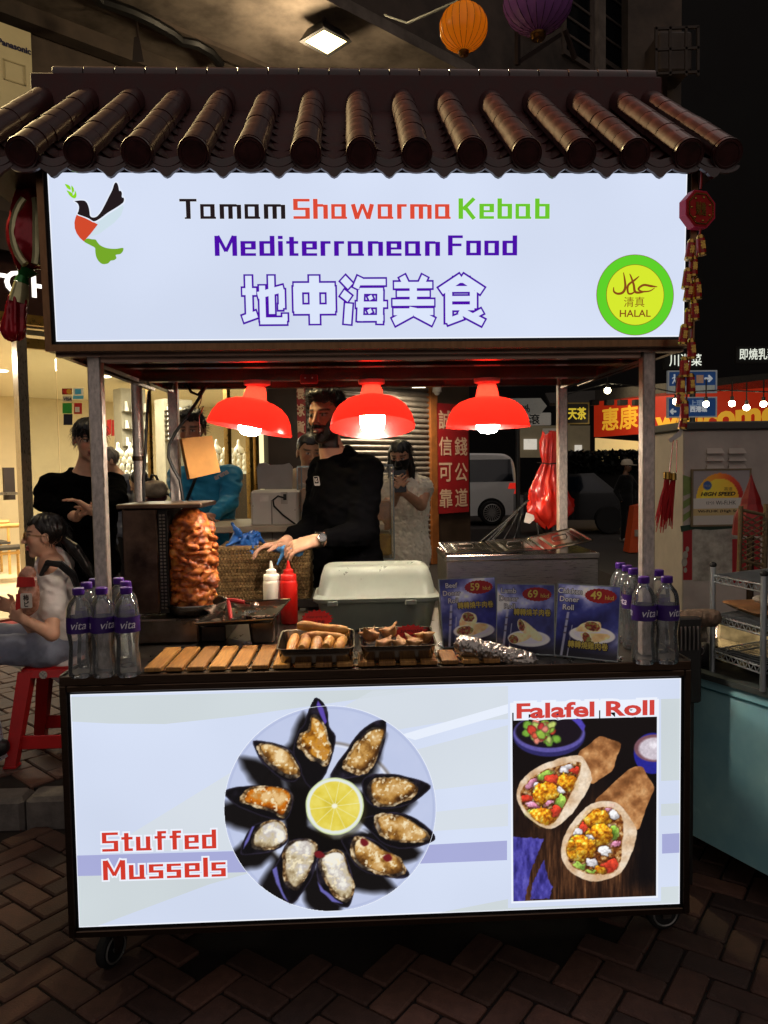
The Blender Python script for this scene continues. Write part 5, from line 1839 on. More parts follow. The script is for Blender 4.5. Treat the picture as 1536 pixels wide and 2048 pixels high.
def menu_card(tl,tr,br,bl,y0,kind,name,price,cjk,lab,leany=.035):
  o = PZ(bl[0],bl[1],ZC + .006)
  b = PZ(br[0],br[1],ZC + .006)
  r = b - o
  w = np.linalg.norm(r)
  r /= w
  t0 = P(tl[0],tl[1],o[1] + leany)
  u = t0 - o
  u = u - r * (u @ r)
  h = np.linalg.norm(u)
  u /= h
  nrm = np.cross(r,u)
  t = thing('menu_card',lab,'menu card',o + r * w / 2,'menu cards in clear stands')
  print_sheet('printed_sheet',o,r,u,w,h,.0016,paint_menu(kind),m_poster,t,eps=.0012)
  fr = MB()
  e = .003
  fr.prism([(-e,-e),(w + e,-e),(w + e,0),(-e,0)],o,r,u,.004,.002)
  fr.prism([(-e,h),(w + e,h),(w + e,h + e),(-e,h + e)],o,r,u,.004,.002)
  fr.prism([(-e,0.0002),(0,0.0002),(0,h - .0002),(-e,h - .0002)],o,r,u,.004,.002)
  fr.prism([(w,0.0002),(w + e,0.0002),(w + e,h - .0002),(w,h - .0002)],o,r,u,.004,.002)
  fr.build('acrylic_frame',m_acryl,t)
  foot = o + r * w / 2 - nrm * .05
  MB().prism([(-w / 2,0),(w / 2,0),(w / 2,.003),(-w / 2,.003)],np.array([o[0] + r[0] * w / 2,o[1] + r[1] * w / 2,ZC + .0008]) - nrm * [1,1,0] * .0,r,Z_,.07).build('acrylic_foot',m_acryl,t)
  L = lambda x,y: o + r * w * x + u * h * y
  for k,s in enumerate(name):
    x = (.20,.20,.22)[k] if kind != 2 else (.20,.19,.18)[k]
    sz = .105 * h
    letters(s,L(x,.905 - k * .115),r,u,sz,m_pdark,t,bold=.0016,eps=.0017)
    letters(s,L(x,.905 - k * .115),r,u,sz,m_pwhite,t,bold=.0004,eps=.0021)
  bp = []
  for i in range(44):
    a = math.pi * i / 22
    q = 1.0 if i % 2 == 0 else .93
    bp.append((w * (.70 + .265 * q * math.cos(a)),h * (.865 + .105 * q * math.sin(a))))
  MB().flat(bp,o,r,u,.0017).build('price_burst',m_pred,t)
  letters(price,L(.63,.865),r,u,.155 * h,m_gold,t,bold=.0006,eps=.0022)
  letters('hkd',L(.84,.845),r,u,.085 * h,m_gold,t,eps=.0022)
  cyy = .17 if kind == 2 else .60
  cxx = .53 if kind == 2 else .62
  letters(cjk,L(cxx,cyy),r,u,.1 * h,m_pdark,t,bold=.0012,eps=.0017,fit=(w * .66,h * .112))
  letters(cjk,L(cxx,cyy),r,u,.1 * h,m_gold,t,bold=.0003,eps=.0022,fit=(w * .64,h * .098))
menu_card((855,1161),(971,1150),(998,1287),(887,1294),.1,0,('Beef','Doner','Roll'),'59','轉轉燒牛肉卷','blue beef doner roll menu card priced 59, leaning left of the other two cards')
menu_card((978,1168),(1103,1167),(1108,1309),(994,1304),.1,1,('Lamb','Doner','Roll'),'69','轉轉燒羊肉卷','blue lamb doner roll menu card priced 69, dim middle card behind the foil roll')
menu_card((1122,1168),(1251,1176),(1234,1322),(1110,1309),.1,2,('Chicken','Doner','Roll'),'49','轉轉燒雞肉卷','blue chicken doner roll menu card priced 49, nearest the right water bottles')
# ---- foil wrapped roll
fa,fb = P(928,1291,.075),P(1058,1318,.035)
F = Field(np.minimum(fa,fb) - .07,np.maximum(fa,fb) + .07,.0028)
F.cone(fa + Z_ * .0,fb - Z_ * .004,.0285,.0225,.004)
def crinkle(x,y,z):
  a = np.abs(fbm(x * 70,y * 70,z * 70,o=3,seed=6) - .5)
  b = np.abs(vnoise(x * 160,y * 160,z * 160,seed=8) - .5)
  return (a * .022 + b * .006) - .005
F.rough(crinkle)
me,v = F.skin('foil_roll',0)
me.polygons.foreach_set('use_smooth',[False] * len(me.polygons))
tag(link('foil_roll',me,None,mat('crinkled_foil','b9b2ab',0.36,1.0,var=0.08)),'silver foil wrapped kebab roll lying before the menu cards','foil roll')
rsw = MB().box((P(601,760,.47)[0],.452,P(601,768,.47)[2]),(P(636,760,.47)[0],.474,P(601,750,.47)[2]),bev=.003).build('lamp_switch',mat('switch_red','8c1210',.4),None,label='small dark red switch box on the lamp bar left of the middle lamp',cat='switch')
for k_ in (-.012,.012):
  MB().ball(np.array([P(618,757,.47)[0] + k_,.451,P(618,757,.47)[2]]),.003,8,5).build('button',mat('button_white','d8d0c8',.5),rsw)
# ================================================================== BUILDING BEHIND: arcade front running away to the right
FA = math.radians(40)
FUv = np.array([math.cos(FA),math.sin(FA),0])
FN = np.array([math.sin(FA),-math.cos(FA),0])          # out of the wall, towards the street
_d = ray(40,955)
FO = CAM + _d * (7.5 / (_d @ CF))
FO = np.array([FO[0],FO[1],0.0])
def FL(s,t,z):
  """s along the shop front, t inwards, z up"""
  return FO + FUv * s - FN * t + np.array([0,0,z])
def FS(px,py,t=0.0):
  p = PN(px,py,FL(0,t,0),FN)
  return (p - FO) @ FUv,p[2]
def fbox(mb,s0,t0,z0,s1,t1,z1):
  vs = [FL(s,t,z) for z in (z0,z1) for t in (t0,t1) for s in (s0,s1)]
  return mb.add(vs,[(0,2,3,1),(4,5,7,6),(0,1,5,4),(2,6,7,3),(0,4,6,2),(1,3,7,5)])
def fx(px,t=0.0,py=950):
  return FS(px,py,t)[0]
m_plaster = mat('old_plaster','7d7166',0.9,var=0.24,scale=3.0,c2='4f463e',bump=0.4,bscale=12)
m_plaster2 = mat('outer_wall_plaster','5a4d43',0.9,var=0.24,scale=2.0,c2='3a322c',bump=0.4,bscale=12)
m_darkwall = mat('dark_brown_wall','2b1c16',0.5,var=0.2,scale=3)
m_beige = mat('shop_beige','d8c7a2',0.7,var=0.04,scale=3)
m_floor = mat('shop_floor_tile','c9b896',0.35,var=0.08,scale=4)
m_chrome = mat('column_steel','a59a8c',0.3,1.0,var=0.1,stretch=(8,8,1))
m_gold = MATS['print_gold']
m_brass = mat('brass_trim','b08d4a',0.3,1.0,var=0.1)
m_glass = film_mat('shop_glass','d7e4dc',0.05,0.03,0.22)
bld = thing('arcade_building','old plastered building with deep overhang above the lit jewellery shop','building',FL(0,0,SIDE_Z))
SHOP_Z = 0.16
s_l,s_r = fx(-330),fx(527)
s_end = fx(938)
zsof = 6.1
fw = MB()
fbox(fw,s_l - 6,0.0,3.9,s_end,0.3,zsof)
fw.build('upper_front',m_plaster2,bld)
fbox(MB(),s_l - 6,-2.15,zsof,fx(1290,-2.15,100),0.3,zsof + 0.12).build('soffit',m_plaster,bld)
fbox(MB(),s_l - 6,-2.15,zsof + 0.121,fx(1290,-2.15,100),-2.0,zsof + 9).build('outer_wall',m_plaster2,bld)
# beams and ledges on the soffit
for t in (-0.12,-0.75):
  fbox(MB(),s_l - 5,t - .09,zsof - .16 if t > -.5 else zsof - .05,s_end + 2,t + .09,zsof - .001).build('soffit_beam',m_plaster2,bld)
# windows with frames, and ledges, on the outer wall
for (xa,xb,ya,yb) in ((1128,1178,-40,118),(1204,1246,-60,132),(1046,1062,0,60)):
  a,zt_ = FS(xa,ya,-2.15)
  b,_ = FS(xb,ya,-2.15)
  _,zb_ = FS((xa + xb) / 2,yb,-2.15)
  w_ = fbox(MB(),a,-2.163,zb_,b,-2.151,zt_).build('window',mat('night_window','0c1114',0.12,var=0.1),bld)
  f_ = MB()
  fbox(f_,a - .06,-2.20,zb_ - .07,b + .06,-2.1512,zb_ - .001)
  fbox(f_,a - .06,-2.19,zb_,a - .001,-2.1512,zt_)
  fbox(f_,b + .001,-2.19,zb_,b + .06,-2.1512,zt_)
  for k in range(1,4):
    fbox(f_,a,-2.18,zb_ + (zt_ - zb_) * k / 4 - .015,b,-2.1635,zb_ + (zt_ - zb_) * k / 4 + .015)
  f_.build('window_frame',m_plaster2,w_)
for xa,xb in ((1186,1200),(1250,1290)):
  fbox(MB(),fx(xa,-2.15,100),-2.24,zsof + .13,fx(xb,-2.15,100),-2.151,zsof + 9).build('pilaster',m_plaster,bld)
# bracket struts under the far windows
for (a,b) in (((1035,125),(1120,70)),((1035,60),(1035,130)),((1130,60),(1150,118))):
  p,q = PN(*a,FL(0,-2.4,0),FN),PN(*b,FL(0,-2.4,0),FN)
  MB().bar(p,q,.05,.05,up=FN).build('bracket',m_darkwall,bld)
# black cable along the soffit
cable = [(150,-60),(200,2),(262,24),(300,42),(342,66),(362,82),(392,88),(420,104),(440,128)]
pts = [PZ(x,y,zsof - .08) for x,y in cable]
tag(MB().tube(pts,.055,8).build('cable_bundle',mat('black_cable','0d0c0c',0.5,var=0.2),None,smooth=True),'thick black cable bundle looping along the ceiling of the overhang','cable')
hk = thing('cable_bracket','dark metal bracket hanging from the overhang by the black cable','bracket',PZ(275,60,zsof))
MB().cyl(PZ(272,28,zsof - .05),P(276,76,PZ(272,28,zsof - .05)[1]),.012,n=8).build('rod',m_darkwall,hk)
yb_ = PZ(272,28,zsof - .05)[1]
MB().add([P(268,74,yb_),P(278,72,yb_),P(288,124,yb_),P(264,124,yb_)] + [P(268,74,yb_ + .08),P(278,72,yb_ + .08),P(288,124,yb_ + .08),P(264,124,yb_ + .08)],
    [(0,1,2,3),(7,6,5,4),(0,4,5,1),(1,5,6,2),(2,6,7,3),(3,7,4,0)]).build('plate',m_darkwall,hk)
# floodlight at the edge of the overhang
FLP = PN(655,80,FL(0,-1.95,0),FN)
fl = thing('floodlight','lit floodlight in a black housing under the edge of the overhang','lamp',FLP)
g4 = [PN(x,y,FL(0,-1.98,0),FN) for x,y in ((610,83),(655,108),(693,83),(648,60))]
nrm = np.cross(g4[1] - g4[0],g4[3] - g4[0])
nrm /= np.linalg.norm(nrm)
if nrm @ (CAM - FLP) < 0:
  nrm = -nrm
gdir = nrm * .8 + np.array([0,0,-.6])
cen = np.mean(g4,0)
u_ = g4[1] - g4[0]
v_ = g4[3] - g4[0]
hx,hy = .24,.20
ex = FUv * .8 + np.array([0,0,-.10])
ex /= np.linalg.norm(ex)
fd = np.array([.10,-.40,-.90])
fd /= np.linalg.norm(fd)
ex = np.cross(fd,np.array([0.25,.1,1.0]))
ex /= np.linalg.norm(ex)
ey = np.cross(ex,fd)
cr4 = lambda c,a,b,off: [c + ex * sx * a + ey * sy * b + fd * off for sx,sy in ((-1,-1),(1,-1),(1,1),(-1,1))]
gl_ = cr4(cen,.17,.135,.02)
gl_ = [PN(x,y,cen,fd) for x,y in ((610,83),(655,108),(693,83),(648,60))]
MB().add(gl_,[(0,1,2,3)]).build('lamp_glass',glow_mat('floodlight_glow','ffe79a',9.0,sample=True),fl)
gc4 = np.mean(gl_,0)
out = [gc4 + (p - gc4) * 1.28 + fd * .004 for p in gl_]
bk = [gc4 + (p - gc4) * .8 - fd * .22 + Y_ * .05 for p in gl_]
inr = [gc4 + (p - gc4) * 1.01 + fd * .004 for p in gl_]
MB().add(out + bk + inr + [p - fd * .001 for p in gl_],[(0,1,5,4),(1,2,6,5),(2,3,7,6),(3,0,4,7),(4,5,6,7),(0,8,9,1),(1,9,10,2),(2,10,11,3),(3,11,8,0)]).build(
  'housing',mat('lamp_housing','1b1917',0.5,var=0.2),fl)
MB().tube([cen - fd * .18,cen - fd * .22 + Z_ * .12,np.array([cen[0],cen[1] + .1,zsof])],.022,8).build('lamp_arm',m_darkwall,fl,smooth=True)
ld = bpy.data.lights.new('floodlight_beam','SPOT')
ld.energy = 300
ld.color = (1.0,.80,.42)
ld.spot_size = math.radians(150)
ld.spot_blend = .5
ld.shadow_soft_size = .12
lo = bpy.data.objects.new('floodlight_beam',ld)
col.objects.link(lo)
lo.location = Vector(cen + fd * .06)
lo.rotation_euler = Vector(fd).to_track_quat('-Z','Y').to_euler()
adopt(lo,fl)
lo.matrix_parent_inverse = fl.matrix_basis.inverted()
# a second floodlight of the same row, nearer and left of the view
cen2 = np.array([-3.9,2.1,5.85])
f2d = np.array([3.85,-1.95,-3.25])
f2d /= np.linalg.norm(f2d)
fl2 = thing('floodlight','second floodlight of the overhang, beyond the left edge of the view','lamp',cen2)
ex2 = np.cross(f2d,Z_)
ex2 /= np.linalg.norm(ex2)
ey2 = np.cross(ex2,f2d)
q4 = lambda a,b,off: [cen2 + ex2 * sx * a + ey2 * sy * b + f2d * off for sx,sy in ((-1,-1),(1,-1),(1,1),(-1,1))]
MB().add(q4(.215,.18,.022) + q4(.13,.10,-.2),[(0,1,5,4),(1,2,6,5),(2,3,7,6),(3,0,4,7),(4,5,6,7)]).build('housing',mat('lamp_housing','1b1917',0.5,var=0.2),fl2)
MB().add(q4(.17,.135,.02),[(0,1,2,3)]).build('lamp_glass',glow_mat('floodlight_glow','ffe79a',9.0),fl2)
MB().cyl(cen2 - f2d * .18,cen2 - f2d * .18 + Z_ * .35,.03,n=8).build('lamp_arm',m_darkwall,fl2)
ld3 = bpy.data.lights.new('floodlight_beam','SPOT')
ld3.energy = 3000
ld3.color = (1.0,.76,.36)
ld3.spot_size = math.radians(34)
ld3.spot_blend = .6
ld3.shadow_soft_size = .12
lo3 = bpy.data.objects.new('floodlight_beam',ld3)
col.objects.link(lo3)
lo3.location = Vector(cen2 + f2d * .06)
lo3.rotation_euler = Vector(f2d).to_track_quat('-Z','Y').to_euler()
adopt(lo3,fl2)
l4 = bpy.data.lights.new('overhang_fill','POINT')  # unseen point light added to brighten the air conditioner and soffit
l4.energy = 90
l4.color = (1.0,.78,.48)
l4.shadow_soft_size = .1
lo4 = bpy.data.objects.new('overhang_fill',l4)
col.objects.link(lo4)
lo4.location = Vector(cen2 + f2d * .3)
adopt(lo4,fl2)
l2 = bpy.data.lights.new('overhang_fill','POINT')  # extra fill light added under the overhang to brighten its soffit
l2.energy = 70
l2.color = (1.0,.78,.48)
l2.shadow_soft_size = .1
lo2 = bpy.data.objects.new('overhang_fill',l2)
col.objects.link(lo2)
lo2.location = Vector(cen + fd * .25 + np.array([-.25,0,-.1]))
adopt(lo2,fl)
# ---- outdoor air conditioner, upper left
acs,acz = FS(62,80,-.9)
_,acz0 = FS(62,245,-.9)
acz1 = acz + .06
ac = thing('air_conditioner','cream outdoor air conditioner with maker name, upper left corner','air conditioner',FL(acs,-.7,acz0))
a0_ = fx(-150,-.9,120)
fbox(MB(),a0_,-.9,acz0,acs,-.55,acz1).build('case',mat('cream_enamel','d5c89c',0.45,var=0.06,scale=3),ac)
for (s0_,z0_,s1_,z1_) in ((a0_ + .1,acz0 + .12,acs - .28,acz1 - .22),(acs - .24,acz0 + .30,acs - .06,acz1 - .30)):
  mb = MB()
  for (x0,y0,x1,y1) in ((s0_,z0_,s1_,z0_ + .012),(s0_,z1_ - .012,s1_,z1_),(s0_,z0_,s0_ + .012,z1_),(s1_ - .012,z0_,s1_,z1_)):
    fbox(mb,x0,-.905,y0,x1,-.9005,y1)
  mb.build('panel_line',mat('cream_enamel_dark','b7a97e',0.5,var=0.06),ac)
q = PN(29,93,FL(0,-.9,0),FN)
letters('Panasonic',q,FUv,Z_,.1,mat('ac_print','2b2a4a',0.5),ac,bold=.004,eps=.004,fit=(.27,.055))
fbox(MB(),a0_,-.9,acz0 - .06,acs,-.1,acz0 - .001).build('bracket',m_darkwall,ac)
# ---- caged air conditioner on the dark right
cg = thing('caged_air_conditioner','dim air conditioner in a metal cage on the dark wall, upper right','air conditioner',P(1345,150,7.5))
y_ = 7.6
cA,cB = P(1318,140,y_),P(1385,62,y_)
MB().box((cA[0],y_,cA[2]),(cB[0],y_ + .5,cB[2]),bev=.02).build('case',mat('dim_ac_case','4c4038',0.6,var=0.15),cg)
mb = MB()
for px in (1312,1340,1372,1396):
  mb.bar(P(px,152,y_ - .12),P(px,54,y_ - .12),.03,.03,up=Y_)
for py in (58,100,148):
  mb.bar(P(1310,py,y_ - .12),P(1398,py - 4,y_ - .12),.03,.03)
mb.build('cage',mat('cage_steel','3d332c',0.6,0.3),cg)
MB().bar(P(1330,150,y_ + .1),P(1330,190,y_ + .4),.06,.06).build('support',m_darkwall,cg)
MB().box((cA[0] - .2,y_ + .55,4.2),(cB[0] + .1,y_ + .8,14)).build('wall_pier',m_plaster2,cg)
# ---- jewellery shop: one lit room behind the front
shop = thing('jewellery_shop','brightly lit beige jewellery shop open to the street on the left','shop',FL((s_l + s_r) / 2,1,SHOP_Z))
zc = 3.05
fbox(MB(),s_l,0.0,-.1,s_r,7.0,SHOP_Z).build('shop_floor',m_floor,shop)
fbox(MB(),s_r + .001,0.4,-.1,s_end - .2,7.0,SHOP_Z).build('shop_floor',m_floor,shop)
fbox(MB(),s_l,7.0,SHOP_Z,s_end - .2,7.2,zc).build('back_wall',m_beige,shop)
fbox(MB(),s_end - .2,0.52,SHOP_Z,s_end - .02,7.2,zc).build('side_wall',m_beige,shop)
fbox(MB(),s_l - .2,0.0,SHOP_Z,s_l - .001,7.2,zc).build('side_wall',m_beige,shop)
fbox(MB(),s_r + .2,0.33,SHOP_Z,s_end - .2,0.40,zc).build('front_lining',m_beige,shop)
fbox(MB(),s_l,0.4,zc,s_end - .2,7.2,zc + .2).build('shop_ceiling',mat('shop_ceiling_white','e3d8bd',0.8,var=0.02),shop)
zf0 = FS(50,632)[1]
zf1 = FS(50,515)[1]
fbox(MB(),s_l,-.06,zf0,s_r,.12,zf1).build('fascia',mat('fascia_brown','2a140f',0.3,var=0.15,scale=2),shop)
fbox(MB(),s_l,-.10,zf0 - .10,s_r,.1,zf0 - .001).build('fascia_trim',m_brass,shop)
fbox(MB(),s_l,.0,zc + .0,s_r,.1,zf0 - .101).build('fascia_lower',m_beige,shop)
fbox(MB(),s_l,-.16,zf1,s_r,.12,zf1 + .10).build('fascia_cap',m_darkwall,shop)
fbox(MB(),s_l,-.05,zf1 + .101,s_r + 1.2,.12,3.9 if zf1 < 3.7 else zf1 + .4).build('upper_panel',m_darkwall,shop)
for txt,px,w in (('CH',58,.46),('T',-9,.2)):
  q = PN(px,570,FL(0,-.062,0),FN)
  letters(txt,q,FUv,Z_,.2,glow_mat('lit_shop_letters','fff7ea',2.2),shop,bold=.003,eps=.01,fit=(w,.24))
# ceiling downlights
for (s,t) in ((fx(-120),1.2),(fx(30),1.3),(fx(30),3.6),(fx(200),1.2),(fx(200),3.4),(fx(360),1.3),(fx(460),1.2),(fx(430),3.2),(fx(470,2.),2.),(fx(430,3.4),3.4),(fx(340,4.),4.),(fx(500,3.),3.)):
  MB().lathe([(.0,0),(.085,0),(.10,-.004),(.10,.003),(.0,.003)],FL(s,t,zc - .008),18).build('downlight',glow_mat('downlight_glow','fff2d2',9.0),shop)
for (s,t,e) in ((fx(-60),2.2,100),(fx(140),2.2,100),(fx(330),2.4,100),(fx(450),1.6,80),(fx(480,2.4),2.4,90),(fx(400,4.2),4.2,90)):
  ad = bpy.data.lights.new('ceiling_light','AREA')
  ad.shape = 'DISK'
  ad.size = 1.1
  ad.energy = e
  ad.color = (1.0,.90,.71)
  ao = bpy.data.objects.new('ceiling_light',ad)
  col.objects.link(ao)
  ao.location = Vector(FL(s,t,zc - .03))
  adopt(ao,shop)
# steel column and glass at the entrance
c0,c1 = fx(40),fx(60)
fbox(MB(),c0,-.06,SHOP_Z,c1,.1,zc + .02).build('entrance_column',m_chrome,shop)
fbox(MB(),c1 + .01,.0,SHOP_Z,fx(120),.012,FS(90,690)[1]).build('glass_pane',m_glass,shop)
fbox(MB(),c1 + .01,-.02,FS(90,700)[1],fx(120),.03,FS(90,680)[1]).build('pane_rail',m_brass,shop)
fbox(MB(),fx(122),.0,SHOP_Z,fx(300),.012,FS(200,700)[1]).build('glass_pane',m_glass,shop)
fbox(MB(),fx(300),-.02,SHOP_Z,fx(306),.05,zc).build('glass_post',m_brass,shop)
fbox(MB(),fx(308),.0,SHOP_Z,fx(500),.012,zc).build('glass_pane',m_glass,shop)
for x in (455,498,510):
  fbox(MB(),fx(x),-.03,SHOP_Z,fx(x + 7),.06,zc).build('door_post',m_brass,shop)
fbox(MB(),fx(512),-.02,SHOP_Z,s_r,.05,zc).build('lit_strip',glow_mat('lit_edge_strip','fff0b4',1.3),shop)
# payment stickers on the glass
stk = thing('payment_stickers','small payment card stickers stuck in two columns on the shop glass','stickers',PN(145,815,FL(0,-.03,0),FN))
def sticker(xa,ya,xb,yb,c,name='sticker',e=.0):
  p = [PN(x,y,FL(0,-.02 - e,0),FN) for x,y in ((xa,yb),(xb,yb),(xb,ya),(xa,ya))]
  return MB().add(p,[(0,1,2,3)]).build(name,mat('sticker_' + c,c,0.5,var=0.03),stk)
s1_ = sticker(124,777,144,789,'7a1d16')
for k,(x,c) in enumerate(((131,'c0281c'),(138,'d8a02c'))):
  q = PN(x,783,FL(0,-.022 - .001 * k,0),FN)
  MB().lathe([(0,0),(.026,0),(.026,.001),(0,.001)],q,16,FN).build('sticker_disc',mat('sticker_' + c,c,0.5),s1_)
s2_ = sticker(125,791,144,803,'c9c0a4')
letters('VISA',PN(135,798,FL(0,-.02,0),FN),FUv,Z_,.05,mat('sticker_navy','22283f',0.5),s2_,shear=.2,bold=.002,eps=.003,fit=(.085,.034))
sticker(125,806,144,827,'2f8d35')
sticker(127,828,145,850,'1a1a2c')
sticker(146,776,167,790,'dfe2d2')
sticker(150,778,162,788,'4aa4c8',e=.003)
sticker(146,791,167,798,'57a8c4')
sticker(148,806,164,828,'b3201f')
sticker(150,814,159,824,'cfc2b4',e=.003)
# inside: back room, shelves, counters
fbox(MB(),fx(-20),5.2,SHOP_Z,fx(26),5.3,FS(10,822,5.2)[1]).build('recess_wall',mat('recess_grey','6a6154',0.7,var=0.1,scale=3),shop)
fbox(MB(),fx(8,5.1),5.12,FS(15,1000,5.1)[1],fx(30,5.1),5.19,FS(15,935,5.1)[1]).build('cupboard',m_darkwall,shop)
m_disp = mat('display_cream','e4dcc6',0.6,var=0.06,scale=9)
m_satin = mat('white_satin','ece6d6',0.5,var=0.05)
def display_wall(xa,xb,t,ya,yb,rows,cols,lab):
  s0,s1 = fx(xa,t),fx(xb,t)
  z1,z0 = FS((xa + xb) / 2,ya,t)[1],FS((xa + xb) / 2,yb,t)[1]
  d = thing('display_cabinet',lab,'display cabinet',FL((s0 + s1) / 2,t,SHOP_Z))
  fbox(MB(),s0,t + .05,SHOP_Z,s1,t + .35,z1 + .1).build('cabinet_back',mat('display_grey','9a927f',0.6,var=0.1,scale=6),d)
  sh,it = MB(),MB()
  rr = random.Random(xa)
  for r in range(rows):
    z = z0 + (z1 - z0) * r / rows
    fbox(sh,s0,t - .10,z - .012,s1,t + .049,z)
    for c in range(cols):
      s = s0 + (s1 - s0) * (c + .5) / cols
      w = (s1 - s0) / cols * .33
      h = (z1 - z0) / rows * rr.uniform(.42,.62)
      it.cyl(FL(s,t - .03,z + .001),FL(s,t - .01,z + h),w,w * .55,8)
  sh.build('shelf',m_chrome,d,kind='stuff')
  it.build('jewellery_stand',m_satin,d,kind='stuff')
  return d
display_wall(335,392,2.2,812,880,7,7,'grey wall display of small jewellery behind the paper bag post')
display_wall(250,300,3.4,790,960,5,4,'cream display shelves beyond the grey-haired man')
def counter_case(xa,xb,t,ytop,lab,rows=3,cols=7,busts=4):
  s0,s1 = fx(xa,t),fx(xb,t)
  z1 = FS((xa + xb) / 2,ytop,t)[1]
  d = thing('jewellery_counter',lab,'counter',FL((s0 + s1) / 2,t,SHOP_Z))
  fbox(MB(),s0,t,SHOP_Z,s1,t + .5,z1 - .34).build('counter_base',mat('counter_wood','3b2519',0.4,var=0.2),d)
  fbox(MB(),s0,t + .01,z1 - .339,s1,t + .49,z1 - .30).build('lit_tray',glow_mat('lit_tray_glow','ffeebf',1.0),d)
  it = MB()
  for r in range(rows):
    for c in range(cols):
      p = FL(s0 + (s1 - s0) * (c + .5) / cols,t + .05 + r * .14,z1 - .28 + r * .09)
      it.ball(p,((s1 - s0) / cols * .36,.03,.055),8,6)
  it.build('jewellery_pad',m_satin,d,kind='stuff')
  for k in range(busts):
    c = FL(s0 + (s1 - s0) * (k + .5) / busts,t + .40,z1 - .02)
    F = Field(c - .13,c + .2,.012)
    F.ell(c,(.085,.05,.075),.02).cone(c + Z_ * .05,c + Z_ * .15,.03,.022,.03)
    me,v = F.skin('necklace_bust')
    b = link('necklace_bust',me,d,m_satin)
    MB().tube([c + FUv * (.06 * math.cos(a)) + FN * .055 + Z_ * (.03 - .07 * math.sin(a)) for a in np.linspace(0,math.pi,9)],.006,5).build('necklace',m_brass,b)
  return d
counter_case(430,520,.9,898,'lit jewellery counter with necklace busts behind the man in blue',3,8,4)
counter_case(225,300,1.5,905,'lit jewellery counter with white busts behind the left posts',3,6,3)
rd = thing('red_festive_banner','red festive decoration hanging inside the shop beside the left post','decoration',FL(fx(230,4),4,2))
for k,x in enumerate((214,224,234,244)):
  p = [PN(xx,yy,FL(0,4.0 + .02 * k,0),FN) for xx,yy in ((x,872),(x + 8,868 + 3 * (k % 2)),(x + 9,838),(x + 1,840))]
  q = [v - FN * .03 for v in p]
  MB().add(p + q,[(0,1,2,3),(7,6,5,4),(0,4,5,1),(1,5,6,2),(2,6,7,3),(3,7,4,0)]).build('pennant',mat('festive_red','c0201a',0.5),rd)
# wooden chair and table at the far left
m_pine = mat('pale_pine','c99a55',0.45,var=0.14,scale=9,stretch=(1,1,5))
def chair(px,py,t,lab):
  s,_ = FS(px,py,t)
  c = thing('wooden_chair',lab,'chair',FL(s,t,SHOP_Z),'wooden chairs in the shop')
  for ds,dt,h in ((-.2,0,.78),(.2,0,.78),(-.2,.4,.44),(.2,.4,.44)):
    MB().cyl(FL(s + ds,t + dt,SHOP_Z),FL(s + ds,t + dt,SHOP_Z + h),.019,n=10).build('leg',m_pine,c)
  fbox(MB(),s - .22,t - .02,SHOP_Z + .441,s + .22,t + .43,SHOP_Z + .475).build('seat',mat('dark_seat','3a3630',0.5),c)
  MB().tube([FL(s + .23 * math.sin(a),t - .02 + .05 * math.cos(a),SHOP_Z + .76) for a in np.linspace(-1.3,1.3,9)],.03,8).build('backrest',m_pine,c,smooth=True)
  fbox(MB(),s - .2,t - .01,SHOP_Z + .38,s + .2,t + .012,SHOP_Z + .42).build('rail',m_pine,c)
chair(20,1060,2.6,'pale wooden chair with dark seat near the left edge of the shop')
chair(-14,1060,3.6,'pale wooden chair farther back, half out of view at the left edge')
fbox(MB(),fx(-60,5),4.6,FS(10,985,4.6)[1] - .04,fx(38,4.6),5.1,FS(10,985,4.6)[1]).build('side_shelf',m_chrome,shop)
mt_ = thing('red_mat','red textured doormat at the shop entrance, left edge','mat',FL(fx(10),-.4,SIDE_Z))
fbox(MB(),fx(-60),-.75,SIDE_Z,fx(30),-.1,SIDE_Z + .015).build('mat_sheet',mat('red_mat','8c1f1c',0.9,var=0.25,scale=60,bump=0.8,bscale=200),mt_)
fbox(MB(),s_l,-.08,-.1,s_r,-.001,SHOP_Z + .005).build('threshold',m_chrome,shop)
# ---- shuttered front to the right of the shop
zs0 = SIDE_Z
pil = thing('shop_pillar','dark brown pillar between the jewellery shop and the red banner','pillar',FL(fx(555),0,zs0))
fbox(MB(),s_r + .001,-.12,zs0,fx(586),.25,3.9).build('pillar_shaft',m_darkwall,pil)
fbox(MB(),s_r + .03,-.135,zs0,fx(584),-.1205,zs0 + .25).build('pillar_base',m_chrome,pil)
def banner(xa,xb,ya,yb,cols,lab,t=-.14):
  p = [PN(x,y,FL(0,t,0),FN) for x,y in ((xa,yb),(xb,yb),(xb,ya),(xa,ya))]
  z0,z1 = p[0][2],p[3][2]
  s0,s1 = (p[0] - FO) @ FUv,(p[1] - FO) @ FUv
  b = thing('red_banner',lab,'banner',FL((s0 + s1) / 2,t,z0))
  fbox(MB(),s0,t,z0,s1,t + .02,z1).build('banner_cloth',mat('banner_red','8e1018',0.6,var=0.1,scale=4),b)
  n = len(cols)
  for k,txt in enumerate(cols):
    for j,chh in enumerate(txt):
      s = s0 + (s1 - s0) * (k + .5) / n
      z = z1 - (z1 - z0) * (j + .62) / (len(txt) + .2)
      hh = min((z1 - z0) / (len(txt) + .2) * .70,(s1 - s0) / n * 1.2)
      letters(chh,FL(s,t,z),FUv,Z_,hh,mat('banner_print','c8a58c',0.6,var=0.05),b,bold=.005,eps=.004,fit=((s1 - s0) / n * .80,hh))
  return b
banner(587,613,764,908,['環球貨幣'],'narrow red banner with white characters above the seller left shoulder',-.05)
fbox(MB(),fx(587),-.03,zs0,fx(614),.2,3.9).build('panel',m_darkwall,pil)
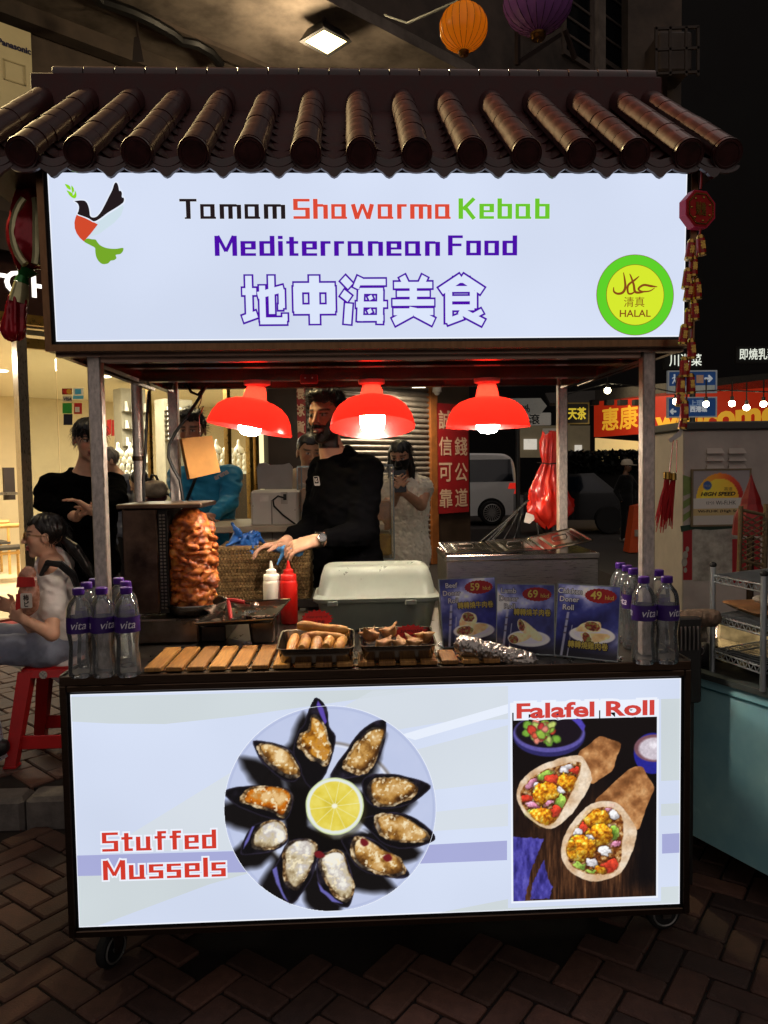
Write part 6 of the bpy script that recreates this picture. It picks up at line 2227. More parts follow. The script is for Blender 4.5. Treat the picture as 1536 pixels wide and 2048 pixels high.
sh = thing('roller_shutter','closed grey roller shutter behind the seller and the masked woman','shutter',FL(fx(740),0,zs0))
sA,sB = fx(615),fx(858)
m_shut = mat('shutter_steel','8a8178',0.45,0.6,var=0.15,scale=8)
nslat = 36
ztop = FS(740,740)[1]
prof = []
for k in range(nslat):
  z0 = zs0 + (ztop - zs0) * k / nslat
  hh = (ztop - zs0) / nslat
  vs,fs = [],[]
  for s in (sA,sB):
    for (dt,dz) in ((0.03,0.0),(-.012,.12),(-.022,.45),(-.012,.72),(.03,.86),(.03,1.0)):
      vs.append(FL(s,dt,z0 + hh * dz))
  for i in range(5):
    fs.append((i,i + 6,i + 7,i + 1))
  MB().add(vs,fs).build('slat',m_shut,sh,smooth=True,angle=60)
fbox(MB(),sA,-.08,ztop,sB,.1,ztop + .5).build('shutter_box',m_darkwall,sh)
fbox(MB(),sB + .001,-.06,zs0,fx(871),.12,ztop + .4).build('shutter_jamb',mat('orange_wood','8a5126',0.45,var=0.2,scale=6),sh)
wl = thing('end_wall','dark end wall of the arcade carrying the wide red banner','wall',FL(fx(905),0,zs0))
fbox(MB(),fx(872),-.02,zs0,s_end,.5,3.9).build('wall_face',mat('end_wall_brown','3a2c22',0.5,var=0.2,scale=4),wl)
fbox(MB(),fx(872),-.035,zs0,s_end,-.0205,zs0 + .2).build('wall_base',m_chrome,wl)
banner(876,938,806,1028,['誠信可靠','價錢公道'],'wide red banner with two columns of pale characters on the end wall',-.06)
cmx = PN(874,784,FL(0,-.2,0),FN)
cm = thing('security_camera','small white security camera beside the shutter','camera',cmx)
MB().ball(cmx,(.05,.05,.05)).build('lens_dome',mat('camera_white','cfc8be',0.4),cm,smooth=True)
MB().cyl(cmx,cmx + Z_ * .1,.07,.06,14).build('mount',mat('camera_white','cfc8be',0.4),cm)
tb = thing('ceiling_tube_light','small lit strip lamp above the shutter','lamp',PN(835,772,FL(0,-.4,0),FN))
q = PN(838,772,FL(0,-.5,0),FN)
MB().box((q[0] - .1,q[1] - .05,q[2] - .02),(q[0] + .1,q[1] + .05,q[2] + .02),bev=.01).build('tube',glow_mat('strip_glow','fff0d0',7.0,sample=True),tb)
MB().box((q[0] - .12,q[1] - .06,q[2] + .021),(q[0] + .12,q[1] + .06,q[2] + .05)).build('fitting',m_darkwall,tb)
sd = bpy.data.lights.new('strip_light','AREA')
sd.energy = 60
sd.size = .5
sd.color = (1,.84,.6)
so = bpy.data.objects.new('strip_light',sd)
col.objects.link(so)
so.location = Vector(q - np.array([0,0,.04]))
adopt(so,tb)
# ================================================================== FAR STREET ON THE RIGHT
def panel(name,corners,depth,m,parent=None,**kw):
  """slab whose front face has the given corners (bl, br, tr, tl)"""
  p = [np.asarray(c,float) for c in corners]
  n = np.cross(p[1] - p[0],p[3] - p[0])
  n /= np.linalg.norm(n)
  q = [v - n * depth for v in p]
  return MB().add(p + q,[(0,1,2,3),(7,6,5,4),(0,4,5,1),(1,5,6,2),(2,6,7,3),(3,7,4,0)]).build(name,m,parent,**kw)
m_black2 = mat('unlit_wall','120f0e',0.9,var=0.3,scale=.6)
nb = thing('sky_mask_right','added black block hiding the bright sky on the right','building',P(1500,900,34))  # black block added to keep the bright ambient sky out of view
p0_,p1_ = P(1150,1000,30),P(1900,1000,24)
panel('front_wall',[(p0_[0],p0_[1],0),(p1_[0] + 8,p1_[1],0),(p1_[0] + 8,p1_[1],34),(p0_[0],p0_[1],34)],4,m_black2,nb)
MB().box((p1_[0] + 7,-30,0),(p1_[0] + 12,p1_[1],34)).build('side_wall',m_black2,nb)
nb2 = thing('sky_mask_far','added dark block covering the sky behind the white van','building',P(1000,900,45))  # dark block added, and widened, to cover gaps of pale sky
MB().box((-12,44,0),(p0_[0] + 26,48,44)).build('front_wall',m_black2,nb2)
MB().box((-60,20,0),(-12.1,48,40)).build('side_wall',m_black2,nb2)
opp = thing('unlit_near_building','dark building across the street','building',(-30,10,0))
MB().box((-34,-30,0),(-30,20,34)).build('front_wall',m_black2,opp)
# supermarket sign
YS = 22.0
sp = thing('supermarket_front','red supermarket sign with yellow lettering above a lit shop window','shop front',P(1350,950,YS))
a_,b_ = P(1188,874,YS),P(1640,905,YS - 7)
rr_ = b_ - a_
rr_[2] = 0
L_ = np.linalg.norm(rr_)
rr_ /= L_
zlo = a_[2]
zhi = P(1188,804,YS)[2]
panel('sign_board',[a_,a_ + rr_ * L_,a_ + rr_ * L_ + Z_ * (zhi - zlo),a_ + Z_ * (zhi - zlo)],.2,mat('sign_red','b3260f',0.6,var=0.12,scale=.5,c2='7c1408',emit='b82c10',estr=.42),sp)  # board and letters glow in place of the spots lighting them
m_ylw = mat('sign_yellow','e0a52c',0.6,var=0.05,emit='e2a72e',estr=.55,sample=False)
on_sp = lambda px,py: PN(px,py,a_,np.cross(rr_,Z_))
letters('惠康',on_sp(1240,836),rr_,Z_,1,m_ylw,sp,bold=.018,eps=.02,fit=(np.linalg.norm((on_sp(1276,836) - on_sp(1205,836))[:2]),(zhi - zlo) * .62))
letters('wellcome',on_sp(1425,835),rr_,Z_,1,m_ylw,sp,bold=.045,eps=.02,fit=(np.linalg.norm((on_sp(1556,836) - on_sp(1308,836))[:2]),(zhi - zlo) * .60))
panel('shop_window',[on_sp(1190,930),on_sp(1560,960),on_sp(1560,905),on_sp(1190,876)],.1,mat('lit_window_cream','cfae6e',0.7,var=0.3,scale=.9,c2='8a6a38',emit='d9b878',estr=.8),sp)
panel('canopy',[on_sp(1190,803),on_sp(1600,770),on_sp(1600,740),on_sp(1190,780)],.8,mat('awning_grey','4a4640',0.8,var=0.2),sp)
for x in (1213,1243,1270,1300):
  q = on_sp(x,806) + np.cross(rr_,Z_) * .5
  MB().box(q - [.12,.12,.08],q + [.12,.12,.08]).build('spot_fitting',m_black2,sp)
sl_ = bpy.data.lights.new('sign_spot','AREA')
sl_.energy = 30
sl_.size = 2.0
sl_.color = (1,.8,.5)
slo = bpy.data.objects.new('sign_spot',sl_)
col.objects.link(slo)
qq = on_sp(1300,806) + np.cross(rr_,Z_) * .9
slo.location = Vector(qq)
slo.rotation_euler = Vector(-np.cross(rr_,Z_) * .7 - Z_ * .7).to_track_quat('-Z','Y').to_euler()
adopt(slo,sp)
# small shop signs left of it
def flat_sign(name,xa,ya,xb,yb,Y,c,lab,txt=None,tc='d8c040',emit=0.0,pole=False,arrow=False,cat='sign',frame=None,tfit=(.8,.62),bold=.02,temit=0):
  p = [P(x,y,Y) for x,y in ((xa,yb),(xb,yb),(xb,ya),(xa,ya))]
  w,h = p[1][0] - p[0][0],p[3][2] - p[0][2]
  t = thing(name,lab,cat,p[0] * .5 + p[1] * .5)
  m = mat('sign_%s_%d' % (c,int(emit * 100)),c,0.6,var=0.06,emit=c,estr=emit,sample=False)  # weak emission stands in for lamplight falling on the sign
  if arrow:
    MB().prism([(0,0),(w * .86,0),(w,h / 2),(w * .86,h),(0,h)],p[0],X_,Z_,.03).build('board',m,t)
  else:
    MB().prism(rounded(w,h,min(w,h) * .08,4,w / 2,h / 2),p[0],X_,Z_,.05).build('board',m,t)
  if frame:
    fr = MB()
    e = h * .07
    for (x0,y0,x1,y1) in ((-e,-e,w + e,0),(-e,h,w + e,h + e),(-e,0,0,h),(w,0,w + e,h)):
      fr.prism([(x0,y0),(x1,y0),(x1,y1),(x0,y1)],p[0],X_,Z_,.06,.01)
    fr.build('frame',mat('frame_' + frame,frame,0.5,emit=frame,estr=emit * .6,sample=False),t)
  if txt:
    letters(txt,(p[0] + p[2]) / 2,X_,Z_,h * .6,mat('signprint_%s_%d' % (tc,int(temit * 100)),tc,0.6,var=0.02,emit=tc,estr=temit,sample=False),t,bold=bold * h,eps=.01,fit=(w * tfit[0],h * tfit[1]))
  if pole:
    q = (p[0] + p[1]) / 2
    MB().cyl((q[0],q[1] + .06,0),(q[0],q[1] + .06,p[3][2]),.04,n=10).build('pole',mat('pole_grey','5d5d5a',0.5,0.5),t)
  return t,p
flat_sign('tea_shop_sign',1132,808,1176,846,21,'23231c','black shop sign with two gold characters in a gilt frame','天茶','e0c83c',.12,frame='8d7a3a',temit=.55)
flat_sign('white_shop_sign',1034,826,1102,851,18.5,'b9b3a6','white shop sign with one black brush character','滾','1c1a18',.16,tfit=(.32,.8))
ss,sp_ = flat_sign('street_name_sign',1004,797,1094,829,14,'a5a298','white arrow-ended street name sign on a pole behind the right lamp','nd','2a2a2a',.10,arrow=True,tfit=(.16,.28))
letters('374 • 370',(sp_[0] * .62 + sp_[1] * .38) + Z_ * .09,X_,Z_,.1,MATS['signprint_2a2a2a_0'],ss,bold=.004,eps=.012,fit=(.46,.09),align='CENTER')
q = P(1036,1000,14.05)
MB().cyl((q[0],q[1],0),(q[0],q[1],3.1),.05,n=10).build('pole',mat('pole_grey','5d5d5a',0.5,0.5),ss)
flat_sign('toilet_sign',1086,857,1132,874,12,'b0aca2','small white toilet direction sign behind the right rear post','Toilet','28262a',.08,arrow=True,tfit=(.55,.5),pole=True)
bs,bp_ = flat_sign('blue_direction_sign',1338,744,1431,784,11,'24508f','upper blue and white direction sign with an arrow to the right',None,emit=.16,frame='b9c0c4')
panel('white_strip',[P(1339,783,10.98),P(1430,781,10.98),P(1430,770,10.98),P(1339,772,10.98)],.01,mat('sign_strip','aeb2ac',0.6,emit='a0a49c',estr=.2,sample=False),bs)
m_sw = mat('sign_white_mark','c4ccd2',0.6,emit='c4ccd2',estr=.35,sample=False)  # marks glow faintly like their boards, in place of lamplight
letters('→',P(1417,757,10.97),X_,Z_,.2,m_sw,bs,bold=.012,fit=(.13,.11))
pd_ = MB()
q = P(1349,757,10.97)
pd_.lathe([(0,0),(.018,0),(.018,.004),(0,.004)],q + Z_ * .06,10,Y_)
for a,b in (((0,.04),(0,-.02)),((0,-.02),(-.035,-.09)),((0,-.02),(.035,-.09)),((-.04,.0),(0,.03)),((0,.03),(.045,.01))):
  pd_.bar(q + X_ * a[0] + Z_ * a[1],q + X_ * b[0] + Z_ * b[1],.018,.01,up=Y_)
pd_.build('walker_mark',m_sw,bs)
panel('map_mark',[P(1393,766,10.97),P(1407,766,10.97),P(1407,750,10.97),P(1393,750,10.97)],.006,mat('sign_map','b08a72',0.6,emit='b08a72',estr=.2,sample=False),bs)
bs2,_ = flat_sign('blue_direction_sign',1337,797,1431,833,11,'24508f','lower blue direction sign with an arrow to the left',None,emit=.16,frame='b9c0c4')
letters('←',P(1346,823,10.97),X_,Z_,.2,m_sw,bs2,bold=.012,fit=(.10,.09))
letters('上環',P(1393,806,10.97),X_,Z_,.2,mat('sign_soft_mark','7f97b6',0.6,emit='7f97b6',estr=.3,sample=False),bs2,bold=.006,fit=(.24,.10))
letters('西港城',P(1397,818,10.97),X_,Z_,.2,m_sw,bs2,bold=.006,fit=(.30,.10))
q = P(1385,790,11.06)
MB().cyl((q[0],q[1],0),(q[0],q[1],q[2] + .4),.05,n=10).build('pole',MATS['pole_grey'],bs)
for txt,px,py,w,h,lab in (('川湘菜',1371,720,66,24,'small white lit restaurant characters beside the firecracker string'),('即燒乳豬',1516,708,76,22,'small white lit roast shop characters at the right edge')):
  q = P(px,py,20)
  t = thing('lit_characters',lab,'sign',q)
  letters(txt,q,X_,Z_,.3,glow_mat('neon_white','e8ecdc',1.0),t,bold=.004,fit=(w / 1500 * 22.1,h / 1500 * 22.1))
  q2 = q + np.array([0,.12,0])
  MB().box(q2 - [.6,0,.25],q2 + [.6,.1,.25]).build('board',m_black2,t)
# string of bulbs
bulbs = [(1215,781,9),(1352,803,7),(1412,808,7),(1464,807,7),(1493,815,7),(1527,808,7)]
nm = ['first string bulb, hanging alone left of the right post','string bulb half hidden behind the firecrackers','string bulb in front of the lower blue sign','string bulb above the supermarket letters, left of three','string bulb above the supermarket letters, lowest of three','string bulb at the right edge above the supermarket letters']
for (x,y,Yb),lab in zip(bulbs,nm):
  q = P(x,y,Yb)
  t = thing('string_bulb',lab,'bulb',q,'bulbs on the overhead wire')
  r_ = 6.5 / 1500 * (Yb + 2.1)
  MB().ball(q,(r_,r_,r_),14,9).build('globe',glow_mat('bulb_glow','ffeec0',30.0,sample=True),t,smooth=True)
  MB().cyl(q + Z_ * r_ * .8,q + Z_ * r_ * 2.2,r_ * .55,n=10).build('socket',mat('socket_dark','1a1714',0.6),t)
  MB().cyl(q + Z_ * r_ * 2.2,q + Z_ * (r_ * 2.2 + .22),.008,n=6).build('lead',mat('socket_dark','1a1714',0.6),t)
wires = MB().tube([P(1130,790,9),P(1215,766,9),P(1300,775,8),P(1352,785,7),P(1440,780,7),P(1600,786,7)],.009,5)
tag(wires.build('overhead_wire',mat('socket_dark','1a1714',0.6),None),'thin dark wire carrying the string bulbs','wire')
# hedge, far shop wall
hd = MB()
rg = random.Random(6)
for i in range(5200):
  x = rg.uniform(P(1125,1000,17)[0],P(1420,1000,17)[0])
  z = rg.uniform(.5,1.0) ** .5 * 2.0
  y = 17 + rg.uniform(-.5,.5)
  s = rg.uniform(.04,.09)
  a,b = rg.uniform(0,6.3),rg.uniform(-1,1)
  d1 = np.array([math.cos(a),math.sin(a),b]) * s
  d2 = np.array([-math.sin(a),math.cos(a),rg.uniform(-.6,.6)]) * s * .6
  c = np.array([x,y,z])
  hd.add([c - d1,c + d2,c + d1,c - d2],[(0,1,2,3)])
tag(hd.build('hedge',mat('night_leaves','10160c',0.6,var=0.3,scale=3),None),'dark clipped hedge below the supermarket window','hedge',kind='stuff')
hb = MB().box((P(1125,1000,17)[0],16.8,0.3),(P(1420,1000,17)[0],17.3,1.7)).build('hedge_planter',mat('planter_dark','171513',0.8),None,label='dark planter box under the hedge',cat='planter')
ws = thing('lit_storefront','cream lit storefront below the black and gold sign','shop front',P(1090,900,24))
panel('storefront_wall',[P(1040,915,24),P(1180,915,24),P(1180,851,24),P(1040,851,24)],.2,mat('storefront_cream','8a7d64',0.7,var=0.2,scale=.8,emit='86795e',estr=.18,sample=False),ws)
panel('lit_window',[P(1048,899,23.9),P(1074,899,23.9),P(1074,878,23.9),P(1048,878,23.9)],.05,mat('lit_window_white','d6cfc0',0.6,emit='e0d8c8',estr=.7,var=0.4,scale=2,sample=False),ws)
panel('lit_window',[P(1150,912,23.9),P(1164,912,23.9),P(1164,890,23.9),P(1150,890,23.9)],.05,MATS['lit_window_white'],ws)
panel('awning',[P(1100,806,22),P(1210,806,22),P(1205,780,23.5),P(1090,786,23.5)],.1,mat('awning_grey','4a4640',0.8,var=0.2),ws)
MB().box((P(1120,860,24)[0],23.7,0),(P(1135,860,24)[0],23.99,4.0)).build('column',mat('storefront_cream','8a7d64'),ws)
# ---- white van
VY = 19.0
vl,vr = P(880,1000,VY)[0],P(1036,1000,VY)[0]
zg,zr = 0.0,P(985,906,VY)[2]
H = zr
van = thing('white_van','rear half of a white passenger van parked beyond the arcade','van',((vl + vr) / 2,VY,0))
bl_ = smooth_pts([(vl - 2.2,.42),(vl - 2.2,H * .52),(vl - 1.7,H * .62),(vl - .9,H * .95),(vl,H),(vr - .7,H * .995),(vr - .30,H * .965),(vr - .12,H * .86),(vr - .05,H * .62),(vr,H * .50),(vr - .01,H * .30),(vr - .08,.30),(vr - .3,.27),(vl - 2.0,.28)],3)
vb = MB()
n = len(bl_)
front = [(x,VY,z) for x,z in bl_]
ins = [(x,VY - .06,.28 + (z - .28) * .97) for x,z in [((q[0] - (vl + vr) / 2 + 1) * .97 + (vl + vr) / 2 - 1,q[1]) for q in bl_]]
back = [(x,VY + 1.8,z) for x,z in bl_]
vb.add(ins + front + back,[tuple(range(n))] + [(i,n + i,n + (i + 1) % n,(i + 1) % n) for i in range(n)] + [(n + i,2 * n + i,2 * n + (i + 1) % n,n + (i + 1) % n) for i in range(n)] + [tuple(range(3 * n - 1,2 * n - 1,-1))])
vb = vb.build('van_body',mat('van_white','f2f2ee',0.3,var=0.05,scale=1,coat=0.5),van,smooth=True,angle=35)
m_vg = mat('van_window','0b1622',0.08,var=0.1,coat=0.5)
for (x0,x1) in ((vl - 1.4,vl - .5),(vl - .46,vr - .16)):
  MB().prism([(x0,H * .60),(x1 + (.02 if x1 > vr - .5 else 0),H * .60),(x1 - (.06 if x1 > vr - .5 else 0),H * .91),(x0 + (.25 if x0 < vl - 1 else 0),H * .91)],(0,VY - .064,0),X_,Z_,.02).build('window',m_vg,van)
wc = P(982,1007,VY)
wr = .345
wc = np.array([wc[0],VY - .05,wr])
wh = MB().lathe([(.20,-.10),(wr - .03,-.10),(wr,-.07),(wr,.07),(wr - .03,.10),(.2,.10)],wc,30,Y_).build('wheel',m_rubber,van,smooth=True,angle=40)
ar = MB()
for k in range(20):
  a = 2 * math.pi * k / 20
  ar.bar(wc - Y_ * .105 + .05 * np.array([math.cos(a),0,math.sin(a)]),wc - Y_ * .105 + .235 * np.array([math.cos(a + .1),0,math.sin(a + .1)]),.022,.02,up=Y_)
ar.tube([wc - Y_ * .1 + .24 * np.array([math.cos(a),0,math.sin(a)]) for a in np.linspace(0,2 * math.pi,30)[:-1]],.014,6,closed=True)
ar.lathe([(0,0),(.06,0),(.06,.02),(0,.02)],wc - Y_ * .115,14,Y_)
ar.build('rim',mat('alloy_rim','b5b2ac',0.35,0.7),wh)
MB().prism([(wr * 1.16 * math.cos(a),wr * 1.16 * math.sin(a) + .02) for a in np.linspace(-.35,math.pi + .35,20)],wc - [0,.015,0],X_,Z_,.004).build('wheel_arch',mat('arch_black','090909',0.8),van)
for (x0,x1,z0,z1) in ((vr - .30,vr - .02,H * .50,H * .58),(vr - .14,vr + .01,H * .40,H * .50)):
  MB().prism([(x0,z0),(x1,z0),(x1,z1),(x0 + .05,z1)],(0,VY - .068,0),X_,Z_,.03).build('tail_light',glow_mat('tail_glow','d0281c',.8),van)
MB().prism(rounded(.26,.22,.03,3,vl + .72,H * .42),(0,VY - .0645,0),X_,Z_,.002).build('fuel_flap',mat('flap_line','8d8d8a',0.4),van)
# dark car and red lamps behind
dc = thing('dark_car','black car in deep shade between the van and the man in the cap','car',P(1200,1010,15.5))
cA,cB = P(1080,1000,15.5)[0],P(1262,1000,15.5)[0]
pf_ = [(cA - .4,.35),(cA - .4,.95),(cA,1.0),(cA + .45,1.42),(cB - .9,1.45),(cB - .35,1.0),(cB - .02,.9),(cB,.5),(cB - .05,.32)]
n = len(pf_)
MB().add([(x,15.5,z) for x,z in pf_] + [(x,17.0 - .4,z) for x,z in pf_],[tuple(range(n)),tuple(range(2 * n - 1,n - 1,-1))] + [(i,n + i,n + (i + 1) % n,(i + 1) % n) for i in range(n)]).build(
  'car_body',mat('car_black','0b0b0d',0.2,var=0.1,coat=0.6),dc)
MB().prism([(cA + .15,1.02),(cB - .6,1.02),(cB - .95,1.38),(cA + .5,1.36)],(0,15.495,0),X_,Z_,.01).build('window',m_vg,dc)
for x in (cA + .3,cB - .55):
  MB().lathe([(.2,-.1),(.32,-.1),(.33,0),(.2,.02)],(x,15.5,.33),24,Y_).build('wheel',m_rubber,dc,smooth=True)
MB().prism([(cB - .22,.72),(cB - .03,.70),(cB - .03,.80),(cB - .25,.84)],(0,15.494,0),X_,Z_,.02).build('headlight',mat('headlight_glass','8a7050',0.1,emit='a07040',estr=.25,sample=False),dc)
# orange barrier
ob = thing('orange_barrier','orange plastic road barrier beside the man in the white cap','barrier',P(1272,1070,11))
q0,q1 = P(1258,1072,11.4),P(1284,1072,11.4)
MB().add([(q0[0],11.4,.0),(q1[0] + .35,11.4,.0),(q1[0] + .3,11.4,.95),(q0[0] + .10,11.4,.85),(q0[0],11.7,.0),(q1[0] + .35,11.7,.0),(q1[0] + .3,11.65,.95),(q0[0] + .10,11.65,.85)],
    [(0,1,2,3),(7,6,5,4),(0,4,5,1),(1,5,6,2),(2,6,7,3),(3,7,4,0)]).build('barrier_panel',mat('barrier_orange','c24a1a',0.5,var=0.1),ob)
MB().box((q0[0] + .1,11.35,.3),(q1[0] + .3,11.399,.42)).build('stripe',mat('barrier_white','9c948a',0.5),ob)
# ================================================================== THINGS HUNG ON AND STANDING ROUND THE STALL
# ---- lanterns
def lantern(px,py,rpx,Y,c,lab,lit):
  q = P(px,py,Y)
  r = rpx / 1500 * float((q - CAM) @ CF) * .97
  t = thing('paper_lantern',lab,'lantern',q)
  n = 20
  m = 14
  vs,fs = [],[]
  for i in range(m + 1):
    ph = math.pi * (.06 + .88 * i / m)
    for k in range(n * 4):
      a = 2 * math.pi * k / (n * 4)
      sag = 1 - .035 * abs(math.sin(a * n / 2)) ** .7
      rr = r * math.sin(ph) * sag
      vs.append(q + np.array([rr * math.cos(a),rr * math.sin(a),r * .93 * math.cos(ph)]))
  w = n * 4
  for i in range(m):
    for k in range(w):
      j = (k + 1) % w
      fs.append((i * w + k,(i + 1) * w + k,(i + 1) * w + j,i * w + j))
  MB().add(vs,fs).build('shade',translucent_mat('lantern_cloth_' + c,c,t=.6 if lit else .2,gloss=.03),t,smooth=True)
  for k in range(n):
    a = 2 * math.pi * k / n
    MB().tube([q + np.array([r * 1.004 * math.sin(ph) * math.cos(a),r * 1.004 * math.sin(ph) * math.sin(a),r * .934 * math.cos(ph)]) for ph in np.linspace(.2,math.pi - .2,10)],r * .009,4).build(
      'rib',mat('lantern_rib_' + c,'5a3a18' if lit else '3a2230',0.6),t)
  for s in (-1,1):
    z = s * r * .93
    MB().lathe([(.0,0),(r * .2,0),(r * .22,r * .03 * s),(r * .2,r * .08 * s),(r * .22,r * .12 * s),(r * .17,r * .2 * s),(0,r * .21 * s)],q + Z_ * z,18).build('end_ring',mat('lantern_brass','7a5424',0.35,0.8),t,smooth=True,angle=40)
  MB().ball(q - Z_ * r * 1.13,r * .045,8,6).build('finial',mat('lantern_brass','7a5424',0.35,0.8),t)
  if lit:
    MB().ball(q + Z_ * r * .1,r * .16,12,8).build('bulb',glow_mat('lantern_bulb','ffd98a',14.0,sample=True),t,smooth=True)
  return q,r
q1,r1 = lantern(927,55,50,3.2,'eda02a','lit orange paper lantern hanging above the roof ridge',True)
q2,r2 = lantern(1076,-2,72,2.7,'a066ae','larger unlit purple paper lantern cut off by the top edge',False)
wr_ = MB().tube([P(770,30,4.6),P(815,46,4.2),q1 + Z_ * r1 * 1.15,q2 + Z_ * r2 * 1.2,P(1300,-160,3.5)],.010,5)
tag(wr_.build('lantern_wire',mat('socket_dark','1a1714',0.6),None),'thin wire from which the two lanterns hang','wire')
# ---- foil candy balloon at the left end of the sign
CY = .16
m_foil_red = mat('foil_red','b4202e',0.2,0.2,var=0.25,scale=9,bump=0.5,bscale=22,rvar=0.06)
m_foil_cream = mat('foil_cream','e0d8a4',0.2,0.4,var=0.2,scale=9,bump=0.4,bscale=22,rvar=0.06)
m_foil_green = mat('foil_green','3f9a4c',0.2,0.4,var=0.25,scale=9,bump=0.5,bscale=30,rvar=0.06)
cb = thing('candy_balloon','red and cream foil candy balloon hanging at the left end of the sign','balloon',P(55,460,CY))
cA = P(58,462,CY)
F = Field(cA - .22,cA + .22,.005)
F.ell(cA,(.062,.055,.125),.01,R=rot_about((0,1,0),.10))
F.cone(P(66,392,CY),P(74,350,CY),.034,.02,.02)
F.rough(lambda x,y,z: .006 * np.sin((x - cA[0]) * 130 + 3 * fbm(x * 12,y * 12,z * 12)) * np.clip(np.abs(z - cA[2]) / .09,.15,1) + (fbm(x * 30,y * 30,z * 30,o=2,seed=3) - .5) * .008)
me,v = F.skin('candy_body')
link('candy_body',me,cb,m_foil_red)
for dx,w in ((-26,.012),(22,.014)):
  MB().tube([P(58 + dx * math.sin(a) * 1.0 + 6 * math.cos(a * 2),462 - 74 * math.cos(a),CY - .045) for a in np.linspace(.5,2.7,9)],w * .95,8).build('cream_stripe',m_foil_cream,cb,smooth=True)
MB().tube([P(56,536,CY),P(47,552,CY),P(43,566,CY)],[.034,.016,.022],10).build('green_twist',m_foil_green,cb,smooth=True)
MB().tube([P(43,566,CY),P(40,586,CY),P(36,606,CY)],[.020,.026,.029],12).build('cream_tail',m_foil_cream,cb,smooth=True)
F = Field(P(28,640,CY) - .09,P(28,640,CY) + .09,.004)
F.cone(P(36,606,CY),P(26,662,CY),.026,.030,.01).rough(lambda x,y,z: .006 * np.sin(np.arctan2(y - CY,x - P(30,640,CY)[0]) * 7) + (fbm(x * 40,y * 40,z * 40,o=2) - .5) * .006)
me,v = F.skin('red_tail')
link('red_tail',me,cb,m_foil_red)
MB().tube([P(74,350,CY),P(76,330,CY + .02)],[.02,.03],10).build('top_twist',m_foil_red,cb,smooth=True)
# ---- firecracker garland on the right end of the sign
GY = -.045
m_frd = mat('cracker_red','b41d18',0.4,var=0.15,scale=60)
m_fgd = mat('cracker_gold','c39a4a',0.25,0.9,var=0.1)
gar = thing('firecracker_garland','hanging red and gold firecracker string with octagon plaque at the right end of the sign','garland',P(1400,420,GY))
oc = P(1401,418,GY)
ro = .055
octp = [(ro * math.cos(math.pi / 8 + k * math.pi / 4),ro * math.sin(math.pi / 8 + k * math.pi / 4)) for k in range(8)]
od = np.array([.28,-.95,.05])
od /= np.linalg.norm(od)
orr = np.cross(Z_,od) * -1.0
orr = np.array([.96,.28,0])
orr /= np.linalg.norm(orr)
ocb = MB().prism(octp,oc - od * 0,orr,Z_,.026).build('octagon_plaque',mat('plaque_pink_red','d01e48',0.5,var=0.1),gar)
MB().prism([(x * .93,y * .93) for x,y in octp],oc,orr,Z_,.002,.0015).build('plaque_face',m_frd,ocb)
e_ = MB()
for k in range(8):
  a,b = octp[k],octp[(k + 1) % 8]
  e_.bar(oc + orr * a[0] * .80 + Z_ * a[1] * .80 + np.cross(orr,Z_) * .003,oc + orr * b[0] * .80 + Z_ * b[1] * .80 + np.cross(orr,Z_) * .003,.003,.002,up=np.cross(orr,Z_))
e_.build('gold_border',m_fgd,ocb)
letters('財進',oc,orr,Z_,.03,m_fgd,ocb,bold=.001,eps=.003,fit=(.034,.036))
for k in range(7):
  a = k * .9 + .4
  MB().ball(oc + orr * .033 * math.cos(a) + Z_ * .033 * math.sin(a) + np.cross(orr,Z_) * .0025,(.0045,.002,.0025),6,4).build('gold_fleck',m_fgd,ocb)
MB().tube([P(1404,340,GY),oc + Z_ * ro],.003,6).build('cord',m_frd,gar)
MB().tube([oc - Z_ * ro,P(1388,560,GY),P(1382,700,GY),P(1368,850,GY)],.0025,6).build('cord',m_frd,gar)
ck = [(403,500,-.1),(332,530,.14),(352,640,.02),(322,800,.12),(376,790,-.06),(360,930,-.04),(320,985,.0),(287,1090,.12),(340,1185,-.04),(292,1305,.0),(270,1420,.04),(335,1415,-.04),(268,1500,.06),(293,1590,.02),(285,1650,.1),(310,720,.1)]
hx_ = .027
def cracker_mesh():
  return (MB().lathe([(0,-hx_),(.0115,-hx_),(.0125,-hx_ + .003),(.0110,hx_ - .006),(.0100,hx_ - .001),(0,hx_)],(0,0,0),12).mesh('firecracker',True,40),
      MB().lathe([(.0128,-hx_ - .0005),(.0130,-hx_ + .004),(.0127,-hx_ + .005)],(0,0,0),12).mesh('gold_band',True,40),
      MB().lathe([(.0112,hx_ - .008),(.0112,hx_ - .003),(.007,hx_ + .003),(0,hx_ + .004)],(0,0,0),12).mesh('gold_cap',True,40))
cm_,cg_,cg2_ = cracker_mesh()
cg2_.materials.append(m_fgd)
cm_.materials.append(m_frd)
cg_.materials.append(m_fgd)
for i,(x,y,tl) in enumerate(ck):
  q = P(1280 + x / 3.305,340 + y / 3.305,GY - .012 * (i % 2))
  mtx = Matrix.Translation(Vector(q)) @ Matrix.Rotation(tl,4,'Y')
  o = place('firecracker',cm_,gar,mtx)
  place('gold_band',cg_,o,mtx)
  place('gold_cap',cg2_,o,mtx)
  ch_ = '福祿壽喜'[i % 4]
  rv = np.array(mtx.to_3x3() @ Vector((1,0,0)))
  uv = np.array(mtx.to_3x3() @ Vector((0,0,1)))
  letters(ch_,q,rv,uv,.014,m_fgd,o,bold=.0006,eps=.0127,fit=(.013,.022))
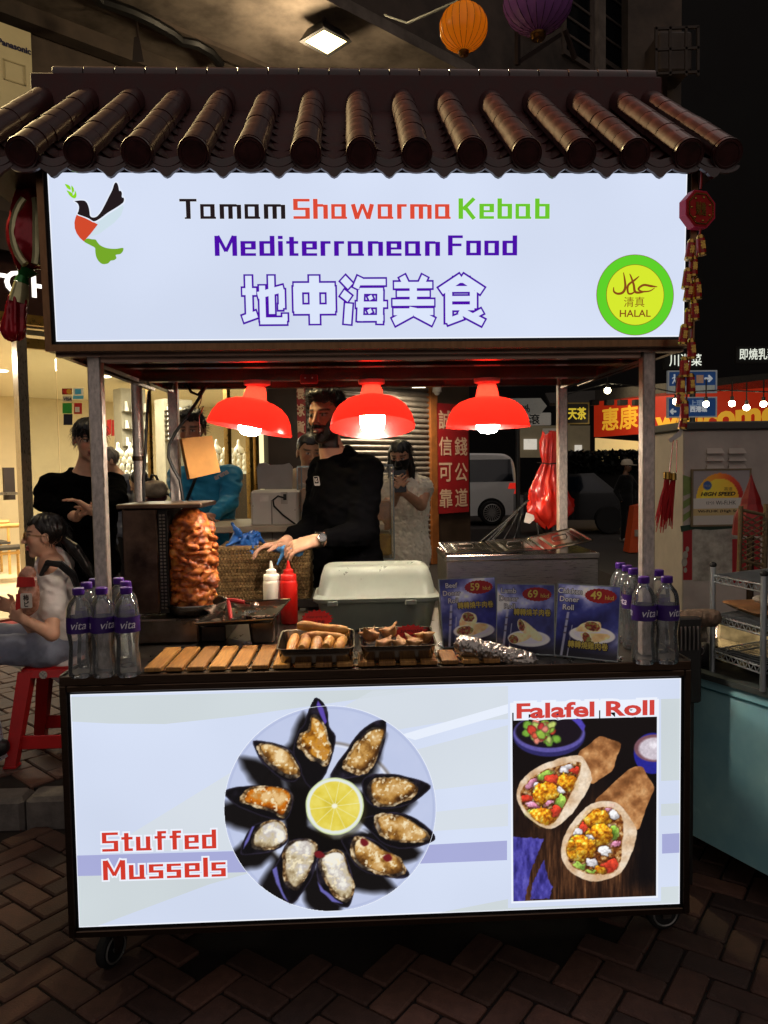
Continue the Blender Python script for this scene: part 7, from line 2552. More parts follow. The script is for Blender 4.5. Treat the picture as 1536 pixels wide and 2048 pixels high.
# white tag and red tassel below it
MB().prism([(-.022,-.012),(.010,.012),(.018,.030),(.024,.026),(.016,-.002),(-.016,-.022)],P(1352,870,GY),X_,Z_,.002).build('white_clip',mat('clip_white','c9c1ba',0.4),gar)
for dx in (-3,4):
  MB().tube([P(1350 + dx,880,GY),P(1345 + dx * 2,945,GY)],.0016,5).build('tassel_cord',m_frd,gar)
rg = random.Random(2)
for k,(x0,y0,x1,y1) in enumerate(((1334,958,1322,1058),(1346,960,1336,1050))):
  MB().cyl(P(x0,y0 - 14,GY),P(x0,y0,GY),.010,n=12).build('tassel_head',m_fgd,gar)
  ts = MB()
  for j in range(26):
    a = rg.uniform(0,6.3)
    rr = rg.uniform(.1,1)
    p = P(x0,y0,GY) + np.array([.007 * rr * math.cos(a),.007 * rr * math.sin(a),0])
    e2 = P(x1 + rg.uniform(-12,10),y1 + rg.uniform(-22,8),GY + rg.uniform(-.012,.012))
    ts.tube([p,(p + e2) / 2 + np.array([rg.uniform(-.003,.003),0,0]),e2],[.0018,.0022,.001],4)
  ts.build('tassel',mat('tassel_red','b0141a',0.6,var=0.1),gar,kind='stuff')
# ---- paper bags on a hook, cable
hb_ = thing('paper_bags','sheaf of brown paper bags hanging from a wire hook by the left rear post','paper bag',P(400,880,.86))
m_kraft = [mat('kraft_%d' % k,c,0.8,var=0.12,scale=10,bump=0.5,bscale=16) for k,c in enumerate(('c08a4c','b27d42','a87438'))]
for k in range(5):
  Yk = .84 + k * .008
  j = k * 1.5
  p = [P(380 - j,958 + (k % 2),Yk),P(441 - j * 1.5,944 + k * .5,Yk),P(424 - j,871 + k * .4,Yk),P(363 - j * .8,877 + k * .3,Yk)]
  n = 6
  vs,fs = [],[]
  for a in range(n + 1):
    for b in range(n + 1):
      u_,v_ = a / n,b / n
      q = p[0] * (1 - u_) * (1 - v_) + p[1] * u_ * (1 - v_) + p[2] * u_ * v_ + p[3] * (1 - u_) * v_
      vs.append(q + Y_ * (.003 * math.sin(u_ * 5 + k) * math.sin(v_ * 4)))
  for a in range(n):
    for b in range(n):
      i0 = a * (n + 1) + b
      fs.append((i0,i0 + n + 1,i0 + n + 2,i0 + 1))
  MB().add(vs,fs).build('paper_bag',m_kraft[k % 3],hb_,smooth=True)
hkp = [P(x,y,.85) for x,y in ((399,772),(404,790),(401,806),(396,815),(402,822),(407,812),(398,835),(399,850),(400,873),(405,880))]
MB().tube(hkp,.0022,6).build('wire_hook',m_tray,hb_,smooth=True)
tag(MB().tube([P(x,y,.88) for x,y in ((374,768),(382,784),(396,790),(408,776))] + [P(408,776,.88)],.006,8).build('cable_loop',mat('black_cable','0d0c0c',0.5),None,smooth=True),'loop of black cable under the canopy by the paper bags','cable')
tag(MB().tube([P(x,y,.87) for x,y in ((412,772),(396,800),(372,836),(350,866),(338,890),(337,915),(346,936),(360,960),(366,1000))],.0065,8).build('power_cable',mat('black_cable','0d0c0c',0.5),None,smooth=True),'black power cable swinging from the canopy past the paper bags','cable')
tag(MB().tube([P(x,y,.80) for x,y in ((298,782),(294,830),(291,900),(287,960),(288,1010))],.006,8).build('hanging_cable',mat('black_cable','0d0c0c',0.5),None,smooth=True),'straight black cable beside the round pole','cable')
pl = thing('umbrella_pole','round steel pole between the left posts','pole',P(277,1000,1.05))
q = P(277,900,1.06)
MB().cyl((q[0],q[1],SIDE_Z),(q[0],q[1],2.0),.023,n=18).build('tube',m_post,pl,smooth=True)
MB().cyl((q[0],q[1],1.62),(q[0],q[1],1.64),.027,n=18).build('collar',m_steel,pl,smooth=True)
MB().lathe([(0,0),(.16,0),(.17,.02),(.05,.05),(.03,.06),(0,.06)],(q[0],q[1],SIDE_Z),20).build('pole_base',m_steel,pl,smooth=True)
# ---- red plastic bags on the right rear post, with a bundle of skewers and a tag
m_redbag = translucent_mat('red_plastic_bag','d42a1c',t=.35,rough=.28,gloss=.07)
rbq = P(1098,960,1.0)
rbag = thing('red_plastic_bags','bundle of shiny red plastic bags tied to the right rear post','plastic bag',rbq)
nh,na_ = 34,96
prof_ = [(866,1099,.030),(885,1099,.036),(905,1098,.034),(922,1098,.029),(930,1098,.028),(940,1096,.036),(960,1093,.054),(985,1096,.084),(1005,1098,.098),(1022,1098,.094),(1036,1099,.074),(1047,1097,.040),(1054,1095,.010)]
ys_ = np.linspace(866,1054,nh)
vs,fs = [],[]
for i,yy in enumerate(ys_):
  cxp = np.interp(yy,[q[0] for q in prof_],[q[1] for q in prof_])
  rr = np.interp(yy,[q[0] for q in prof_],[q[2] for q in prof_])
  c = P(cxp,yy,1.03)
  tie_d = abs(yy - 928) / 60
  for k in range(na_):
    th = 2 * math.pi * k / na_
    pl_ = .20 * math.sin(11 * th + 2.2 * math.sin(yy * .02)) * max(.25,1 - .55 * tie_d) + .10 * math.sin(5 * th + yy * .035)
    nz_ = float(fbm(np.array([th * 2.2]),np.array([yy * .045]),o=3,seed=4)[0] - .5) * .55
    ridge = -abs(float(vnoise(np.array([th * 4 + yy * .03]),np.array([yy * .06 - th]),seed=9)[0]) - .5) * .30
    r2 = rr * (1 + pl_ + nz_ + ridge)
    vs.append(c + np.array([r2 * math.cos(th),.62 * r2 * math.sin(th),.010 * math.sin(3 * th + yy * .05)]))
for i in range(nh - 1):
  for k in range(na_):
    j = (k + 1) % na_
    fs.append((i * na_ + k,(i + 1) * na_ + k,(i + 1) * na_ + j,i * na_ + j))
MB().add(vs,fs).build('bag_bundle',m_redbag,rbag,smooth=True,angle=70)
MB().tube([P(1075,925,.965),P(1098,928,.955),P(1120,926,.965)],.003,6).build('tie',m_black,rbag)
rods = thing('skewer_bundle','fan of thin black rods leaning beside the red bags','rods',P(1000,1080,1.0))
for i,(a,b) in enumerate((((1052,1004),(962,1082)),((1048,1010),(972,1084)),((1058,1000),(980,1084)),((1040,1018),(1006,1082)),((1044,1028),(1026,1084)),((1074,1046),(1078,1084)),((1020,1040),(985,1082)))):
  p,q = P(*a,1.0),P(*b,.96)
  MB().tube([p,(p + q) / 2 + np.array([0,0,.006 * (i % 3 - 1)]),q],.0028,6).build('rod',m_black,rods)
tagw = MB().prism([(-.022,-.018),(.004,-.024),(.024,-.006),(.020,.012),(-.012,.024)],P(1058,1036,.985),X_,Z_,.002).build('paper_tag',mat('tag_white','c6beb4',0.6),None,label='white paper tag hanging below the red plastic bags',cat='tag')
# ---- wicker basket with blue gloves
BY = 1.30
bq0,bq1 = P(437,1185,BY),P(618,1185,BY)
bzt = P(540,1094,BY)[2]
bzb = .98
bas = thing('wicker_basket','woven wicker basket of blue gloves behind the sauce bottles','basket',((bq0[0] + bq1[0]) / 2,BY + .12,bzb))
m_wick = mat('wicker','a98a5c',0.7,var=0.3,scale=40,bump=0.4,bscale=90,c2='6f532f')
m_wick2 = mat('wicker_dark','866a42',0.7,var=0.3,scale=40,c2='5a4226')
x0,x1 = bq0[0],bq1[0]
rows = 17
ns_ = 27
for k in range(rows):
  z = bzb + .004 + (bzt - bzb - .012) * k / (rows - 1)
  pts = []
  per = [(x0,BY),(x1,BY),(x1,BY + .24),(x0,BY + .24)]
  for e_i in range(4):
    a,b = np.array(per[e_i]),np.array(per[(e_i + 1) % 4])
    nn_ = ns_ * 2 if e_i % 2 == 0 else 16
    for j in range(nn_):
      p = a + (b - a) * j / nn_
      nrm2 = np.array([(b - a)[1],-(b - a)[0]])
      nrm2 /= np.linalg.norm(nrm2)
      off = .004 * (1 if (j // 1 + k) % 2 else -1)
      pts.append(np.array([p[0] + nrm2[0] * off,p[1] + nrm2[1] * off,z]))
  MB().tube(pts,(bzt - bzb) / rows * .46,5,closed=True).build('woven_strand',m_wick if k % 3 else m_wick2,bas,smooth=True)
for j in range(ns_):
  x = x0 + (x1 - x0) * j / (ns_ - 1)
  MB().cyl((x,BY,bzb),(x,BY,bzt),.004,n=6).build('stake',m_wick2,bas)
MB().tube([(x0,BY,bzt),(x1,BY,bzt),(x1,BY + .24,bzt),(x0,BY + .24,bzt)],.009,8,closed=True).build('rim',m_wick,bas,smooth=True)
MB().box((x0 + .01,BY + .012,bzb),(x1 - .01,BY + .23,bzt - .05)).build('lining',m_wick2,bas)
tbl = thing('rear_table','dark table behind the stall carrying the basket','table',((x0 + x1) / 2,BY + .15,SIDE_Z))
MB().box((x0 - .1,BY - .03,bzb - .04),(x1 + .25,BY + .32,bzb - .001),bev=.004).build('table_top',mat('dark_table','2c2724',0.4,0.3),tbl)
for x in (x0 - .06,x1 + .2):
  for y in (BY + .02,BY + .28):
    MB().cyl((x,y,SIDE_Z),(x,y,bzb - .04),.014,n=8).build('leg',m_steel2,tbl)
m_glove = mat('nitrile_blue','2f6fc0',0.42,var=0.2,scale=14,c2='1c4a90',bump=0.3,bscale=40)
gc_ = P(492,1082,BY + .06)
F = Field(gc_ - .16,gc_ + .16,.006)
rg = random.Random(9)
for k in range(34):
  a = gc_ + np.array([rg.uniform(-.055,.055),rg.uniform(-.04,.04),rg.uniform(-.045,.04)])
  b = a + np.array([rg.uniform(-.05,.05),rg.uniform(-.05,.02),rg.uniform(-.06,.05)])
  F.cone(a,b,.022,.010,.006,flat=((rg.uniform(-1,1),rg.uniform(-1,1),rg.uniform(-1,1)),.6))
F.rough(lambda x,y,z: np.abs(fbm(x * 38,y * 38,z * 38,o=3,seed=3) - .5) * .03)
me,v = F.skin('glove_heap',0)
tag(link('glove_heap',me,None,m_glove),'crumpled heap of blue gloves on the wicker basket','gloves')
# ---- white machine behind, its lid up, and the clear case
WY = 1.95
w0,w1 = P(503,1085,WY),P(596,980,WY)
wm = thing('white_machine','white boxy appliance with lid raised beside the seller','appliance',((w0[0] + w1[0]) / 2,WY + .15,w0[2]))
m_wht = mat('white_plastic_case','b9b2a8',0.45,var=0.05,scale=6)
MB().box((w0[0],WY,w0[2]),(w1[0],WY + .34,w1[2]),bev=.012).build('case',m_wht,wm,smooth=True,angle=30)
lp = [P(x,y,WY + .2) for x,y in ((516,978),(584,978),(585,934),(578,926),(566,929),(540,930),(530,925),(517,927),(513,936))]
n = len(lp)
MB().add(lp + [p + Y_ * .03 for p in lp],[tuple(range(n)),tuple(range(2 * n - 1,n - 1,-1))] + [(i,n + i,n + (i + 1) % n,(i + 1) % n) for i in range(n)]).build('raised_lid',mat('lid_grey','8f8a86',0.5,var=0.05),wm)
MB().box(P(562,1008,WY) - [0,.006,0],P(575,984,WY) + [0,.0,0]).build('socket_plate',mat('socket_plate','a39c92',0.5),wm)
MB().box(P(567,1000,WY) - [0,.010,0],P(573,988,WY) - [0,.0065,0]).build('power_inlet',m_black,wm)
MB().box(P(520,1003,WY) - [0,.002,0],P(537,990,WY)).build('rating_label',mat('label_cream','c9c4bb',0.6),wm)
MB().box(P(544,1084,WY) - [.001,.002,0],P(544,1000,WY) + [.001,0,0]).build('seam',mat('seam_grey','7d776f',0.6),wm)
for x,y in ((506,1012),(506,1050),(590,1020)):
  MB().ball(P(x,y,WY),.003,6,4).build('screw',m_steel,wm)
MB().tube([P(x,y,WY - .03) for x,y in ((570,996),(556,992),(546,1000),(548,1012),(566,1030),(590,1048),(606,1062))],.005,6).build('power_lead',m_black,wm,smooth=True)
tb2 = thing('folding_table','pale folding table behind the meat cone','table',P(470,1060,2.05))
t0_,t1_ = P(418,1060,2.0),P(640,1060,2.0)
tz = P(470,1052,1.85)[2]
MB().box((t0_[0],1.82,tz - .035),(t1_[0] + .35,2.5,tz - .001),bev=.004).build('table_top',mat('pale_table','9b8d78',0.5,var=0.08),tb2)
for x in (t0_[0] + .05,t1_[0] + .3):
  for y in (1.87,2.45):
    MB().cyl((x,y,SIDE_Z),(x,y,tz - .035),.016,n=8).build('leg',m_steel2,tb2)
EY2 = 2.05
c0_,c1_ = P(598,1120,EY2),P(786,932,EY2)
case = thing('clear_case','clear acrylic case of yellow snacks behind the seller','display case',((c0_[0] + c1_[0]) / 2,EY2 + .15,c0_[2]))
mg = film_mat('acrylic_film','e2dcc6',0.06,.05,.3)
MB().box((c0_[0],EY2,c0_[2]),(c1_[0],EY2 + .35,c1_[2])).build('acrylic_walls',mg,case)
ed = MB()
for (xx,yy) in ((c0_[0],EY2),(c1_[0],EY2),(c1_[0],EY2 + .35),(c0_[0],EY2 + .35)):
  ed.bar((xx,yy,c0_[2]),(xx,yy,c1_[2]),.008,.008,up=Y_)
for z in (c1_[2] + .004,c0_[2] - .004):
  ed.bar((c0_[0],EY2,z),(c1_[0],EY2,z),.01,.01)
ed.build('edge_strip',mat('acrylic_edge','b9c3c8'),case)
for (z0,z1,c,nme) in ((0.02,.26,'b0871a','yellow_drink'),(.30,.62,'a5682a','amber_drink')):
  hh = c1_[2] - c0_[2]
  MB().box((c1_[0] - .17,EY2 + .04,c0_[2] + hh * z0),(c1_[0] - .012,EY2 + .30,c0_[2] + hh * z1),bev=.01).build(nme,mat('snack_' + c,c,0.4,var=0.2,scale=20),case)
  MB().box((c0_[0] + .012,EY2 + .04,c0_[2] + hh * (z0 + .2)),(c0_[0] + .17,EY2 + .30,c0_[2] + hh * (z1 + .15)),bev=.01).build(nme,mat('snack_' + c,c),case)
# ---- red plastic stool
SY = 1.62
def stool():
  z0 = SIDE_Z
  pz = P(95,1330,SY)
  a,b = P(42,1332,SY),P(146,1332,SY)
  zt = a[2]
  cx = (a[0] + b[0]) / 2 + .045
  w = .33
  t = thing('plastic_stool','red plastic stool under the seated girl','stool',(cx,SY,z0))
  m = mat('stool_red','a51a1c',0.38,var=0.06,rvar=0.06)
  mb = MB()
  cy = SY + .1
  rr_loft(mb,[(zt - .05,cx,cy,w + .01,.30,.03),(zt - .012,cx,cy,w,.29,.035),(zt,cx,cy,w - .025,.265,.03),(zt + .001,cx,cy,.05,.05,.02)])
  mb.build('seat',m,t,smooth=True,angle=35)
  bw_,bd = w + .12,.38
  for sx in (-1,1):
    for sy in (-1,1):
      tx,ty = cx + sx * (w / 2 - .03),cy + sy * .115
      fx_,fy_ = cx + sx * (bw_ / 2 - .02),cy + sy * (bd / 2 - .02)
      h0,h1 = .034,.027
      vs = [(tx - h0,ty - h0,zt - .02),(tx + h0,ty - h0,zt - .02),(tx + h0,ty + h0,zt - .02),(tx - h0,ty + h0,zt - .02),
         (fx_ - h1,fy_ - h1,z0 + .012),(fx_ + h1,fy_ - h1,z0 + .012),(fx_ + h1,fy_ + h1,z0 + .012),(fx_ - h1,fy_ + h1,z0 + .012)]
      MB().add(vs,[(0,1,2,3),(7,6,5,4),(0,4,5,1),(1,5,6,2),(2,6,7,3),(3,7,4,0)]).build('leg',m,t)
      MB().box((fx_ - .033,fy_ - .033,z0),(fx_ + .033,fy_ + .033,z0 + .014),bev=.004).build('foot',m,t)
  k = .72
  for sy in (-1,1):
    y = cy + sy * (.115 + (bd / 2 - .02 - .115) * k)
    x = w / 2 - .03 + (bw_ / 2 - .02 - w / 2 + .03) * k
    MB().box((cx - x,y - .006,zt - .02 - (zt - z0) * k - .035),(cx + x,y + .006,zt - .02 - (zt - z0) * k + .035),bev=.004).build('stretcher',m,t)
  MB().lathe([(0,0),(.020,0),(.020,.001),(0,.001)],(P(95,1346,SY)[0],cy - .1515,zt - .034),20,(0,-1,0)).build('sticker',mat('stool_sticker','3b4656',0.5,var=0.4,scale=120,c2='b5a898'),t)
  return t,zt,cx,cy
stool_o,STZ,STX,STY = stool()
# ---- utility cabinet with posters, right
UY = 2.9
u0,u1 = P(1366,1000,UY),P(1600,1000,UY)
uz1 = P(1400,861,UY)[2]
uc = thing('street_cabinet','grey street utility cabinet with louvres behind the right water bottles','utility cabinet',(u0[0] + .5,UY + .3,0))
m_cab = mat('cabinet_paint','b7aaa0',0.55,var=0.1,scale=5,bump=0.1)
MB().box((u0[0],UY,0),(u1[0],UY + .6,uz1),bev=.008).build('cabinet_case',m_cab,uc)
MB().box((u0[0] - .02,UY - .02,uz1 + .001),(u1[0],UY + .62,uz1 + .06),bev=.01).build('cabinet_roof',mat('cabinet_roof','4c4a47',0.6,var=0.1),uc)
for r_i,y in enumerate((905,920,935)):
  for (xa,xb) in ((1411,1446),(1455,1490)):
    p,q = P(xa,y,UY),P(xb,y,UY)
    MB().add([(p[0],UY - .001,p[2] - .008),(q[0],UY - .001,p[2] - .008),(q[0] - .01,UY - .001,p[2] + .030),(p[0] + .01,UY - .001,p[2] + .030),(p[0],UY - .026,p[2] - .008),(q[0],UY - .026,p[2] - .008)],
        [(4,5,2,3),(0,4,3),(1,2,5),(0,1,5,4)]).build('louvre',m_cab,uc)
def uquad(xa,ya,xb,yb,m,e,name='wrap_graphic'):
  p = [P(x,y,UY) - Y_ * e for x,y in ((xa,yb),(xb,yb),(xb,ya),(xa,ya))]
  return MB().add(p,[(0,1,2,3)]).build(name,m,uc)
m_wg = mat('wrap_white','a39c90',0.5,var=0.05)
uquad(1366,1052,1384,1160,mat('wrap_red','a0161f',0.5,var=0.08),.002)
uquad(1386,1058,1480,1162,mat('wrap_marble','cfc7b8',0.5,var=0.18,scale=7,c2='7e776c'),.002)
uquad(1464,1078,1520,1166,mat('wrap_red','7c1219'),.003)
for pts in ([(1366,950),(1382,955),(1384,985),(1366,992)],[(1366,1003),(1384,992),(1384,1006),(1366,1018)],[(1366,1030),(1384,1018),(1384,1030),(1366,1044)]):
  p = [P(x,y,UY) - Y_ * .003 for x,y in pts]
  MB().add(p[::-1],[(0,1,2,3)]).build('wrap_leaf',mat('wrap_green','7d8f4c',0.5),uc)
p = [P(x,y,UY) - Y_ * .004 for x,y in ((1360,1052),(1390,1048),(1420,1052),(1470,1050),(1470,1056),(1420,1060),(1390,1058),(1362,1064))]
MB().add(p[::-1],[tuple(range(8))]).build('wrap_curve',mat('wrap_dark_green','24402c',0.5),uc)
for (x,y,r) in ((1370,1110,.018),(1368,1124,.02),(1374,1098,.012),(1370,1140,.012)):
  q = P(x,y,UY) - Y_ * .005
  MB().lathe([(0,0),(r,0),(r,.001),(0,.001)],q,12,-Y_,sx=1,sy=1.6).build('wrap_flower',m_wg,uc)
# the wifi poster
ws_ = thing('wifi_poster','framed high speed Wi-Fi poster on the grey cabinet','poster',P(1445,1052,UY - .02))
po,pr = P(1386,1050,UY - .02),P(1498,1053,UY - .02)
pw,ph = pr[0] - po[0],P(1386,942,UY - .02)[2] - po[2]
def paint_wifi(gx,gy,pts):
  U,V = gx / pw * 400,(1 - gy / ph) * 360
  p = Paint(U,V,(150,144,136))
  p.put((V < 185).astype(float),(124,116,116))
  d = np.hypot(U - 190,V - 185)
  ang = np.arctan2(185 - V,U - 190)
  dome = (d < 168) & (V < 185)
  ringc = p.ramp((math.pi - ang) / math.pi,[(0,(196,168,40)),(.45,(206,120,36)),(.7,(176,60,34)),(1,(140,26,26))])
  p.put(dome.astype(float),ringc)
  p.put(((d < 132) & (V < 185)).astype(float),p.ramp(U / 400,[(0,(206,190,60)),(1,(206,140,40))]))
  p.fill(p.sd_ell(100,98,30,30),(44,72,124),4)
  p.put(((V > 185) & (V < 250)).astype(float),(166,160,152))
  p.put(((V >= 250) & (V < 300)).astype(float),(154,134,92))
  return np.clip(p.c * 1.3,0,255)
print_sheet('printed_sheet',po,X_,Z_,pw,ph,.006,paint_wifi,paint_mat('wifi_print',rough=.5),ws_,eps=.001)
fr = MB()
for (x0_,y0_,x1_,y1_) in ((-.012,-.012,pw + .012,0),(-.012,ph,pw + .012,ph + .012),(-.012,0,0,ph),(pw,0,pw + .012,ph)):
  fr.prism([(x0_,y0_),(x1_,y0_),(x1_,y1_),(x0_,y1_)],po,X_,Z_,.018,.004)
fr.build('frame',mat('poster_frame','7c6a4e',0.5),ws_)
mk_ = mat('poster_ink','2c2420',0.6)
W = lambda x,y: po + X_ * pw * x + Z_ * ph * y
letters('HIGH SPEED',W(.44,.57),X_,Z_,.05,mk_,ws_,bold=.002,shear=.25,eps=.002,fit=(pw * .62,ph * .075))
letters('Wi-Fi.HK',W(.58,.405),X_,Z_,.05,mk_,ws_,eps=.002,fit=(pw * .36,ph * .075))
letters('((•))',W(.30,.405),X_,Z_,.05,mat('poster_ink_grey','6c645c',0.6),ws_,eps=.002,fit=(pw * .14,ph * .07))
letters('Wi-Fi.HK (High Speed)',W(.52,.245),X_,Z_,.05,mk_,ws_,bold=.0012,eps=.002,fit=(pw * .88,ph * .062))
letters('高速',W(.62,.66),X_,Z_,.05,mat('poster_ink_soft','8a6a2c',0.6),ws_,eps=.002,fit=(pw * .15,ph * .07))
letters('FREE',W(.25,.72),X_,Z_,.05,m_wg,ws_,eps=.002,fit=(pw * .11,ph * .04))
# ---- neighbouring teal stall at the right edge
tc = thing('teal_stall','pale teal panelled stall side at the right edge, next to the lit counter','food stall',(1.3,.5,0))
XT = lambda Y: 1.215 + (.70 - Y) * .43
TZ0,TZ1 = .12,.755
m_teal = mat('teal_panel','b4e8e8',0.26,var=0.12,scale=3.5,c2='93cdd8',coat=0.2)
Ya,Yb = 1.25,-.55
MB().add([(XT(Ya),Ya,TZ0),(XT(Yb),Yb,TZ0),(XT(Yb),Yb,TZ1),(XT(Ya),Ya,TZ1),(XT(Ya) + .9,Ya + .4,TZ0),(XT(Yb) + .9,Yb + .4,TZ0),(XT(Yb) + .9,Yb + .4,TZ1),(XT(Ya) + .9,Ya + .4,TZ1)],
    [(0,1,2,3),(7,6,5,4),(0,4,5,1),(1,5,6,2),(2,6,7,3),(3,7,4,0)]).build('side_panel',m_teal,tc)
MB().bar((XT(Ya) + .01,Ya,TZ1 + .012),(XT(Yb) + .01,Yb,TZ1 + .012),.05,.022).build('top_rail',mat('grey_rail','5a6260',0.45,0.4),tc)
MB().bar((XT(Ya) - .004,Ya,TZ1 - .035),(XT(Yb) - .004,Yb,TZ1 - .035),.006,.004).build('seam',mat('teal_seam','346a74',0.5),tc)
MB().add([(XT(Ya) + .03,Ya,TZ1 + .02),(XT(Yb) + .03,Yb,TZ1 + .02),(XT(Yb) + .95,Yb + .4,TZ1 + .02),(XT(Ya) + .95,Ya + .4,TZ1 + .02)],[(0,1,2,3)]).build('work_top',mat('dark_worktop','24262a',0.4,0.4),tc)
lg = MB()
for Yq in (1.1,.2):
  MB().cyl((XT(Yq) + .08,Yq,0),(XT(Yq) + .08,Yq,TZ0),.03,n=10).build('leg',m_steel,tc)
MB().box((XT(.66) - .012,.655,TZ1 + .024),(XT(.66) + .02,.67,TZ1 + .05)).build('latch',m_steel,tc)
# steel tray and wire rack on it
tt = thing('roasting_tray','deep steel tray on the teal stall beside the water bottles','tray',(1.45,.8,TZ1 + .022))
mb = MB()
mtt = Matrix.Translation((1.52,.88,TZ1 + .0225)) @ Matrix.Rotation(math.radians(-67),4,'Z')
rr_loft(mb,[(.07,0,0,.62,.42,.06),(.067,0,0,.62,.42,.06),(.06,0,0,.59,.39,.05),(.006,0,0,.55,.35,.04),(.0,0,0,.53,.33,.04),(.002,0,0,.52,.32,.04),(.062,0,0,.57,.37,.05),(.069,0,0,.60,.40,.055)],m=mtt,cap0=False,cap1=False)
rr_loft(mb,[(.0025,0,0,.54,.34,.04),(.003,0,0,.54,.34,.04)],m=mtt)
mb.build('tray_pan',m_tray,tt,smooth=True,angle=35)
wrk = thing('wire_rack','three-tier grey wire shelf rack on the teal stall at the right edge','rack',(1.6,.5,TZ1))
m_wire = mat('rack_wire','b5bcc0',0.35,0.8,var=0.08)
pA_,pB_ = P(1424,1366,.62),P(1525,1402,.36)
zA1 = P(1426,1140,.62)[2]
back_off = np.array([.55,.25,0])
posts_ = [pA_,pB_,pA_ + back_off,pB_ + back_off]
for i,p in enumerate(posts_):
  MB().cyl((p[0],p[1],TZ1 + .022),(p[0],p[1],zA1 + .012),.0105,n=14).build('post',m_wire,wrk,smooth=True)
  MB().ball((p[0],p[1],zA1 + .02),(.014,.014,.012),10,6).build('post_cap',m_black,wrk,smooth=True)
for z in (zA1 - .02,P(1424,1230,.62)[2],P(1422,1300,.62)[2]):
  sh_ = MB()
  for (a,b) in ((0,1),(1,3),(3,2),(2,0)):
    pa,pb = posts_[a],posts_[b]
    va,vb_ = np.array([pa[0],pa[1],z]),np.array([pb[0],pb[1],z])
    sh_.cyl(va,vb_,.0035,n=6)
    sh_.cyl(va - Z_ * .024,vb_ - Z_ * .024,.0035,n=6)
    nz_ = 9
    for k in range(nz_):
      f0,f1,fm = k / nz_,(k + 1) / nz_,(k + .5) / nz_
      sh_.cyl(va + (vb_ - va) * f0 - Z_ * .024,va + (vb_ - va) * fm,.002,n=5)
      sh_.cyl(va + (vb_ - va) * fm,va + (vb_ - va) * f1 - Z_ * .024,.002,n=5)
  for k in range(1,16):
    a = posts_[0] + (posts_[1] - posts_[0]) * k / 16
    sh_.cyl((a[0],a[1],z + .004),(a[0] + back_off[0],a[1] + back_off[1],z + .004),.002,n=5)
  sh_.build('wire_shelf',m_wire,wrk,kind='stuff')
pt = MB()
zq = P(1424,1230,.62)[2] + .008
c_ = (posts_[0] + posts_[3]) / 2
rr_loft(pt,[(zq,c_[0],c_[1],.36,.26,.05),(zq + .02,c_[0],c_[1],.42,.32,.06),(zq + .022,c_[0],c_[1],.40,.30,.06),(zq + .006,c_[0],c_[1],.34,.24,.05)])
tag(pt.build('paper_tray',mat('brown_paper_tray','8a5f3a',0.6,var=0.2),None,smooth=True,angle=35),'brown paper lined tray on the middle shelf of the wire rack','tray')
MB().box((c_[0] - .10,c_[1] - .08,zq + .024),(c_[0] + .14,c_[1] + .1,zq + .048),bev=.008).build('napkin_stack',mat('napkin_white','a8a096',0.7),None,label='stack of white napkins in the brown tray on the wire rack',cat='napkins')
# bamboo screen behind the rack
bm_ = thing('bamboo_screen','woven bamboo chair back standing behind the wire rack at the right edge','bamboo screen',P(1505,1140,1.25))
m_bam = mat('bamboo','5c4a30',0.5,var=0.25,scale=20,stretch=(1,1,3))
BYs = 1.25
for (a,b,w) in (((1482,1012),(1478,1145),.022),((1533,1008),(1528,1160),.026),((1482,1020),(1530,1030),.016),((1480,1120),(1530,1132),.016),((1480,1140),(1530,1152),.014)):
  MB().tube([P(*a,BYs),P(*b,BYs)],w / 2,8).build('bamboo_pole',m_bam,bm_,smooth=True)
for k in range(9):
  y = 1028 + k * 11
  MB().tube([P(1483,y,BYs + .004),P(1530,y + 26,BYs + .004)],.0035,5).build('lattice_strip',m_bam,bm_)
  MB().tube([P(1483,y + 22,BYs - .004),P(1530,y - 2,BYs - .004)],.0035,5).build('lattice_strip',m_bam,bm_)
pk = P(1502,990,1.9)
rp_ = thing('red_cone_lamp','red pointed ornament between the cabinet poster and the bamboo screen','ornament',pk)
MB().lathe([(0,.14),(.012,.10),(.03,.05),(.05,.0),(.055,-.03),(.09,-.10),(.10,-.2),(0,-.2)],pk - Z_ * .02,8).build('pointed_shade',mat('ornament_red','8a1210',0.5,var=0.15),rp_)
MB().cyl(pk - Z_ * .2,np.array([pk[0],pk[1],SIDE_Z]),.02,n=8).build('stem',m_steel,rp_)
# rail with towel and heater grille between stall and cabinet
hg = thing('heater_grille','small dark heater with pale vertical bars behind the right bottles','heater',P(1372,1280,.55))
h0,h1 = P(1352,1300,.5),P(1394,1252,.5)
MB().box((h0[0],.5,h0[2] - .2),(h1[0] + .02,.66,h1[2] + .03),bev=.006).build('heater_case',mat('heater_dark','1e1a18',0.5,var=0.1),hg)
for k in range(6):
  x = h0[0] + (h1[0] - h0[0]) * k / 5
  MB().cyl((x,.492,h0[2]),(x,.492,h1[2]),.0032,n=6).build('bar',mat('heater_bar','7d7672',0.4,0.4),hg)
MB().box((h0[0] + .02,.52,.0),(h1[0],.64,h0[2] - .201)).build('heater_stand',mat('heater_dark','1e1a18'),hg)
tw0,tw1 = P(1356,1236,.56),P(1424,1236,.56)
F = Field(tw0 - [.03,.06,.06],tw1 + [.03,.06,.06],.005)
F.cone(tw0,tw1,.030,.034,.01).rough(lambda x,y,z: (fbm(x * 120,y * 120,z * 120,o=2) - .5) * .012)
me,v = F.skin('rolled_towel')
tag(link('rolled_towel',me,None,mat('towel_brown','6e5a4a',0.95,var=0.2,scale=60,bump=0.5,bscale=240)),'rolled brown towel lying over the heater by the right bottles','towel')
pb = thing('cloth_pouch','black pouch with white round mark on the roasting tray','pouch',P(1408,1310,.72))
F = Field(P(1408,1310,.72) - .09,P(1408,1310,.72) + .09,.005)
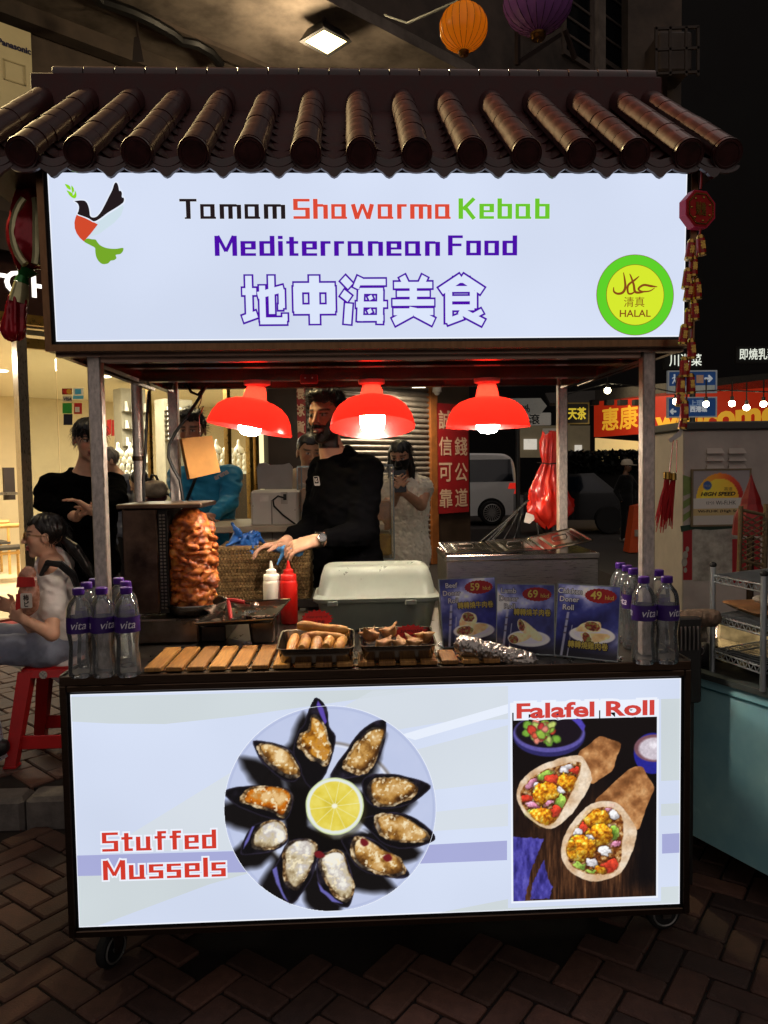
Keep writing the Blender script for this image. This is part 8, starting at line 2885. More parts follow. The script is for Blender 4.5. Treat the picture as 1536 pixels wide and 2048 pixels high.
F.ell(P(1408,1312,.72),(.045,.035,.055),.01).rough(lambda x,y,z: (fbm(x * 30,y * 30,z * 30,o=2) - .5) * .016)
me,v = F.skin('pouch_body')
link('pouch_body',me,pb,mat('pouch_black','121112',0.6,var=0.2))
q = P(1402,1302,.68)
MB().tube([q + np.array([.012 * math.cos(a),0,.014 * math.sin(a)]) for a in np.linspace(0,6.28,20)[:-1]],.0013,4,closed=True).build('round_mark',mat('mark_white','b5b0aa',0.6),pb)
# ================================================================== PEOPLE
def unit(v):
  v = np.asarray(v,float)
  return v / np.linalg.norm(v)
def frame_of(f,up=(0,0,1)):
  """columns: left, forward, up"""
  f = unit(f)
  l = unit(np.cross(up,f))
  u = np.cross(f,l)
  return np.stack([l,f,u],1)
def add_head(F,c,R,hh,k=1.0,beard=0.0,fem=0.0):
  """c: centre of head (ear height), R: left/forward/up axes, hh: chin to crown"""
  W = lambda x,y,z: c + R @ (np.array([x,y,z]) * hh)
  E = lambda p,r,kk=.03,sub=False: F.ell(W(*p),np.asarray(r) * hh,kk * hh,sub,R)
  C = lambda a,b,ra,rb,kk=.03,sub=False: F.cone(W(*a),W(*b),ra * hh,rb * hh,kk * hh,sub)
  E((0,-.07,.14),(.325,.41,.355),.05)
  E((0,.08,-.06),(.275,.27,.36),.06)
  E((0,.10,-.27),(.225 - .03 * fem,.22,.18),.06)
  E((0,.235,-.405),(.10 - .02 * fem,.09,.085),.05)
  for s in (-1,1):
    E((s * .155,.195,-.09),(.105,.10,.10),.06)
  E((0,.285,.115),(.215,.075,.05),.04)
  for s in (-1,1):
    E((s * .135,.385,.03),(.085,.055,.042),.03,True)
    E((s * .132,.292,.025),(.062,.058,.052),.015)
  C((0,.335,.075),(0,.440,-.125),.036,.050,.03)
  for s in (-1,1):
    E((s * .052,.385,-.142),(.036,.045,.034),.02)
  E((0,.355,-.232),(.105,.045,.026),.018)
  E((0,.350,-.290),(.09,.048,.032),.018)
  C((-.10,.400,-.260),(.10,.400,-.260),.010,.010,.012,True)
  for s in (-1,1):
    E((s * .335,-.05,-.03),(.034,.085,.125),.03)
    E((s * .365,-.03,-.03),(.02,.05,.08),.02,True)
  C((0,-.08,-.30),(0,-.15,-.92),.20 - .03 * fem,.23 - .03 * fem,.06)
def head_colors(v,c,R,hh,skin,hair,beard=0.0,lips=(150,84,76),smile=0.0):
  """skin colours by place on the head"""
  L = (v - c) @ R / hh
  x,y,z = L[:,0],L[:,1],L[:,2]
  n = fbm(v[:,0] * 40,v[:,1] * 40,v[:,2] * 40,o=3,seed=1)
  col_ = np.tile(np.asarray(skin,float),(len(v),1)) * (0.90 + .2 * n)[:,None]
  near = (np.abs(x) < .5) & (np.abs(y) < .6) & (z > -.6) & (z < .6)
  def put(m,c_,a=1.0):
    m = np.clip(m,0,1) * a * near
    nonlocal col_
    col_ = col_ * (1 - m[:,None]) + np.asarray(c_,float) * m[:,None]
  sm = lambda d,s=.02: np.clip(.5 - d / s,0,1)
  # warm cheeks and nose
  for s in (-1,1):
    put(sm(np.hypot(np.hypot(x - s * .17,y - .3),z + .10) - .10,.1),np.asarray(skin) * np.array([1.04,.86,.82]),.5)
  if beard:
    zl = np.interp(np.abs(x),[0,.10,.18,.26,.34],[-.335,-.30,-.16,-.02,.04])
    bm = sm(z - zl,.05) * (y > -.06) * (z > -.62)
    mu = sm(np.abs(z + .185) - .032,.03) * sm(np.abs(x) - .13,.04) * (y > .25)
    put(np.maximum(bm,mu),hair,beard)
  lp = sm(np.abs(x) - .105 * (1 + .2 * smile),.02) * sm(np.abs(z + .260) - .062,.015) * (y > .27)
  put(lp,lips,.8)
  if smile:
    put(sm(np.abs(x) - .085,.015) * sm(np.abs(z + .262) - .022,.012) * (y > .27),(226,214,204),smile)
  else:
    put(sm(np.abs(x) - .095,.02) * sm(np.abs(z + .261) - .010,.012) * (y > .27),(70,34,32),.8)
  for s in (-1,1):
    d = np.hypot((x - s * .132) / 1.5,(z - .022) / .72)
    put(sm(d - .038,.012) * (y > .22),(196,186,178))
    put(sm(np.hypot(x - s * .128,z - .024) - .026,.012) * (y > .22),(24,14,10))
    put(sm(np.abs(z - .054 + .1 * (np.abs(x) - .132) ** 2) - .009,.010) * sm(np.abs(x - s * .132) - .07,.02) * (y > .2),(28,18,14),.9)
    bz = .125 - .35 * (np.abs(x) - .13) ** 2
    put(sm(np.abs(z - bz) - .018,.015) * sm(np.abs(x - s * .145) - .085,.03) * (y > .14),hair,.85)
  return col_
def hair_mesh(c,R,hh,style,res,seed=0,extra=None):
  W = lambda x,y,z: c + R @ (np.array([x,y,z]) * hh)
  m = 1.1 * hh if extra is None else extra
  F = Field(c - m,c + m,res)
  E = lambda p,r,kk=.03,sub=False: F.ell(W(*p),np.asarray(r) * hh,kk * hh,sub,R)
  fr = {'short': .30,'buzz': .29,'long': .24,'pony': .30,'bowl': .13}[style]
  E((0,-.075,.165),(.352 if style != 'buzz' else .336,.438 if style != 'buzz' else .422,.375 if style != 'buzz' else .365),0)
  if style == 'short':
    E((0,.13,.42),(.26,.25,.13),.06)
    E((0,-.1,.46),(.27,.28,.11),.06)
  if style == 'bowl':
    E((0,.10,.30),(.33,.29,.20),.05)
  def cutter(gx,gy,gz):
    q = np.stack([gx - c[0],gy - c[1],gz - c[2]],-1) @ R / hh
    lo = np.interp(q[...,1],[-.6,-.25,-.04,.06,.20,.6],[-.34,-.30,-.10,.08,fr - .03,fr])
    jag = (fbm(q[...,0] * 14,q[...,1] * 14,q[...,2] * 4,o=2,seed=seed) - .5) * .10
    return (lo - q[...,2] + jag) * hh * .8
  F.cut(cutter)
  if style == 'long':
    for s in (-1,1):
      F.cone(W(s * .25,-.02,.18),W(s * .33,.02,-.35),.10 * hh,.11 * hh,.05 * hh)
      F.cone(W(s * .33,.02,-.35),W(s * .36,.10,-1.05),.11 * hh,.06 * hh,.05 * hh)
    F.cone(W(0,-.3,.1),W(0,-.30,-.95),.26 * hh,.20 * hh,.06 * hh)
  if style == 'pony':
    F.cone(W(0,-.42,-.06),W(.05,-.62,-.28),.09 * hh,.13 * hh,.04 * hh)
    F.cone(W(.05,-.62,-.28),W(.08,-.92,-.72),.13 * hh,.10 * hh,.05 * hh)
    F.cone(W(.08,-.92,-.72),W(.10,-1.12,-1.15),.10 * hh,.035 * hh,.05 * hh)
  def strands(x,y,z):
    q = np.stack([x - c[0],y - c[1],z - c[2]],-1) @ R / hh
    a = np.arctan2(q[:,0],q[:,1] + .1)
    f1 = 1 if style != 'buzz' else .25
    return ((fbm(a * 9,q[:,2] * 2.5,q[:,1] * 3,o=3,seed=seed + 3) - .5) * .075 + (vnoise(a * 26,q[:,2] * 3,q[:,1] * 3,seed=seed) - .5) * .03) * hh * f1
  F.rough(strands)
  return F.skin('hair',0)
def add_hand(F,wrist,d,n,sgn,curl=.5,s=1.0,spread=.12,thumb=.7):
  """d: towards the knuckles, n: the way the palm faces, sgn: +1 / -1 the thumb side"""
  d,n = unit(d),np.asarray(n,float)
  n = unit(n - d * (n @ d))
  side = np.cross(d,n) * sgn
  wrist = np.asarray(wrist,float)
  for o in (-.026,-.009,.009,.026):
    F.cone(wrist + side * o * .7 * s,wrist + (d * .082 + side * o * 1.15) * s,.0155 * s,.0125 * s,.010)
  for i,(o,ln) in enumerate(((.033,.074),(.011,.082),(-.011,.076),(-.032,.060))):
    p = wrist + (d * .082 + side * o) * s
    dd = unit(d + side * spread * o / .033)
    a = 0.0
    for k,fr in enumerate((.44,.32,.26)):
      a += curl * (1.0 if k else .7)
      q = p + (dd * math.cos(a) + n * math.sin(a)) * ln * fr * s
      F.cone(p,q,(.0092 - .0011 * k) * s,(.0085 - .0012 * k) * s,.003)
      p = q
  p = wrist + (d * .022 + side * .026) * s
  q = p + unit(d * .62 + side * thumb + n * .35) * .044 * s
  e = q + unit(d * .85 + side * .25 + n * .4) * .034 * s
  F.cone(p,q,.0135 * s,.0105 * s,.008).cone(q,e,.0105 * s,.0075 * s,.004)
SKIN_M = paint_mat('skin',rough=.48,sss=.10,spec=.35)
def person(label,base,face,H,head_dir,arms,top,trousers,hair,skin,style='short',res=.007,head_up=(0,0,1),head_off=(0,0,0),lean=(0,0),beard=0.0,smile=0.0,
     sleeve=1.0,neck_cut=.815,seated=None,fem=0.0,hands=None,lips=(150,84,76),hem=.50,bulk=1.0,loose=.010,fold_seed=0,hair_extra=None,legs=True,vest=False,hh_scale=1.0,collar=.66):
  """arms: ((elbow, wrist), (elbow, wrist)) world points for left, right; hands: ((dir, palm, curl) ...)"""
  base = np.asarray(base,float)
  R = frame_of((face[0],face[1],0))
  k = H / 1.75
  t = thing('person',label,'person',base)
  def W(x,y,z):                                     # metres for a 1.75 m body
    ly = lean[1] * max(0,z - .95) / .5
    lx = lean[0] * max(0,z - .95) / .5
    return base + R @ (np.array([x + lx,y + ly,z]) * k)
  hh = .228 * k * hh_scale
  Rh = frame_of(head_dir,head_up)
  hc = W(0,.035,1.63) + np.asarray(head_off,float)
  pts = [W(-.35,-.3,.75),W(.35,.3,1.9),hc + hh,hc - hh] + [np.asarray(p) for a in arms for p in a]
  for (h,a) in zip(hands or (),arms):
    if h:
      pts.append(np.asarray(a[1]) + unit(h[0]) * .2)
  lo,hi = np.min(pts,0) - .08,np.max(pts,0) + .08
  F = Field(lo,hi,res)
  b = bulk
  # trunk under the clothes
  nb = hc + Rh @ np.array([0,-.15,-.62]) * hh
  sl_,sr_ = W(.160 * b,-.005,1.385),W(-.160 * b,-.005,1.385)
  n0 = W(0,-.01,1.38)
  def trunk(F,g,cloth=False):
    kk = .05 * k
    F.ell(W(0,.01,1.24),np.array([.165 * b,.112 * b,.20]) * k + g,kk,False,R)
    F.ell(W(0,.0,1.06),np.array([.150 * b,.105 * b,.16]) * k + g,kk,False,R)
    F.ell(W(0,-.005,.93),np.array([.160 * b,.112 * b,.13]) * k + g,kk,False,R)
    F.cone(W(-.13 * b,0,1.385),W(.13 * b,0,1.385),.060 * k + g,.060 * k + g,kk)
    F.cone(n0,nb,.070 * k + g,.054 * k + (g + .006 if cloth else 0),kk)
  trunk(F,0)
  for (el,wr),sh in zip(arms,(sl_,sr_)):
    F.cone(sh,el,.050 * k * b,.040 * k * b,.02)
    F.cone(el,wr,.040 * k * b,.027 * k,.012)
  add_head(F,hc,Rh,hh,fem=fem)
  for i,(h,(el,wr)) in enumerate(zip(hands or (None,None),arms)):
    if h:
      add_hand(F,wr,h[0],h[1],h[3] if len(h) > 3 else (1 if i else -1),h[2],s=k * .96)
  me,v = F.skin('body',1)
  paint_attr(me,lin_arr(np.clip(head_colors(v,hc,Rh,hh,skin,hair,beard,lips,smile),0,255)))
  link('body',me,t,SKIN_M)
  # hair
  hm,hv = hair_mesh(hc,Rh,hh,style,min(res,.006),fold_seed,hair_extra)
  link('hair',hm,t,mat('hair_%02x%02x%02x' % tuple(int(c) for c in hair),'%02x%02x%02x' % tuple(int(c) for c in hair),.42,var=.3,scale=60,stretch=(1,1,.3),spec=.6))
  st_ = MB()
  rgh = random.Random(fold_seed + 40)
  if len(hv) and res < .009:
    for _ in range(420):
      p = hv[rgh.randrange(len(hv))]
      nrm = unit(p - hc)
      lq = (p - hc) @ Rh / hh
      flow = Rh @ np.array([lq[0] * 1.2 + rgh.uniform(-.5,.5),(-.5 if style in ('pony','long') else .5) + rgh.uniform(-.4,.4),-.9 if style in ('long','pony','bowl') else .35 - .9 * abs(lq[0])])
      d1 = unit(nrm * rgh.uniform(.15,.5) + unit(flow))
      ln = rgh.uniform(.018,.05) * (1.0 if style != 'buzz' else .2)
      st_.tube([p - nrm * .004,p + d1 * ln * .5,p + unit(d1 - Z_ * .35) * ln],[.0014,.0012,.0004],3,caps=False)
    st_.build('hair_strands',MATS['hair_%02x%02x%02x' % tuple(int(c) for c in hair)],t,kind='stuff')
  if beard >= .8:
    Fb = Field(hc - hh * .8,hc + hh * .8,.0045)
    add_head(Fb,hc,Rh,hh)
    Fb.f -= .0045
    def bc(gx,gy,gz):
      q = np.stack([gx - hc[0],gy - hc[1],gz - hc[2]],-1) @ Rh / hh
      x,y,z = np.abs(q[...,0]),q[...,1],q[...,2]
      zl = np.interp(x,[0,.09,.15,.24,.33],[-.345,-.32,-.20,-.06,.03])
      j = (fbm(q[...,0] * 30,y * 30,z * 12,o=2,seed=4) - .5) * .06
      low = np.maximum(z - zl + j,-(y + .02))
      mus = np.maximum(np.maximum(np.abs(z + .188) - .024 + j * .4,x - .135),.30 - y)
      return np.maximum(np.minimum(low,mus),-(z + .58)) * hh * .8
    Fb.cut(bc)
    Fb.rough(lambda x,y,z: (fbm(x * 160,y * 160,z * 60,o=2) - .5) * .006)
    bm_,_ = Fb.skin('beard',0)
    link('beard',bm_,t,mat('hair_%02x%02x%02x' % tuple(int(c) for c in hair),'201612'))
  # upper garment
  if top is not None:
    lo2,hi2 = lo.copy(),hi.copy()
    G = Field(lo2,hi2,res)
    trunk(G,loose,True)
    G.cone(W(0,0,.93),W(0,0,hem * 1.75),.150 * b * k + loose,.150 * b * k + loose,.05,flat=(R[:,1],.74))
    for (el,wr),sh in zip(arms,(sl_,sr_)):
      if sleeve > .5:
        e2 = np.asarray(el) + (np.asarray(wr) - np.asarray(el)) * max(0.0,(sleeve - .5) * 2) * .94
        G.cone(sh,el,.052 * k * b + loose,.040 * k * b + loose,.025)
        G.cone(el,e2,.040 * k * b + loose,.033 * k + loose * .5,.015)
      elif sleeve > 0:
        e2 = np.asarray(sh) + (np.asarray(el) - np.asarray(sh)) * sleeve * 2 * .95
        G.cone(sh,e2,.060 * k * b + loose,.056 * k * b + loose,.03)
    na = unit(nb - n0)
    Lc = np.linalg.norm(nb - n0) * collar
    def neck(gx,gy,gz):
      q = np.stack([gx - n0[0],gy - n0[1],gz - n0[2]],-1)
      s_ = q @ na
      rr = np.sqrt(np.maximum((q ** 2).sum(-1) - s_ ** 2,0))
      return np.where(rr < .092 * k,s_ - Lc,-.05) * .9
    G.cut(neck)
    def folds(x,y,z):
      a = fbm(x * 9 + z * 5,y * 9,z * 12,o=3,seed=fold_seed)
      w = np.abs(fbm(x * 14,y * 14 + z * 9,z * 22,o=2,seed=fold_seed + 7) - .5)
      if vest:
        return (fbm(x * 90,y * 90,z * 90,o=3,seed=3) - .5) * .030 + (a - .5) * .02
      d_ = np.abs(fbm(x * 7 + z * 16,y * 7 - z * 8,z * 9,o=2,seed=fold_seed + 2) - .5)
      return (a - .5) * .022 + w * .026 + d_ * .030 - .010
    G.rough(folds)
    gm,gv = G.skin('upper_garment',1)
    link('upper_garment',gm,t,top)
  if legs and trousers is not None:
    if seated is None:
      T = Field(W(-.32,-.28,0) * 0 + base - [.4,.4,.02],base + [.4,.4,1.1 * k],max(res,.010))
      T.ell(W(0,-.005,.93),np.array([.162 * b,.118 * b,.13]) * k,.04,False,R)
      for s in (-1,1):
        T.cone(W(s * .085,0,.90),W(s * .095,.01,.50),.092 * k,.066 * k,.03)
        T.cone(W(s * .095,.01,.50),W(s * .10,-.01,.07),.064 * k,.056 * k,.02)
      T.rough(lambda x,y,z: (fbm(x * 8,y * 8,z * 14,o=3,seed=fold_seed) - .5) * .020)
      link('trousers',T.skin('trousers',1)[0],t,trousers)
      for s in (-1,1):
        S = Field(W(s * .10,.05,.04) - .2,W(s * .10,.05,.04) + .2,.010)
        S.cone(W(s * .10,-.05,.045),W(s * .115,.15,.035),.042,.034,.02).cut(lambda gx,gy,gz: (base[2] + .002 - gz))
        link('shoe',S.skin('shoe',1)[0],t,mat('shoe_dark','1b1a1c',.5))
    else:
      seated(t,W,R,k)
  return t,W,R,hc,Rh,hh
def cloth(name,c,rough=.85,var=.12,scale=10,sheen=.15,bump=.15,spec=.15):
  return mat(name,c,rough,var=var,scale=scale,sheen=sheen,bump=bump,bscale=260,spec=spec)
# ---- the seller
SB = P(694,1000,1.30)
sf = unit((-.80,-.60,0))
sw = cloth('black_sweatshirt','09090b',.95,.10,12,0.0,spec=.02)
elL,wrL = P(724,1068,1.12),P(627,1082,1.00)
elR,wrR = P(628,1050,1.36),P(566,1088,1.17)
se,sW,sR,shc,sRh,shh = person('smiling bearded seller in a black sweatshirt handling blue gloves under the lamps',(SB[0],1.30,SIDE_Z),sf,1.80,(-.50,-.86,-.03),((elL,wrL),(elR,wrR)),sw,cloth('black_trousers','101012'),
                 (24,17,14),(196,148,120),'short',.0055,head_off=(-.034,-.02,.002),beard=.9,smile=.9,sleeve=.86,bulk=1.05,hands=(((-.9,-.1,-.25),(.1,.5,-.8),.55),((-.95,-.25,-.1),(.1,-.2,-1),.45)),
                 neck_cut=.858,lean=(0,.02),loose=.013,collar=.82,lips=(140,78,70))
# chest mark, watch, glove
q = P(633,962,1.02)
cd_ = unit(CAM - P(634,962,1.2))
d_ = np.asarray(P(634,962,1.2))
best = None
ug = [c for c in se.children if c.name.startswith('upper_garment')][0]
gv = np.array([vv.co for vv in ug.data.vertices])
uu,vv_ = pix_arr(gv)
sel = (np.abs(uu - 633) < 14) & (np.abs(vv_ - 962) < 22)
dist = ((gv - CAM) @ CF)
if sel.any():
  near = dist[sel].min()
  q = CAM + ray(633,962) * (near - .012)
  r_ = unit(np.cross(Z_,-sf) * -1 + 0)
  rr0 = unit(np.array([.72,-.5,0]))
  uu0 = unit(np.array([-.12,-.05,1]))
  ch = MB()
  ch.prism(rounded(.030,.042,.005,3),q,rr0,uu0,.003).build('chest_mark',mat('mark_white','b5b0aa',0.6),ug)
  MB().prism(rounded(.022,.030,.004,3,0,.004),q,rr0,uu0,.002,.0012).build('chest_mark_inner',sw,ug)
  letters('RS',q + uu0 * .004,rr0,uu0,.02,mat('mark_white','b5b0aa',0.6),ug,bold=.001,eps=.0024,fit=(.016,.018))
wd = unit(wrL - elL)
wc_ = wrL - wd * .025
wt = thing('wristwatch','steel wristwatch with dark dial on the seller left wrist','watch',wc_)
MB().open_lathe([(.0335,-.010),(.036,-.008),(.036,.008),(.0335,.010)],wc_,20,wd).build('strap',m_tray,wt,smooth=True)
fn_ = unit(unit(CAM - wc_) + np.array([0,0,.25]))
fn_ = unit(fn_ - wd * (fn_ @ wd))
MB().lathe([(0,0),(.0205,0),(.0225,.002),(.0225,.009),(.019,.011),(0,.011)],wc_ + fn_ * .030,22,fn_).build('watch_case',m_tray,wt,smooth=True,angle=35)
MB().lathe([(0,0),(.0175,0),(.0175,.001),(0,.001)],wc_ + fn_ * .0412,20,fn_).build('dial',mat('dial_navy','141a26',.25),wt)
# the glove he is pulling on
g0,g1 = wrR + unit((-.9,-.2,-.2)) * .05,wrL + unit((-.9,-.1,-.25)) * .07
F = Field(np.minimum(g0,g1) - .12,np.maximum(g0,g1) + .12,.005)
mid = (g0 + g1) / 2 - Z_ * .015
F.cone(g0 - Z_ * .012,mid,.012,.020,.01,flat=((0,1,.3),.6)).cone(mid,g1 - Z_ * .02,.020,.030,.01,flat=((0,1,.3),.6))
F.cone(mid,mid + np.array([-.03,-.01,-.06]),.014,.006,.008)
F.rough(lambda x,y,z: np.abs(fbm(x * 40,y * 40,z * 40,o=2,seed=5) - .5) * .022)
tag(link('rubber_glove',F.skin('rubber_glove',0)[0],None,mat('nitrile_light','5a9ad8',.4,var=.15,scale=20)),'light blue glove stretched between the seller hands','glove')
# ---- young man in black at the left
B2 = P(166,1000,2.0)
person('young man in a black long-sleeved shirt rubbing his hands, half hidden by the left post',(B2[0],2.0,SIDE_Z),(.30,-.95,0),1.74,(.55,-.83,-.16),((P(232,1000,1.85),P(186,1022,1.62)),(P(84,1002,1.95),P(152,1034,1.66))),
   cloth('black_knit','080809',.95,.1,10,0.0,spec=.02),cloth('dark_jeans','17171a'),(16,13,13),(212,164,134),'bowl',.007,head_off=(.055,-.03,.0),sleeve=.95,bulk=1.02,fold_seed=3,neck_cut=.828,
   hands=(((-.55,-.25,.45),(-.6,-.3,-.6),.35),((.75,-.2,.30),(.3,-.2,.8),.35)))
# ---- seated girl
def girl_legs(t,W,R,k):
  jeans = cloth('pale_jeans','8e93a6',.8,.18,9)
  zs = STZ
  hipL,hipR = np.array([STX - .02,STY - .10,zs + .075]),np.array([STX - .02,STY + .10,zs + .075])
  knL = np.array([STX - .40,STY - .16,zs + .105])
  knR = np.array([STX - .42,STY + .08,zs + .12])
  anL = np.array([STX - .27,STY - .20,SIDE_Z + .13])
  anR = np.array([STX - .40,STY - .02,SIDE_Z + .10])
  T = Field(np.array([STX - .62,STY - .36,SIDE_Z]),np.array([STX + .22,STY + .36,zs + .30]),.009)
  T.ell((STX + .0,STY,zs + .09),(.15,.17,.10),.05)
  T.cone(hipL,knL,.085,.066,.04).cone(hipR,knR,.085,.066,.04)
  T.cone(knL,anL,.064,.05,.03).cone(knR,anR,.064,.05,.03)
  T.rough(lambda x,y,z: (fbm(x * 16,y * 9,z * 16,o=3,seed=4) - .5) * .026)
  link('trousers',T.skin('trousers',1)[0],t,jeans)
  for nme,an,dr in (('shoe',anL,(-.75,.1,-.42)),('shoe',anR,(-.8,0,-.35))):
    dr = unit(dr)
    S = Field(an - .28,an + .28,.008)
    S.cone(an - Z_ * .03 - dr * .03,an - Z_ * .05 + dr * .16,.045,.034,.02)
    so_ = link(nme,S.skin('shoe',1)[0],t,mat('shoe_dark','1b1a1c',.5))
    MB().bar(an - Z_ * .088 - dr * .06,an - Z_ * .094 + dr * .19,.07,.018).build('sole',mat('sole_grey','8f8c92',.6),so_)
    MB().tube([an + Z_ * .05 - dr * .0,an - Z_ * .02],[.036,.036],12).build('sock',cloth('sock_grey','6a6072'),t,smooth=True)
GB = np.array([STX + .0,STY,STZ - .80 * (1.5 / 1.75)])
gelb,gwr = P(104,1268,1.42),P(50,1240,1.36)
gelb2,gwr2 = P(70,1262,1.72),P(30,1216,1.52)
gt,gW,gR,ghc,gRh,ghh = person('seated girl with glasses and ponytail in a white T-shirt holding a snack bag',GB,(-.93,-.36,0),1.50,(-.95,-.30,.02),((gelb,gwr),(gelb2,gwr2)),cloth('white_tshirt','e2d8d4',.8,.06,8),True,
                 (26,18,15),(210,160,132),'pony',.006,sleeve=.36,fem=1.0,seated=girl_legs,head_off=(.03,-.04,-.065),lean=(0,.045),collar=1.15,hands=(((-.75,.2,.35),(.0,.7,.2),.6),((-.5,-.4,.3),(.1,-.7,.1),.6)),
                 fold_seed=6,hem=.47,neck_cut=.835,lips=(160,76,70),hair_extra=.36,hh_scale=1.12,bulk=.96)
gl = thing('eyeglasses','thin gold-rimmed eyeglasses on the seated girl','glasses',ghc)
Wg = lambda x,y,z: ghc + gRh @ (np.array([x,y,z]) * ghh)
for s in (-1,1):
  MB().tube([Wg(s * .145 + .10 * math.cos(a),.40,.01 + .085 * math.sin(a)) for a in np.linspace(0,2 * math.pi,20)[:-1]],.0022,5,closed=True).build('rim',m_brass,gl,smooth=True)
  MB().tube([Wg(s * .25,.39,.03),Wg(s * .335,.15,.04),Wg(s * .35,-.05,.02)],.0018,5).build('temple',m_brass,gl)
  MB().flat([(.095 * ghh * math.cos(a),.08 * ghh * math.sin(a)) for a in np.linspace(0,2 * math.pi,16)[:-1]],Wg(s * .145,.40,.01),gRh[:,0],gRh[:,2]).build('lens',film_mat('lens_film','dfe6e6',.03,.02,.3),gl)
MB().tube([Wg(-.05,.405,.03),Wg(.05,.405,.03)],.0018,5).build('bridge',m_brass,gl)
# backpack strap on the girl
stp = [P(82,1150,1.60),P(96,1126,1.46),P(120,1128,1.45),P(146,1150,1.50),P(160,1190,1.60)]
tag(MB().tube(stp,[.010,.016,.018,.018,.014],8).build('backpack_strap',cloth('strap_black','161517'),None,smooth=True),'black backpack strap over the seated girl shoulder','strap')
# snack bag in her hands
SBq = P(58,1196,1.36)
sbg = thing('snack_bag','clear snack bag with red top and white label in the girl hands','snack bag',SBq)
F = Field(SBq - .15,SBq + .15,.005)
F.ell(SBq,(.050,.034,.085),.01)
F.cone(SBq + Z_ * .06,SBq + Z_ * .105,.042,.046,.02,flat=((0,1,0),.35))
F.rough(lambda x,y,z: np.abs(fbm(x * 40,y * 40,z * 40,o=2,seed=2) - .5) * .018)
link('bag_film',F.skin('bag_film',0)[0],sbg,mat('snack_bag_film','c4907a',.25,var=.35,scale=22,c2='8a5a44',coat=.5))
MB().prism([(-.040,.055),(.046,.058),(.040,.100),(-.034,.105)],SBq - Y_ * .036,X_,Z_,.004).build('red_top',mat('bag_red','b5201c',.35,coat=.4),sbg)
MB().prism(rounded(.052,.068,.006,3,.004,-.006),SBq - Y_ * .040,X_,Z_,.003).build('label_panel',mat('bag_label','c9bfb4',.5),sbg)
MB().prism([(-.046,-.05),(-.024,-.042),(-.022,.03),(-.042,.024)],SBq - Y_ * .039,X_,Z_,.003).build('red_side',mat('bag_red','b5201c'),sbg)
letters('柿\nピ',SBq + np.array([.004,-.040,-.006]),X_,Z_,.03,mk_,sbg,bold=.001,eps=.001,fit=(.024,.054))
# ---- man in the blue jacket behind the paper bags
B4 = P(408,1000,2.55)
blu = cloth('teal_blue_jacket','2c8ab2',.6,.12,8,.1)
t4,W4,R4_,h4,Rh4,hh4 = person('man in a blue sports jacket leaning on the folding table behind the paper bags',(B4[0],2.70,SIDE_Z),(-.12,-.99,0),1.78,(-.10,-.98,-.12),((P(458,1000,2.46),P(430,1030,2.32)),(P(366,1005,2.46),P(392,1034,2.32))),blu,
   cloth('dark_trousers','1c1a1a'),(20,16,15),(176,126,98),'short',.007,sleeve=1.0,bulk=1.08,fold_seed=8,head_off=(-.02,-.10,.035),lean=(0,.09),neck_cut=.835,
   hands=(((-.9,-.2,0),(0,0,-1),.4),((.9,-.2,0),(0,0,-1),.4)))
jk = [c for c in t4.children if c.name.startswith('upper_garment')][0]
gv = np.array([v_.co for v_ in jk.data.vertices])
uu,vv_ = pix_arr(gv)
dist = (gv - CAM) @ CF
sel = (np.abs(uu - 443) < 12) & (np.abs(vv_ - 950) < 12)
if sel.any():
  q = CAM + ray(443,950) * (dist[sel].min() - .012)
  letters('arena',q,unit((.86,0,.42)),unit((-.42,0,.86)),.03,mat('mark_white','b5b0aa',.6),jk,bold=.0015,eps=.001,fit=(.095,.026))
MB().tube([P(398,935,2.34),P(388,965,2.32),P(372,1005,2.36)],.010,6).build('bag_strap',m_black,t4)
# ---- youth behind the seller
B5 = P(600,1000,2.6)
person('young man with cropped hair in a cream top looking down behind the seller',(B5[0],2.6,SIDE_Z),(.45,-.89,0),1.72,(.30,-.93,-.16),((P(634,1020,2.5),P(630,1050,2.4)),(P(572,1010,2.6),P(592,1050,2.45))),
   cloth('cream_top','b7a68e',.8,.08),cloth('dark_trousers','1c1a1a'),(30,24,20),(178,132,100),'buzz',.008,sleeve=.9,fold_seed=11,head_off=(.055,-.06,-.05),neck_cut=.83,bulk=1.02)
# ---- masked woman
B6 = P(806,1000,2.95)
ph_ = P(800,962,2.62)
t6,W6,R6,h6,Rh6,hh6 = person('woman in a black mask and white fluffy vest looking at her phone',(B6[0],2.95,SIDE_Z),(-.25,-.97,0),1.66,(-.28,-.92,-.30),((P(842,1010,2.82),P(808,985,2.66)),(P(782,1008,2.86),P(796,985,2.66))),
   cloth('white_fur','eee4d0',.95,.12,30,.4,.3),cloth('dark_navy_trousers','1a1c26'),(13,11,12),(186,140,112),'long',.007,sleeve=.0,fem=1.0,fold_seed=13,vest=True,hem=.42,loose=.028,head_off=(-.01,-.05,-.02),
   hands=(((-.35,-.5,.6),(-.5,.5,.1),.6),((.2,-.5,.7),(.5,.5,.1),.6)),hair_extra=.36,neck_cut=.84)
Fm = Field(h6 - hh6 * .7,h6 + hh6 * .7,.006)
add_head(Fm,h6,Rh6,hh6,fem=1.0)
Fm.f -= .006
def mcut(gx,gy,gz):
  q = np.stack([gx - h6[0],gy - h6[1],gz - h6[2]],-1) @ Rh6 / hh6
  return np.maximum(np.maximum(np.abs(q[...,2] + .22) - .21,.06 - q[...,1]),-.5) * hh6 * .8
Fm.cut(mcut)
link('face_mask',Fm.skin('face_mask',1)[0],t6,cloth('mask_black','0d0d0e',.7))
po_ = thing('smartphone','dark smartphone in the masked woman hands','phone',ph_)
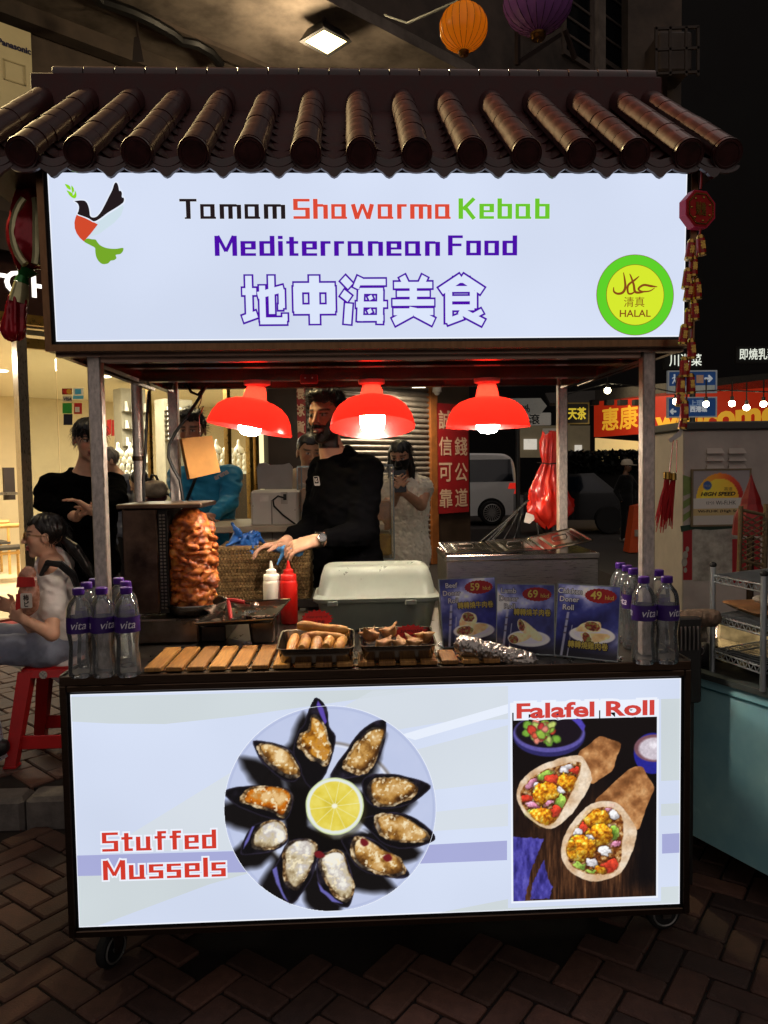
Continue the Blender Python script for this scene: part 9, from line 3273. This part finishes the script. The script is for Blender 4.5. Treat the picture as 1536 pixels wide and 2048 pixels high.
MB().prism(rounded(.078,.155,.010,3),ph_,unit((.96,-.1,.1)),unit((.0,.45,.9)),.009).build('phone_body',mat('phone_black','0a0a0c',.2),po_)
MB().prism(rounded(.026,.03,.006,3,-.018,.05),ph_,unit((.96,-.1,.1)),unit((.0,.45,.9)),.003,.002).build('lens_block',mat('phone_lens','1c1c20',.2),po_)
# ---- shoppers inside the jewellery shop
p7 = FL(fx(238,.9,950),.9,SHOP_Z)
p7 = P(240,1000,4.7)
person('grey-haired man with glasses bending over the jewellery counter',(p7[0],4.7,SHOP_Z),(-.6,.1,0) if False else (-.75,-.66,0),1.70,(-.80,-.48,-.36),((P(252,990,4.6),P(236,1000,4.4)),(P(228,990,4.8),P(230,1000,4.5))),
   cloth('grey_vest','6d7078',.7,.12),cloth('dark_trousers','1c1a1a'),(128,122,116),(200,156,126),'short',.010,sleeve=.9,fold_seed=15,head_off=(-.05,-.03,-.06),neck_cut=.83)
p8 = P(316,1000,4.2)
person('dark-haired woman in a maroon jacket bending over in the shop',(p8[0],4.2,SIDE_Z),(-.85,-.3,0),1.52,(-.86,.25,-.42),((P(322,990,4.1),P(300,1000,4.0)),(P(300,985,4.3),P(292,1000,4.1))),
   cloth('maroon_jacket','4a1a26',.7,.14),cloth('dark_trousers','1c1a1a'),(24,18,16),(190,146,116),'pony',.009,sleeve=1.0,fem=1.0,fold_seed=17,head_off=(-.05,.0,-.05),lean=(0,.06),neck_cut=.83,hair_extra=.32)
hb2 = thing('handbag','pale handbag on the arm of the woman in maroon','bag',P(308,975,4.02))
F = Field(P(308,975,3.98) - .2,P(308,975,3.98) + .2,.012)
F.ell(P(308,978,3.98),(.11,.06,.075),.02).rough(lambda x,y,z: (fbm(x * 20,y * 20,z * 20,o=2) - .5) * .03)
link('bag_body',F.skin('bag_body',1)[0],hb2,mat('bag_cream','a5937c',.6,var=.2))
MB().tube([P(298,965,3.98),P(304,950,3.98),P(312,952,3.98),P(318,966,3.98)],.012,6).build('strap',m_black,hb2)
# ---- man in the white cap far right
p9 = PZ(1252,1082,0.0)
k9 = p9[1]
t9,W9,R9,h9,Rh9,hh9 = person('man in dark clothes and a white cap standing in the far street',(p9[0],p9[1],0),(.6,-.8,0),1.70,(.7,-.7,-.1),((p9 + [.24,-.05,1.08],p9 + [.16,-.2,.88]),(p9 + [-.22,0,1.08],p9 + [-.16,-.16,.86])),
               cloth('night_coat','0c0c0e',.8),cloth('night_trousers','0c0c0e'),(16,13,12),(120,88,70),'buzz',.016,sleeve=1.0,fold_seed=19,hem=.44)
cp_ = MB().lathe([(.122,0),(.124,.03),(.11,.085),(.07,.12),(0,.13)],h9 + Rh9 @ np.array([0,-.02,.035]),20).build('cap',mat('cap_white','c9bda8',.7),t9,smooth=True)
MB().prism([(.10 * math.cos(a) * 1.05,.17 * math.sin(a) + .04) for a in np.linspace(.2,math.pi - .2,10)],h9 + np.array([0,0,.045]),Rh9[:,0],Rh9[:,1],.01).build('cap_peak',mat('cap_white','c9bda8'),cp_)
for c in t9.children:
  if c.name.startswith('shoe'):
    c.data.materials.clear()
    c.data.materials.append(mat('shoe_white','9a9590',.5))
